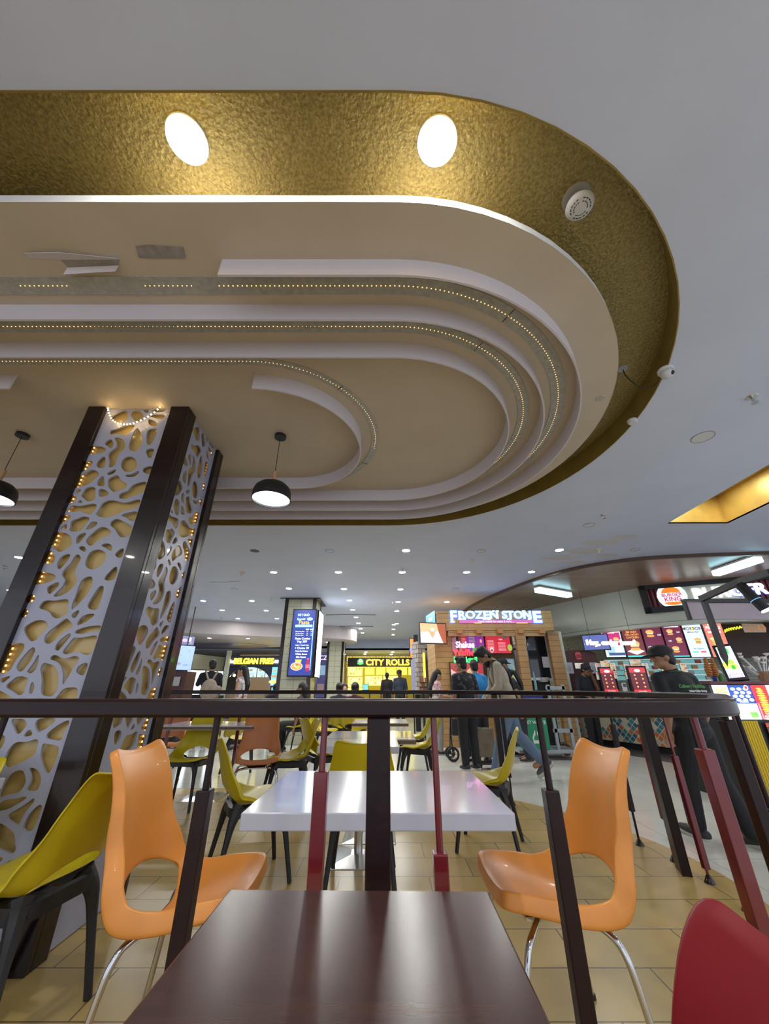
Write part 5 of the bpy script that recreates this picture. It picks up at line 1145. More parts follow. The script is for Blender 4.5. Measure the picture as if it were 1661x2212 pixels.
# leaning drink screen
z1 = at(1570,1392,Y=SY+.2).z; z2 = zt+.04
m_, w_, h_ = quad_frame(at(1549,1398,Y=SY+.15), at(1581,1394,Y=SY+.05), at(1571,1466,Y=SY+.08))
screen('drink_screen', 'upright screen showing a glass of lime mojito on the snack stall', 'screen', m_, w_, h_*.98, [('r',-.2,.1,.15,.8,(.8,.9,.95)),('p',[(-.25,.30),(.30,.38),(.22,-.38),(-.05,-.38)],(.50,.75,.45)),('e',0,.38,.10,.08,(.05,.45,.10)),('e',.08,.30,.06,.05,(.03,.40,.08)),('e',-.05,-.02,.12,.09,(.30,.65,.05)),('e',.1,-.15,.12,.10,(.55,.75,.10)),('e',.08,-.18,.05,.07,(.02,.35,.03)),('e',-.34,-.10,.07,.12,(.75,.80,.10)),('r',0,-.44,.9,.12,(.35,.30,.50)),('t','MOJITO',0,-.44,.07,(.9,.9,1)),('p',[(-.45,.45),(-.38,.45),(.1,-.1),(.06,-.1)],(.1,.35,.2))], (.62,.80,.85), 1.7, depth=.06, fw=.028)
# twisted potato skewers
def twist(px, py0, py1, Y, label, lean=0):
    x, za, zb_ = PY(px, py0, py1, Y); t = thing('potato_skewer', label, 'food', (x,Y,zt+.03), 0, 'twisted potato skewers'); h = za-zt-.03
    mb = MB(); mb.cyl((lean*.4,0,0),(0,0,h+.02), .004, n=6); mb.build('stick', mat('pale_wood'), t)
    pts = []; b0 = .22*h
    for i in range(220):
        f = i/219; a_ = f*2*math.pi*11; rr = .030*(.55+.45*math.sin(math.pi*min(1,f*1.2+.1))); pts.append((math.cos(a_)*rr+lean*.4*(1-f), math.sin(a_)*rr, b0+(h-b0)*f))
    mb = MB(); mb.tube(pts, .0085, 6); mb.build('potato_spiral', mat('fried_potato', (.45,.16,.035), .45, noise=.4, nscale=40), t, smooth=True)
twist(1512,1424,1466,5.3,'crisp twisted potato on a skewer, left of the pair',-.05) if False else None
t_left = None
for px, lab in ((1516,'crisp twisted potato on a skewer, left one of the pair'),(1530,'crisp twisted potato on a skewer, right one of the pair')): twist(px+6,1422,1466,SY+.1,lab,-.03)
# cups behind
for px, col, lab in ((1549,(.02,.08,.40),'blue cup with a domed lid on the snack stall'),(1562,(.15,.45,.10),'green cup with a domed lid by the drink screen')):
    a = at(px-4,1470,Y=SY+.35); t = thing('drink_cup', lab, 'cup', (a.x,SY+.35,zt+.03))
    mb = MB(); mb.lathe([(.001,0),(.026,0),(.036,.10),(.037,.10)], n=18); mb.build('cup', mat('cup_'+lab[:4], col, .3), t, smooth=True)
    mb = MB(); mb.lathe([(.039,.10),(.036,.12),(.024,.135),(.01,.14)], n=18); mb.build('lid', M['lip'], t, smooth=True)
# dried flower bundle / paper flowers on sticks
a = at(1655,1470,Y=SY+.25); t = thing('skewer_bundle', 'fan of paper wrapped snack sticks with round brown heads at the right edge', 'food display', (a.x,SY+.25,zt+.03))
mb = MB(); mb.lathe([(.001,0),(.06,0),(.075,.12),(.07,.12)], n=18); mb.build('holder', mat('straw_bundle', (.28,.16,.09), .7, noise=.4, nscale=60, stretch=(1,1,.1)), t, smooth=True)
rr_ = random.Random(11)
for k in range(16):
    ax = -.32+.04*k+rr_.uniform(-.03,.03); hz = .26+rr_.uniform(-.08,.10)-abs(ax)*.15; tip = (ax, rr_.uniform(-.08,.08), hz)
    mb = MB(); mb.tube([(ax*.1,0,.05), tip], .0045, 6); s_ = mb.build('stick', M['lip'], t, smooth=True)
    mb = MB(); mb.ball(tip, .022, 8); mb.build('head', mat('brown_head', (.22,.07,.04), .5, noise=.4, nscale=30), t, smooth=True)
    mb = MB(); mb.lathe([(.012,-.02),(.030,.0),(.034,.012)], tip, 10); mb.build('paper_collar', mat('white_paper', (.75,.76,.74), .6), t, smooth=True)
# pick up sign with string
m_, w_, h_ = upright(1605,1655,1347,1366,7.9); 
t = thing('pick_up_sign', 'hanging pale arrow sign reading PICK UP HERE', 'sign', m_.to_translation())
mb = MB(); mb.prism([(-w_/2,-h_/2),(w_*.42,-h_/2),(w_/2,0),(w_*.42,h_/2),(-w_/2,h_/2)], -.012, 0, 0, m_); mb.build('board', mat('cream_board', (.70,.62,.50), .5), t, world=True)
q = shapes_mb(w_, h_, [('t','PICK UP',-.22,.22,.36,(.55,.20,.05)),('t','HERE',-.20,-.20,.48,(.55,.20,.05)),('p',[(.12,.35),(.24,.35),(.24,-.05),(.29,-.05),(.18,-.38),(.07,-.05),(.12,-.05)],(.60,.22,.06)),('p',[(.32,.35),(.42,.35),(.42,-.05),(.46,-.05),(.37,-.38),(.28,-.05),(.32,-.05)],(.60,.22,.06))], (.7,.62,.5))
q.v = q.v[4:]; q.f = [tuple(i-4 for i in f) for f in q.f[1:]]; q.m = q.m[1:]; q.c = q.c[1:]; xform(q, m_ @ Matrix.Translation((0,0,.002))); q.build('print', vcol_mat('lit_print_0.5', .5), t, world=True)
mb = MB(); c_ = m_.to_translation(); mb.cyl((c_.x,c_.y,c_.z+h_/2),(c_.x,c_.y,ZC-.03), .004, n=6); mb.build('hanger', M['black'], t, world=True)
# yellow glowing vine lights
pts = catmull([tuple(at(px,py,Y=9.0-(px-1560)*.003)) for px,py in ((1562,1368),(1568,1362),(1580,1358),(1595,1356),(1612,1352),(1640,1350))], 8)
t = thing('string_lights', 'yellow glowing strand on the dark wall left of the pick up sign', 'lights', pts[0]); mb = MB(); mb.tube(pts, .006, 5); mb.build('wire', M['darkmetal'], t, world=True)
mb = MB()
for i in range(0,len(pts),1): mb.ball(pts[i]+Vector((0,0,.02*math.sin(i*2))), .017, 6)
o = mb.build('bulbs', emat('yellow_glow', (.75,.75,.05), 1.6), t, world=True); o['kind'] = 'stuff'
m_, w_, h_ = upright(1560,1760,1345,1420,9.2,8.6); mb = MB(); mb.box((0,0,-.05),(w_,h_,.06)); xform(mb, m_); o = mb.build('wood_wall_panel', mat('dark_brown_wood', (.075,.028,.015), .4, noise=.3, nscale=10, stretch=(1,1,6))); tag(o, 'dark brown wooden wall panel behind the pick up sign', 'panel')
# ---------------------------------------------------------------- pasta pillar
PYY = at(640,1293,z=ZC).y; pxl = at(617,1293,z=ZC).x; pxr = at(684,1293,z=ZC).x
plk = brick_mat('cream_plank_cladding', (.52,.52,.40), (.50,.50,.38), (.25,.24,.17), 4.0, .19, .006, .3, 0, .5, axes='XZ', noise=.04)
def pillar(x0_, x1_, y0_, y1_, top, label, postw=.09, plank=None):
    t = thing('clad_pillar', label, 'pillar', ((x0_+x1_)/2,(y0_+y1_)/2,0))
    mb = MB(); mb.box(((x0_+x1_)/2,(y0_+y1_)/2,top/2),(x1_-x0_-.03,y1_-y0_-.03,top-.002)); mb.build('cladding', plank or plk, t, world=True)
    for x_ in (x0_+postw/2, x1_-postw/2):
        for y_ in (y0_+postw/2, y1_-postw/2):
            mb = MB(); mb.box((x_,y_,top/2),(postw,postw,top)); mb.build('corner_post', M['brown'], t, world=True)
    return t
pt = pillar(pxl, pxr, PYY, PYY+.85, ZC, 'cream plank pillar carrying the lit pasta menu boards')
m_, w_, h_ = upright(629,677,1318,1459,PYY-.10)
# sign sits slightly proud of the pillar face
pas = [('r',0,0,1,1,(.02,.035,.20)),('t','NI HAO',-.05,.42,.055,(.45,.85,.95)),('t','Special',-.15,.355,.05,(.35,.75,.9)),('e',.25,.355,.05,.025,(.35,.75,.85)),('t','20% OFF',.25,.355,.022,(.02,.05,.2)),('t','Pasta',0,.30,.085,(.85,.35,.12)),('r',0,.245,.78,.035,(.35,.75,.80)),('t','Limited Time Offer',0,.245,.026,(.02,.05,.2)),
 ('r',.18,.19,.14,.018,(.6,.8,.85)),('r',.38,.19,.16,.018,(.6,.8,.85))]
for i, s_ in enumerate(('White Sauce Pasta','Mix Sauce Pasta','Red Sauce Pasta')): pas += [('t',s_,-.16,.158-.03*i,.020,(.7,.75,.85)),('t','199',.18,.158-.03*i,.020,(.7,.75,.85)),('t','219',.38,.158-.03*i,.020,(.7,.75,.85))]
pas += [('t','Pasta Combo',.0,.045,.045,(.75,.75,.70)),('t','Veg 389',-.02,-.0,.05,(.55,.75,.85)),('t','Coke + French Fries',0,-.055,.026,(.8,.85,.9)),('t','+ Choice Of',0,-.10,.044,(.75,.9,.95)),('t','Pasta Red Sauce',0,-.145,.030,(.8,.85,.9)),('t','White Sauce',0,-.19,.036,(.8,.85,.9)),('t','Mix Sauce',0,-.235,.038,(.8,.85,.9)),
 ('p',[(-.25,-.27),(.05,-.27),(.0,-.33),(-.2,-.33)],(.7,.45,.08)),('e',-.16,-.37,.095,.06,(.65,.6,.55)),('e',-.16,-.37,.085,.052,(.55,.22,.07)),('e',-.2,-.36,.03,.02,(.85,.8,.6)),('e',-.1,-.38,.03,.02,(.3,.5,.1)),('e',-.15,-.35,.025,.015,(.7,.1,.05)),('r',.32,-.37,.16,.15,(.25,.02,.06)),('e',.32,-.29,.02,.035,(.25,.02,.06)),('r',.32,-.37,.17,.05,(.7,.1,.15)),('r',.32,-.262,.09,.015,(.8,.1,.15)),('r',.44,-.05,.03,.75,(.25,.6,.9))]
screen('menu_lightbox', 'tall blue lit pasta menu board on the front of the plank pillar', 'menu board', m_, w_, h_, pas, (.02,.035,.20), 1.7, depth=.08, fw=.03)
# bright side board
a = Vector((pxr+.10, PYY+.10, 0)); zt_ = at(690,1322,Y=PYY+.2).z; zb_ = at(690,1462,Y=PYY+.2).z
m_, w_, h_ = quad_frame(Vector((pxr+.09,PYY+.06,zt_)), Vector((pxr+.09,PYY+.74,zt_)), Vector((pxr+.09,PYY+.06,zb_)))
screen('menu_lightbox', 'glaring white lit board on the right side of the plank pillar', 'light box', m_, w_, h_, [('r',-.38,0,.12,.96,(.5,.75,1.0))], (.85,.92,1.0), 5.0, depth=.07, fw=.02)
mb = MB(); mb.box(((pxl+pxr)/2, PYY+.42, ZC-.012),(pxr-pxl+.22,1.05,.02)); mb.build('top_collar', M['brown'], pt, world=True)
# second pillar
pillar(at(704,1440,Y=15.4).x, at(741,1440,Y=15.4).x, 15.4, 16.1, 2.80, 'farther cream plank pillar under the curved dropped soffit')
# ---------------------------------------------------------------- yellow roll stall
CY = 21.0
cr = thing('roll_stall', 'yellow lit food stall with a row of bulbs around its black sign board', 'stall', (0, CY, 0))
zt_ = at(824,1420,Y=CY).z; zb_ = at(824,1441,Y=CY).z; xa = at(750,1430,Y=CY).x; xb = at(897,1430,Y=CY).x
mb = MB(); mb.box(((xa+xb)/2,CY,(zt_+zb_)/2),(xb-xa,.12,zt_-zb_)); mb.build('sign_board', M['black'], cr, world=True)
yl = emat('yellow_letter', (1.0,.85,.05), 5)
sign_letters('CITY ROLLS', 791,884,1424.5,1437, cr, yl, emat('yellow_red_halo', (.9,.3,.02), 1.5), .022, Y=CY-.1, hw=.022)
m2, w2, h2 = upright(771,786,1422,1437,CY-.08)
q = shapes_mb(w2,h2,[('e',0,0,.46,.46,(.10,.45,.10)),('e',.02,.12,.28,.24,(.75,.9,.85)),('e',.1,.2,.12,.10,(.1,.3,.2)),('r',0,-.3,.9,.12,(.1,.6,.1))],(.1,.1,.1)); q.v = q.v[4:]; q.f = [tuple(i-4 for i in f) for f in q.f[1:]]; q.m = q.m[1:]; q.c = q.c[1:]; xform(q, m2); q.build('round_emblem', vcol_mat('lit_print_1.2', 1.2), cr, world=True)
mb = MB(); per = []
N_ = 46
for i in range(N_): x_ = xa+(xb-xa)*i/(N_-1); mb.ball((x_,CY-.08,zt_+.01), .026, 5); mb.ball((x_,CY-.08,zb_-.01), .026, 5)
for i in range(7): z_ = zb_+(zt_-zb_)*i/6; mb.ball((xa,CY-.08,z_), .026, 5); mb.ball((xb,CY-.08,z_), .026, 5)
o = mb.build('marquee_bulbs', emat('amber_bulb', (1.0,.60,.05), 4), cr, world=True); o['kind'] = 'stuff'
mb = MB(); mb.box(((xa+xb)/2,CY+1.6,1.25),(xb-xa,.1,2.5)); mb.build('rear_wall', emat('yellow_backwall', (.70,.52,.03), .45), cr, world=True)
mb = MB(); mb.box(((xa+xb)/2,CY+.1,.5),(xb-xa,.5,1.0)); mb.build('counter', mat('yellow_counter', (.5,.38,.03), .5), cr, world=True)
mb = MB(); mb.box((xa-.06,CY+.6,1.2),(.14,1.4,2.4)); mb.build('side_wall', mat('amber_brick', (.40,.24,.06), .5), cr, world=True)
def food(n, seed, c0_=(.75,.70,.12)):
    r_ = random.Random(seed); sh = []
    for i in range(n): sh.append(('e',-.38+.76*((i%4)+.5)/4, .28-.5*(i//4)+r_.uniform(-.04,.04), .10, .12, r_.choice([(.35,.35,.25),(.6,.25,.08),(.25,.4,.1),(.8,.75,.6)])))
    return sh
for i, (pl, pr, p0, p1, nn) in enumerate(((751,783,1441,1461,6),(751,783,1463,1484,6),(751,783,1485,1498,4),(788,809,1442,1458,0),(812,832,1442,1458,0),(835,856,1442,1458,0),(858,879,1442,1458,0),(882,896,1442,1458,0),(788,825,1460,1481,8),(828,860,1460,1475,4))):
    m_, w_, h_ = upright(pl, pr, p0, p1, CY+(.1 if nn != 0 else .3))
    sh = food(nn, i) + ([('r',0,.25-.18*k,.7,.05,(.55,.50,.12)) for k in range(4)] + [('e',-.2,-.2,.25,.16,(.5,.55,.15))] if nn == 0 else [])
    panel_part('menu_panel', cr, m_, w_, h_, sh, (.78,.78,.08) if nn == 0 else (.80,.70,.18), 1.5)
a = at(800,1490,Y=CY); t = thing('counter_monitor', 'small lit payment screen on the yellow stall counter', 'screen', (at(789,1490,Y=CY-.2).x, CY-.1, 1.0)); 
mb = MB(); mb.box((0,0,.17),(.30,.04,.34)); mb.build('casing', M['black'], t); mb = MB(); mb.box((0,-.022,.19),(.26,.004,.26)); mb.build('display', emat('cyan_display', (.2,.6,.6), 1.5), t)
# ---------------------------------------------------------------- fries stall and left shops
BY = 17.6
bf = thing('fries_stall', 'navy fries stall with yellow lit capitals and an arched opening', 'stall', (at(552,1430,Y=BY).x, BY, 0))
xa = at(491,1430,Y=BY).x; xb = at(614,1430,Y=BY).x; zt_ = at(552,1417,Y=BY).z; zb_ = at(552,1438,Y=BY).z
navy = mat('navy_fascia', (.02,.025,.07), .4)
mb = MB(); mb.box(((xa+xb)/2,BY,(zt_+zb_)/2),(xb-xa,.15,zt_-zb_)); mb.build('sign_board', navy, bf, world=True)
sign_letters('BELGIAN FRIES', 506,591,1422,1434, bf, emat('yellow_letter', (1.0,.85,.05), 5), emat('yellow_red_halo', (.9,.3,.02), 1.5), .025, Y=BY-.12, hw=.022)
sign_letters('the', 494,505,1425,1432, bf, M['lamp'], None, .02, Y=BY-.12); sign_letters('co', 593,602,1426,1432, bf, M['lamp'], None, .02, Y=BY-.12)
# arched front plate
ax0, ax1 = at(487,1470,Y=BY).x, at(586,1470,Y=BY).x; za = at(535,1441,Y=BY).z; cxa = (ax0+ax1)/2; ra = (ax1-ax0)/2
arch = [(ax0,.0),(ax1,.0)] + [(cxa+ra*math.cos(R(a_)), za-.75+.75*math.sin(R(a_))) for a_ in range(0,181,12)]
mb = plate([(xa,0.0),(xb,0.0),(xb,zb_),(xa,zb_)], [[(max(p[0],xa+.05),max(p[1],.02)) for p in arch]], .08); xform(mb, frame((0,BY+.02,0),0)); mb.build('arched_front', navy, bf, world=True)
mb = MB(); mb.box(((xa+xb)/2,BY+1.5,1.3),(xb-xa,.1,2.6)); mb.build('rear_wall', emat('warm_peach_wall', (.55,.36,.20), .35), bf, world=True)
mb = MB(); mb.box(((xa+xb)/2,BY+.5,.5),(xb-xa,.5,1.0)); mb.build('counter', brick_mat('cream_black_checker', (.6,.5,.35), (.08,.07,.06), (.3,.25,.2), .25,.25,.004,.4,0,.1,axes='XZ'), bf, world=True)
for i, (pl, pr) in enumerate(((533,554),(556,572),(574,584))):
    m_, w_, h_ = upright(pl, pr, 1441, 1463, BY+.6); panel_part('menu_panel', bf, m_, w_, h_, [('e',-.1,.2,.2,.13,(.3,.25,.12)),('r',.1,-.1,.5,.06,(.2,.3,.4)),('r',0,-.25,.6,.06,(.2,.3,.4)),('e',.2,-.4,.15,.08,(.35,.25,.1))], (.45,.72,.82), 1.6)
for p0, p1 in ((1441,1481),(1485,1498)):
    m_, w_, h_ = upright(586, 605, p0, p1, BY-.1); panel_part('menu_panel', bf, m_, w_, h_, [('t','99',.1,.32,.14,(.1,.3,.5)),('e',-.2,.3,.12,.06,(.4,.3,.15)),('r',0,.15,.8,.03,(.1,.3,.5)),('e',0,-.0,.3,.08,(.35,.25,.15)),('e',0,-.3,.38,.12,(.65,.5,.3)),('e',0,-.28,.28,.08,(.8,.55,.15))], (.15,.50,.65), 1.6)
for px in (496, 506):
    a = at(px,1459,Y=BY+.3); t = thing('bulb_pendant', 'small round glowing bulb hanging in the fries stall arch', 'lamp', a, 0, 'glowing bulbs in the fries stall')
    mb = MB(); mb.ball((0,0,0), .06, 8); mb.build('bulb', emat('warm_white_bulb', (1,.85,.6), 8), t, smooth=True); mb = MB(); mb.cyl((0,0,.05),(0,0,.75), .008, n=6); mb.build('cord', M['black'], t)
# wall and shutters left of it
m_, w_, h_ = upright(405,484,1416,1447,14.5,16.5); t = thing('roller_shutter', 'beige ribbed roller shutter left of the fries stall', 'shutter', m_.to_translation())
mb = MB()
for k in range(16): mb.cyl((-w_/2,-h_/2+h_*(k+.5)/16,0),(w_/2,-h_/2+h_*(k+.5)/16,0), h_/32, n=6)
xform(mb, m_); mb.build('slats', mat('beige_shutter', (.30,.29,.22), .5), t, world=True)
m_, w_, h_ = upright(400,478,1449,1500,13.8,15.0); t_ = screen('light_panel', 'glaring white shop window panel behind the man with the backpack', 'light box', m_, w_, h_, [('r',-.25,-.05,.25,.25,(.75,.75,.85)),('r',.2,.2,.3,.2,(.8,.85,.95))], (.80,.90,1.0), 2.6, fw=.03); c_ = m_.to_translation(); mb = MB(); z_ = c_.z-h_/2-.03; mb.box((c_.x,c_.y+.1,z_/2),(w_,.2,z_)); mb.build('base', M['darkmetal'], t_, world=True)
m_, w_, h_ = upright(484,491,1417,1498,16.5); mb = MB(); mb.box((0,0,0),(w_,h_*1.3,.2)); xform(mb, m_); o = mb.build('wall_post', M['offwhite']); tag(o, 'pale post between the roller shutter and the fries stall', 'post')
m_, w_, h_ = upright(377,417,1395,1447,10.6,10.9); screen('menu_screen', 'pale blue hanging menu screen just right of the lattice column', 'screen', m_, w_, h_, [('t','ng',.2,.3,.10,(.2,.25,.4)),('t','ts',-.2,.1,.10,(.2,.25,.4)),('e',-.2,-.25,.08,.06,(.2,.2,.3)),('t','LEVEL 1',.2,-.3,.08,(.1,.12,.3))], (.25,.35,.72), 1.5, fw=.01); c_ = m_.to_translation(); mb = MB(); mb.cyl((c_.x,c_.y+.04,c_.z-h_/2),(c_.x,c_.y+.04,ZC), .015, n=8); mb.build('hanger_pole', M['black'], [x for x in COL.objects if x.name.startswith('menu_screen') and x.type == 'EMPTY'][-1], world=True)
m_, w_, h_ = upright(385,420,1374,1393,10.6,10.9); screen('picture_screen', 'blue grey picture panel above the pale blue screen', 'screen', m_, w_, h_, [('e',-.1,0,.3,.2,(.5,.4,.6)),('r',.2,.1,.2,.5,(.6,.6,.75)),('e',.3,-.2,.15,.2,(.3,.25,.4))], (.15,.17,.30), 1.0, fw=.01)
m_, w_, h_ = upright(366,398,1450,1494,9.9); t = thing('service_counter', 'dark red booth with a pale panel right of the lattice column', 'booth', m_.to_translation())
c_ = m_.to_translation(); mb = MB(); mb.box((c_.x,c_.y+.3,(c_.z+h_/2)/2),(w_,.5,c_.z+h_/2)); mb.build('body', mat('dark_red_booth', (.06,.012,.015), .4), t, world=True)
mb = MB(); mb.box((c_.x-.05,c_.y-.02+.04,c_.z),(w_*.6,.02,h_*.45)); mb.build('pale_panel', mat('pale_grey_panel', (.4,.42,.42), .5), t, world=True)
# violet lit shop strip behind pillars
m_, w_, h_ = upright(684,704,1410,1507,18.5); t_ = screen('shop_front', 'dark shop front with violet letters between the two plank pillars', 'shop front', m_, w_, h_, [('t','CZ',.1,.38,.14,(.8,.6,1.0)),('r',0,.1,.8,.22,(.15,.25,.35)),('r',0,-.3,.7,.2,(.15,.10,.10))], (.03,.03,.10), 1.3, fw=.01); c_ = m_.to_translation(); mb = MB(); z_ = c_.z-h_/2-.01; mb.box((c_.x,c_.y+.1,z_/2),(w_,.2,z_)); mb.build('base', M['darkmetal'], t_, world=True)
# grey shop fronts filling the gap to the kiosk
m_, w_, h_ = upright(886,894,1380,1421,12.62,12.64); screen('orange_sign', 'orange lit blade sign above the right end of the yellow stall', 'sign', m_, w_, h_, [('e',0,-.1,.14,.16,(.2,.2,.6))], (.9,.20,.05), 2.0, fw=.02)
mb = MB(); a = at(899,1430,Y=12.6); mb.box((a.x,12.6,1.35),(.14,.2,2.7)); o = mb.build('black_pole', M['black']); tag(o, 'black post beside the orange blade sign', 'post')
m_, w_, h_ = upright(904,920,1386,1500,12.0,12.1); t = thing('brick_column', 'white brick column with a yellow lit strip left of the kiosk', 'column', m_.to_translation())
mb = MB(); mb.box((0,0,-.2),(w_,h_,.4)); xform(mb, m_); mb.build('brickwork', brick_mat('white_bricks', (.50,.46,.42), (.45,.41,.37), (.15,.13,.12), .30,.13,.012,.5,.5,.5,axes='XZ'), t, world=True)
mb = MB(); mb.box((w_*.25,0,.02),(.05,h_*.55,.03)); xform(mb, m_); mb.build('lit_strip', emat('amber_strip', (1,.65,.05), 4), t, world=True)
m_, w_, h_ = upright(888,897,1425,1494,11.9); t = thing('white_banner', 'narrow pale lilac banner with small print at the right of the yellow stall', 'banner', m_.to_translation()); mb = MB(); mb.box((0,0,0),(w_,h_,.03)); xform(mb, m_); mb.build('cloth', mat('lilac_cloth', (.42,.42,.60), .7), t, world=True); c_ = m_.to_translation(); mb = MB(); mb.cyl((c_.x,c_.y+.05,0),(c_.x,c_.y+.05,c_.z+h_/2), .02, n=8); o = mb.build('pole', M['black'], t, world=True); (lambda *a: None)(o, 'narrow pale lilac banner with small print at the right of the yellow stall', 'banner')
# snack rack
m_, w_, h_ = upright(906,921,1465,1494,10.9); t = thing('snack_rack', 'small rack of snack packets left of the floral shirt woman', 'rack', m_.to_translation())
for k in range(3):
    mb = MB(); mb.box((0,-h_/2+h_*k/3,0),(w_,.02,.15)); xform(mb, m_); mb.build('shelf', M['black'], t, world=True)
    for j in range(4):
        mb = MB(); mb.box((-w_/2+w_*(j+.5)/4,-h_/2+h_*k/3+.07,0),(w_/4*.8,.11,.06)); xform(mb, m_); mb.build('packet', mat('packet_%d' % ((j+k)%3), [(.35,.10,.05),(.5,.3,.2),(.25,.12,.1)][(j+k)%3], .4), t, world=True)
mb = MB(); mb.box((0,-h_/2-.54,-.02),(w_*.3,1.10,.05)); xform(mb, m_); mb.build('stand', M['black'], t, world=True)
# ---------------------------------------------------------------- waste bins on a trolley
a = at(1163,1622,z=.14); t = thing('waste_bin', 'blue and green waste box marked WET WASTE with a recycling triangle, on the grey trolley', 'bin', (a.x, a.y, .16), R(-3))
mb = MB(); mb.box((0,.25,.42),(.44,.5,.84)); mb.build('box', mat('bin_dark', (.03,.10,.12), .5), t)
ph = .84
sh = [('r',0,-.20,1,.60,(.01,.28,.13)),('r',0,.30,1,.40,(.02,.03,.30)),('t','WET WASTE',0,.0,.085,(.85,.9,.85)),('t','RECYCLABLE',0,.17,.055,(.8,.8,.9)),('p',[(-.14,.42),(.14,.42),(.09,.24),(-.09,.24)],(.75,.75,.85)),('p',[(-.08,.38),(.08,.38),(.05,.28),(-.05,.28)],(.02,.03,.30))]
tri = [(0,-.14),(.20,-.36),(-.20,-.36)]
for i in range(3):
    p, q = Vector(tri[i]), Vector(tri[(i+1)%3]); d_ = q-p; a0 = p+d_*.22; a1 = p+d_*.74; nn = Vector((-d_.y*.5,d_.x*2.0)).normalized()*.030
    sh += [('p',[tuple(a0+nn),tuple(a1+nn),tuple(a1-nn),tuple(a0-nn)],(.85,.9,.85)),('p',[tuple(a1+nn*2),tuple(a1+d_*.16),tuple(a1-nn*2)],(.85,.9,.85))]
panel_part('printed_front', t, Matrix.Translation((0,-.004,.42)) @ Matrix.Rotation(math.pi/2,4,'X'), .44, .84, sh, (.02,.1,.1), 0, world=False)
sh2 = [('r',0,.30,1,.40,(.02,.03,.24)),('r',0,-.2,1,.6,(.01,.24,.11)),('t','WET',0,.0,.10,(.8,.85,.8)),('e',.1,-.3,.12,.08,(.5,.6,.55))]
panel_part('printed_side', t, Matrix.Translation((-.224,.25,.42)) @ Matrix.Rotation(-math.pi/2,4,'Z') @ Matrix.Rotation(math.pi/2,4,'X'), .5, .84, sh2, (.02,.1,.1), 0, world=False)
mb = MB(); mb.box((0,.25,.86),(.47,.53,.04)); mb.build('lid', mat('bin_lid', (.03,.03,.12), .4), t, bevel=.01)
a2 = at(1215,1625,z=.10); tt = thing('platform_trolley', 'grey metal trolley with red rimmed wheels carrying the waste box', 'trolley', (a.x+.15, a.y, 0))
gm = mat('grey_blue_metal', (.33,.38,.42), .4)
mb = MB(); mb.box((.02,.26,.13),(1.05,.62,.05)); mb.build('deck', gm, tt, bevel=.008)
for x_ in (.22,.50): 
    mb = MB(); mb.box((x_,.02,.68),(.05,.05,1.05)); mb.build('upright', gm, tt)
for z_ in (.45,.85,1.15):
    mb = MB(); mb.box((.36,.02,z_),(.36,.05,.06)); mb.build('cross_bar', gm, tt)
for (x_,y_,r_) in ((.56,.0,.095),(.56,.52,.095),(-.42,.0,.055),(-.42,.52,.055)):
    mb = MB(); mb.cyl((x_,y_-.02,r_),(x_,y_+.02,r_), r_, n=24); wq = mb.build('wheel', M['black'], tt, smooth=True)
    mb = MB(); mb.tube([(x_+math.cos(k*.3927)*r_*.8,y_-.022,r_+math.sin(k*.3927)*r_*.8) for k in range(16)], .007, 6, closed=True); mb.build('rim', mat('red_rim', (.35,.05,.06), .4), wq, smooth=True)
# ================================================================ people
def fuse(mb, voxel, smooth=3):
    """melt overlapping rounded forms into one continuous surface"""
    me = bpy.data.meshes.new('tmp'); me.from_pydata(mb.v, [], mb.f); o = bpy.data.objects.new('tmp', me); COL.objects.link(o)
    m1 = o.modifiers.new('r', 'REMESH'); m1.mode = 'VOXEL'; m1.voxel_size = voxel
    m2 = o.modifiers.new('s', 'SMOOTH'); m2.factor = .5; m2.iterations = smooth
    dg = bpy.context.evaluated_depsgraph_get(); dg.update(); out = bpy.data.meshes.new_from_object(o.evaluated_get(dg))
    bpy.data.objects.remove(o); bpy.data.meshes.remove(me); return out
def limb(mb, pts, rs, flat=1.0):
    for i in range(len(pts)-1):
        a, b = Vector(pts[i]), Vector(pts[i+1]); mb.cyl(a, b, rs[i], rs[i+1], n=14); 
        mb.ball(a, rs[i], 8); mb.ball(b, rs[i+1], 8)
def ell(mb, c, r, rot=None):
    o = len(mb.v); mb.ball((0,0,0), 1, 12)
    for i in range(o, len(mb.v)):
        v = Vector((mb.v[i][0]*r[0], mb.v[i][1]*r[1], mb.v[i][2]*r[2]))
        if rot is not None: v = rot @ v
        mb.v[i] = tuple(v + Vector(c))
SK = dict(tan=(.36,.19,.11), dark=(.20,.10,.06), pale=(.50,.29,.19))
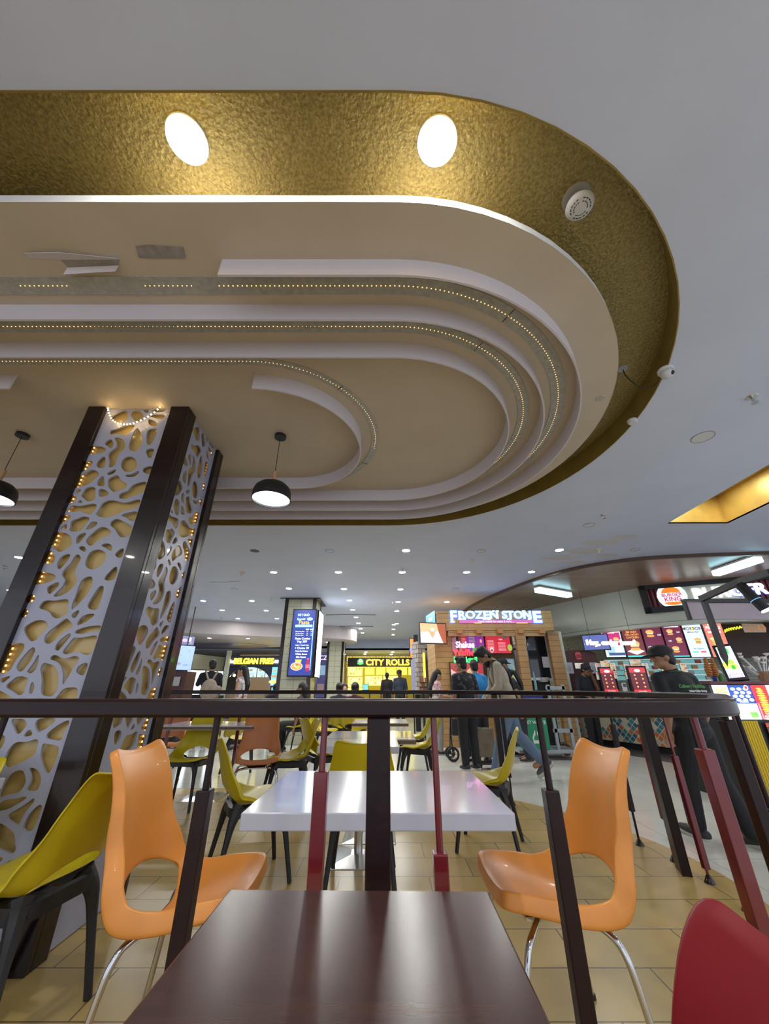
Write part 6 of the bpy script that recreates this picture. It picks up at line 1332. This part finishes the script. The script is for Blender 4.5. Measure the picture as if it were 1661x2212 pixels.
def person(label, loc, rz, H=1.70, skin='tan', lean=0, head=(0,0), arms=None, legs=None, seat=False, shirt=None, shirt_m=None, sleeve=.5, trousers=(.02,.02,.025),
           tro_m=None, shoes=(.03,.03,.035), hair='short', cap=False, female=False, detail=.012, extras=(), shirt_low=.86, beard=False, group=None):
    """standing figure facing local +y.  lean: torso bend forward (deg), head: (nod, turn) in degrees,
    arms: {side:(elbow, wrist)} in torso frame, legs: {side:(knee, ankle)}"""
    s = H/1.72; t = thing('person', label, 'person', loc, rz, group)
    LR = Matrix.Rotation(-R(lean), 4, 'X'); hipz = .93 if not seat else .50
    hip = Vector((0,0,hipz))
    def T(p): p = Vector(p); return hip + LR @ (p - Vector((0,0,.93)))      # torso frame -> figure
    sw = .165 if female else .185
    nk = Vector((0,-.005,1.47)); hc = Vector((0,.025,1.615))
    HR = Matrix.Rotation(R(head[1]), 4, 'Z') @ Matrix.Rotation(-R(head[0]), 4, 'X')
    neckp = T(nk); 
    def Hd(p): p = Vector(p); return neckp + (LR @ HR) .to_3x3() @ (p - nk)   # head frame
    hrot = (LR @ HR).to_3x3()
    A = arms or {}
    jo = {}
    for sd in (-1, 1):
        e, w_ = A.get(sd, ((sd*(sw+.05), -.03, 1.13), (sd*(sw+.06), .03, .88)))
        jo[sd] = (T((sd*sw,0,1.395)), T(e), T(w_))
    Lg = legs or {}
    lg = {}
    for sd in (-1, 1):
        if seat: k, a = Lg.get(sd, ((sd*.11,.42,.48),(sd*.11,.40,.09)))
        else: k, a = Lg.get(sd, ((sd*.095,.015,.50),(sd*.10,-.01,.09)))
        lg[sd] = (hip + Vector((sd*.085,0,-.03)), Vector(k), Vector(a))
    S_ = lambda p: tuple(Vector(p)*s)
    # --- body: one continuous skin surface
    b = MB()
    chest_w, waist_w, hip_w = (.150,.115,.165) if female else (.168,.138,.152)
    ell(b, T((0,-.005,1.27)), (chest_w,.105,.19), LR.to_3x3()); ell(b, T((0,0,1.10)), (waist_w,.095,.16), LR.to_3x3()); ell(b, T((0,0,.96)), (hip_w,.11,.13), LR.to_3x3())
    limb(b, [jo[-1][0], T((0,-.01,1.42)), jo[1][0]], [.055,.065,.055])
    limb(b, [T((0,-.01,1.40)), Hd((0,0,1.52))], [.060,.052])
    ell(b, Hd(hc + Vector((0,-.005,.015))), (.076,.094,.100), hrot); ell(b, Hd(hc + Vector((0,.022,-.055))), (.057,.066,.066), hrot)
    ell(b, Hd(hc + Vector((0,.088,-.092))), (.022,.018,.016), hrot)
    limb(b, [Hd(hc+Vector((0,.090,.005))), Hd(hc+Vector((0,.112,-.026)))], [.009,.015])
    ell(b, Hd(hc + Vector((0,.088,-.058))), (.026,.014,.010), hrot)
    for sd in (-1,1):
        ell(b, Hd(hc + Vector((sd*.078,-.006,-.012))), (.010,.020,.032), hrot)
        sh, el_, wr = jo[sd]; limb(b, [sh, el_, wr], [.050,.040,.027] if not female else [.043,.034,.023])
        d = (wr-el_).normalized(); side = d.cross(Vector((0,0,1))); side = side.normalized() if side.length > .1 else Vector((0,1,0))
        up = side.cross(d).normalized(); palm = wr + d*.05
        limb(b, [wr, palm + side*.018], [.024,.022]); limb(b, [wr, palm - side*.018], [.024,.022]); limb(b, [wr, palm], [.024,.024])
        for k, (off_, ln) in enumerate(((-.031,.072),(-.011,.080),(.010,.075),(.029,.058))):
            r0 = palm + side*off_ + d*.018; r1 = r0 + d*ln*.5 - up*.012; r2 = r1 + d*ln*.35 - up*.030; limb(b, [palm+side*off_*.7, r0, r1, r2], [.013,.0115,.0100,.0085])
        th0 = wr + d*.02 + side*.024; th1 = th0 + d*.035 + side*.028 - up*.012; limb(b, [th0, th1, th1 + d*.030 - up*.012 + side*.002], [.014,.012,.010])
        h_, k, a = lg[sd]; limb(b, [h_, k, a], [.086,.052,.038]); limb(b, [a, a+Vector((0,.12,-.05))], [.038,.032]); ell(b, (k+a)/2 + (k-a)*.18 - Vector((0,.015,0)), (.046,.048,.10))
    b.v = [S_(v) for v in b.v]; me = fuse(b, detail, 3)
    sm = mat('skin_'+skin, SK[skin], .55, noise=.1, nscale=20); me.materials.append(sm); smooth_mesh(me, 180)
    bo = bpy.data.objects.new('body', me); COL.objects.link(bo); bo.parent = t
    def cloth(name, mb, m, vox=detail, sm_=3):
        mb.v = [S_(v) for v in mb.v]; me = fuse(mb, vox, sm_); me.materials.append(m); smooth_mesh(me, 180)
        o = bpy.data.objects.new(name, me); COL.objects.link(o); o.parent = t; return o
    # --- shirt
    q = MB(); rr = LR.to_3x3(); g = .016
    ell(q, T((0,-.005,1.26)), (chest_w+g+.008,.105+g+.01,.20), rr); ell(q, T((0,0,1.08)), (waist_w+g+.022,.095+g+.014,.19), rr)
    ell(q, T((0,0,shirt_low+.10)), (hip_w+g+.004,.110+g,.12), rr)
    limb(q, [jo[-1][0], T((0,-.012,1.415)), jo[1][0]], [.062,.072,.062]); limb(q, [T((0,-.012,1.40)), T((0,-.008,1.455))], [.075,.062])
    for sd in (-1,1):
        sh, el_, wr = jo[sd]
        if sleeve > 0:
            if sleeve <= .6: e2 = sh.lerp(el_, min(1, sleeve*1.5)); limb(q, [sh, e2], [.062,.056])
            else: limb(q, [sh, el_, el_.lerp(wr, .85)], [.060,.050,.036])
    cloth('shirt', q, shirt_m or mat('cloth_'+str(shirt), shirt, .8, noise=.15, nscale=12))
    # --- trousers
    q = MB(); ell(q, (hip + rr @ Vector((0,0,.03))), (hip_w+.012,.122,.12), rr)
    for sd in (-1,1):
        h_, k, a = lg[sd]; limb(q, [h_, k, a + (k-a)*.02], [.104,.080,.064])
    cloth('trousers', q, tro_m or mat('trouser_'+str(trousers), trousers, .8, noise=.2, nscale=9))
    # --- shoes
    for sd in (-1,1):
        h_, k, a = lg[sd]; shin = (a-k).normalized(); q = MB(); fwd = Vector((0,1,0)); fwd = (fwd - shin*fwd.dot(shin)*.9).normalized()
        base = a + shin*.045
        limb(q, [base - fwd*.05, base + fwd*.06, base + fwd*.15 + shin*.012], [.046,.045,.034]); limb(q, [a, base], [.045,.045])
        o = cloth('shoe', q, mat('shoe_'+str(shoes), shoes, .6))
        q = MB(); limb(q, [base - fwd*.055 + shin*.034, base + fwd*.16 + shin*.034], [.040,.036]); q.v = [S_(v) for v in q.v]; o2 = q.build('sole', mat('pale_sole', (.5,.48,.44), .7), t, smooth=True)
    # --- hair / cap
    hm = mat('black_hair', (.008,.007,.007), .5, noise=.3, nscale=60)
    q = MB(); C0 = Hd(hc + Vector((0,-.016,.030))); ell(q, C0, (.086,.100,.098), hrot); ell(q, Hd(hc+Vector((0,-.050,-.030))), (.074,.060,.075), hrot)
    if hair in ('quiff',): ell(q, Hd(hc+Vector((0,.02,.105))), (.075,.085,.045), hrot); ell(q, Hd(hc+Vector((0,-.04,.08))), (.085,.075,.06), hrot)
    if hair == 'long': limb(q, [Hd(hc+Vector((0,-.06,0))), Hd(hc+Vector((0,-.085,-.12))), T((0,-.13,1.30)), T((0,-.13,1.16))], [.080,.075,.070,.045])
    if hair == 'ponytail': limb(q, [Hd(hc+Vector((0,-.10,.01))), Hd(hc+Vector((0,-.165,-.05))), T((0,-.16,1.36)), T((0,-.15,1.20))], [.035,.045,.045,.025])
    if hair == 'bun': ell(q, Hd(hc+Vector((0,-.11,.04))), (.045,.045,.045), hrot)
    cloth('hair', q, hm, .011, 2)
    if beard:
        q = MB(); ell(q, Hd(hc+Vector((0,.040,-.085))), (.058,.060,.050), hrot); ell(q, Hd(hc+Vector((0,.075,-.115))), (.035,.030,.035), hrot); cloth('beard', q, hm, .010, 2)
    if cap:
        cm = mat('black_cap_cloth', (.012,.012,.015), .75)
        q = MB(); ell(q, Hd(hc+Vector((0,-.008,.055))), (.096,.112,.080), hrot)
        for k in range(5): a_ = R(-50+25*k); p0 = Hd(hc+Vector((math.sin(a_)*.06,.06,.045))); p1 = Hd(hc+Vector((math.sin(a_)*.085,.10+.075*math.cos(a_),.028))); limb(q, [p0,p1], [.012,.008])
        cloth('cap', q, cm, .009, 2)
    if detail < .011:
        for sd in (-1,1):
            q = MB(); ell(q, Hd(hc+Vector((sd*.030,.083,.004))), (.012,.006,.007), hrot); q.v = [S_(v) for v in q.v]; q.build('eye', mat('eye_dark', (.02,.015,.012), .2), t, smooth=True)
            q = MB(); ell(q, Hd(hc+Vector((sd*.032,.085,.026))), (.018,.006,.004), hrot); q.v = [S_(v) for v in q.v]; q.build('eyebrow', hm, t, smooth=True)
    t['_dummy'] = 0; del t['_dummy']
    return t, T, Hd, S_, jo, hrot, LR
def strap(t, pts, w_, m, name='strap', S_=None, th=.012):
    mb = MB(); P = catmull(pts, 5); mb.tube([S_(p) for p in P], 0, rect=(w_, th)); return mb.build(name, m, t)
def pattern_mat(name, base, cols, scale=14, th=.55):
    if name in MATS: return MATS[name]
    m = bpy.data.materials.new(name); m.use_nodes = True; nt = m.node_tree; N = nt.nodes; L = nt.links; b = N['Principled BSDF']; b.inputs['Roughness'].default_value = .8
    tc = N.new('ShaderNodeTexCoord'); v = N.new('ShaderNodeTexVoronoi'); v.inputs['Scale'].default_value = scale; L.new(tc.outputs['Object'], v.inputs['Vector'])
    n = N.new('ShaderNodeTexNoise'); n.inputs['Scale'].default_value = scale*.6; L.new(tc.outputs['Object'], n.inputs['Vector'])
    r = N.new('ShaderNodeValToRGB'); r.color_ramp.interpolation = 'CONSTANT'; e = r.color_ramp.elements; e[0].color = (*base,1); e[1].position = th; e[1].color = (*cols[0],1)
    if len(cols) > 1: q = e.new(th+.06); q.color = (*cols[1],1)
    q = e.new(min(.98, th+.14)); q.color = (*base,1)
    L.new(n.outputs['Fac'], r.inputs[0]); L.new(r.outputs[0], b.inputs['Base Color']); MATS[name] = m; return m
blk = M['black']
def ground(px, Y): return (at(px, 1480, Y=Y).x, Y, 0)
# staff member in the black cap near the snack stall
loc = at(1528, 1828, z=0)
P = person('person in black cap and black uniform with green print, back turned by snack stall', (loc.x+.20, loc.y+.05, 0), R(14), 1.52, 'tan', lean=3, head=(6,68),
    arms={-1:((-.235,-.06,1.14),(-.225,.04,.90)), 1:((.24,-.04,1.13),(.25,.10,.92))}, legs={-1:((-.10,.10,.50),(-.09,.14,.09)), 1:((.11,-.02,.50),(.13,-.13,.10))},
    shirt=(.012,.013,.018), sleeve=.55, cap=True, detail=.0085, shirt_low=.80, trousers=(.010,.010,.013))
t, T, Hd, S_, jo, hrot, LR = P; t.scale = (1.15,1.15,1)
mb = text_mb('Culinary Facilities', .037, .001, offset=.001); B_ = Matrix.Translation(T((0.0,-.128,1.315))*(1.52/1.72)) @ LR @ Matrix.Rotation(math.pi,4,'Z').inverted()
xf = Matrix.Translation(Vector(S_(T((0,-.150,1.31))))) @ LR @ Matrix.Rotation(math.pi/2,4,'X') 
xform(mb, xf); mb.build('back_print', mat('green_print', (.08,.30,.06), .7), t)
mb = text_mb('Urban Clean Group', .022, .001, offset=.001); xform(mb, Matrix.Translation(Vector(S_(T((.05,-.150,1.265))))) @ LR @ Matrix.Rotation(math.pi/2,4,'X')); mb.build('back_print', mat('white_print', (.7,.7,.7), .6), t)
mb = MB(); cpts = [S_(T((math.cos(R(a_))*.082, -.008+math.sin(R(a_))*.078, 1.463))) for a_ in range(0,360,24)]; mb.tube(cpts, .0035, 6, closed=True); mb.build('collar_piping', mat('green_print'), t)
# bearded man in a cream shirt, striding left
P = person('bearded person in a cream shirt and blue jeans striding left, dark strap over the shoulder', ground(1092,6.15), R(88), 1.80, 'tan', lean=16, head=(32,6),
    arms={-1:((-.24,.10,1.16),(-.18,.30,1.06)), 1:((.23,.10,1.14),(.17,.30,1.02))}, legs={-1:((-.10,.16,.52),(-.09,.30,.09)), 1:((.10,-.10,.52),(.10,-.40,.20))},
    shirt=(.42,.37,.29), sleeve=.9, trousers=(.13,.20,.30), shoes=(.08,.09,.10), hair='quiff', beard=True, detail=.009, shirt_low=.86)
t, T, Hd, S_, jo, hrot, LR = P
strap(t, [T((-.12,.12,1.05)),T((-.10,.15,1.30)),T((-.11,.02,1.485)),T((-.02,-.14,1.30)),T((.10,-.16,1.06)),T((.18,-.06,.92))], .045, blk, 'bag_strap', S_)
# boy in dark floral shirt
person('person with thick dark hair in a black floral shirt, seen from behind near the kiosk', ground(1003,6.9), R(22), 1.62, 'tan', head=(5,35), shirt_m=pattern_mat('dark_floral', (.012,.013,.018), [(.10,.10,.12)], 30, .58), sleeve=.6, hair='quiff', detail=.011, shirt_low=.82)
person('person in a bright blue T-shirt, mostly hidden behind the floral shirt', ground(1028,7.5), R(10), 1.62, 'tan', shirt=(.02,.22,.55), sleeve=.5, detail=.013)
person('kiosk worker in a black cap facing right behind the cream shirt', ground(1088,8.35), R(-80), 1.70, 'tan', head=(5,0), shirt=(.012,.013,.018), cap=True, detail=.012)
person('person in a black top with a long ponytail leaning toward the kiosk counter', ground(1118,7.6), R(75), 1.52, 'tan', lean=12, head=(14,0), shirt=(.012,.012,.014), sleeve=.2, hair='ponytail', female=True, detail=.012, trousers=(.03,.03,.04))
P = person('person with long black hair in a pink and white floral top looking at a phone', ground(941,8.4), R(-75), 1.50, 'pale', head=(16,0), arms={-1:((-.19,.05,1.14),(-.10,.28,1.12)), 1:((.19,.05,1.14),(.08,.28,1.14))},
    shirt_m=pattern_mat('pink_floral', (.60,.55,.52), [(.50,.12,.18),(.65,.35,.38)], 26, .5), sleeve=.5, hair='long', female=True, detail=.011, trousers=(.35,.34,.33))
t, T, Hd, S_, jo, hrot, LR = P
ph = Matrix.Rotation(t.rotation_euler.z,4,'Z') @ Vector(S_(T((-.01,.36,1.15)))) + t.location
mb = MB(); mb.box((0,0,0),(.07,.012,.14), mat4=Matrix.Rotation(R(-75),4,'Z') @ Matrix.Rotation(R(50),4,'X')); o = mb.build('mobile_phone', M['black'], bevel=.004); o.location = ph; tag(o, 'black phone held by the person in the pink floral top', 'phone')
# facepalm worker in front of the burger counter
person('burger counter worker in a black cap resting the face on a raised hand', ground(1262,8.6), R(200), 1.62, 'dark', lean=4, head=(20,8), arms={-1:((-.24,.10,1.20),(-.055,.17,1.50)), 1:((.24,.02,1.14),(.14,.20,1.05))},
    shirt=(.012,.014,.022), cap=True, detail=.010, trousers=(.010,.010,.014))
# left pair
P = person('person in dark clothes with a beige backpack standing near the lattice column', ground(452,9.3), R(25), 1.74, 'tan', head=(0,15), shirt=(.008,.008,.014), sleeve=.6, detail=.012,
    arms={-1:((-.24,.06,1.20),(-.12,.20,1.36)), 1:((.23,0,1.14),(.2,.14,1.0))})
t, T, Hd, S_, jo, hrot, LR = P
bp = thing('backpack', 'beige canvas backpack worn by the person in dark clothes', 'backpack', t.location, t.rotation_euler.z)
cv = mat('beige_canvas', (.40,.33,.26), .85, noise=.25, nscale=14); q = MB(); ell(q, (0,-.21,1.13), (.17,.10,.21)); ell(q, (.02,-.23,1.02), (.18,.11,.12)); ell(q, (.18,-.19,1.10), (.10,.08,.10)); me = fuse(q, .014, 4); me.materials.append(cv); smooth_mesh(me,180); o = bpy.data.objects.new('bag_body', me); COL.objects.link(o); o.parent = bp
for sd in (-1,1):
    mb = MB(); mb.tube(catmull([(sd*.05,-.20,1.33),(sd*.10,-.14,1.44),(sd*.12,-.03,1.50),(sd*.12,.11,1.40),(sd*.13,.14,1.2),(sd*.15,-.08,1.03)],5), 0, rect=(.045,.012)); mb.build('strap', cv, bp)
person('person with long dark hair in a sleeveless floral top facing left by the fries stall', ground(524,8.9), R(70), 1.60, 'pale', head=(8,10), shirt_m=pattern_mat('white_floral', (.62,.62,.66), [(.45,.15,.10),(.20,.32,.35)], 24, .52), sleeve=0, hair='long', female=True, detail=.012, trousers=(.30,.28,.28))
# rear pair by the yellow stall
person('person in a dark cap and navy jacket standing before the yellow roll stall', ground(864,15.4), R(175), 1.76, 'dark', head=(8,-25), shirt=(.03,.04,.07), sleeve=.9, cap=True, detail=.014)
person('dark silhouetted person left of the capped man at the yellow roll stall', ground(836,17.0), R(10), 1.72, 'dark', shirt=(.02,.015,.02), sleeve=.9, detail=.015)
# seated diners whose heads show over the far rail
def seated(px, Y, rz, label, **k):
    g = ground(px, Y); 
    person(label, g, R(rz), 1.66, seat=True, detail=.013, **k)
    c_ = copy_tree(YPROTO); c_.location = (g[0], g[1], 0); c_.rotation_euler = (0,0,R(rz)); c_['label'] = 'yellow chair under ' + label[:1].lower() + label[1:46].rsplit(' ',1)[0]; c_['group'] = 'yellow chairs of the seated diners'
    c_['label'] = 'yellow chair beneath the seated ' + {655:'dark haired diner by the pasta pillar',734:'hooded diner at the middle left',745:'diner whose face shows between two heads',767:'dark haired diner right of the middle',597:'diner before the fries stall'}[px]
seated(655, 8.6, 80, 'seated dark haired diner in front of the pasta pillar', shirt=(.05,.03,.04), hair='long', female=True)
seated(734, 9.0, 20, 'seated diner with a dark head scarf, leftmost of three at the middle', shirt=(.03,.03,.05), hair='bun', female=True)
seated(745, 10.8, 190, 'seated diner facing the camera between two darker heads', shirt=(.35,.30,.28), skin='pale')
seated(767, 8.4, -10, 'seated dark haired diner, rightmost of three at the middle', shirt=(.06,.02,.02), hair='bun', female=True)
seated(597, 10.5, 30, 'seated dark haired diner in front of the fries stall', shirt=(.04,.03,.05))
# paper shopping bag and folded pushchair between the walkers
a = at(1035, 1622, z=0); g = ground(1036,7.0); bg = thing('shopping_bag', 'tall brown paper shopping bag with dark print by the walking people', 'bag', (g[0], 7.0, 0))
mb = MB(); mb.box((0,0,.36),(.26,.14,.40)); mb.build('bag_body', mat('brown_paper', (.22,.18,.13), .8, noise=.3, nscale=9), bg, bevel=.006)
for y_ in (-.05,.05):
    mb = MB(); mb.tube(catmull([(-.06,y_,.56),(-.04,y_,.72),(.04,y_,.72),(.06,y_,.56)],5), .006, 6); mb.build('handle', blk, bg)
mb = MB(); mb.box((0,0,.08),(.30,.18,.03)); 
mb.build('cart_plate', blk, bg)
for x_ in (-.13,.13):
    mb = MB(); mb.cyl((x_,-.02,.045),(x_,.02,.045), .045, n=18); mb.build('wheel', blk, bg)
g = ground(985,7.6); pc = thing('pushchair', 'black folded pushchair with round wheels beside the kiosk', 'pushchair', (g[0], 7.6, 0))
for (x_,y_,r_) in ((-.14,0,.11),(.16,.05,.11),(-.14,.35,.09),(.16,.35,.09)):
    mb = MB(); mb.tube([(x_+math.cos(k*.3927)*r_*.85,y_,r_+math.sin(k*.3927)*r_*.85) for k in range(16)], .02, 8, closed=True); mb.cyl((x_,y_-.02,r_),(x_,y_+.02,r_),.03,n=12); wq = mb.build('wheel', blk, pc, smooth=True)
    mb = MB()
    for k in range(3): a_ = k*math.pi/3; mb.cyl((x_+math.cos(a_)*r_*.8,y_,r_+math.sin(a_)*r_*.8),(x_-math.cos(a_)*r_*.8,y_,r_-math.sin(a_)*r_*.8),.007,n=6)
    mb.build('spokes', M['steel'], wq)
mb = MB(); 
for x_ in (-.14,.16): mb.tube(catmull([(x_,.0,.13),(x_,.12,.45),(x_,.0,.75),(x_,-.10,.95)],5), .012, 8); mb.tube([(x_,.35,.1),(x_,.15,.5)], .012, 8)
mb.tube([(-.14,-.10,.95),(.16,-.10,.95)], .014, 8); mb.build('folding_frame', M['darkmetal'], pc, smooth=True)
mb = MB(); mb.box((.01,.12,.55),(.28,.22,.30), mat4=Matrix.Rotation(R(20),4,'X')); mb.build('fabric_seat', mat('grey_black_cloth', (.04,.04,.045), .85), pc, bevel=.03)
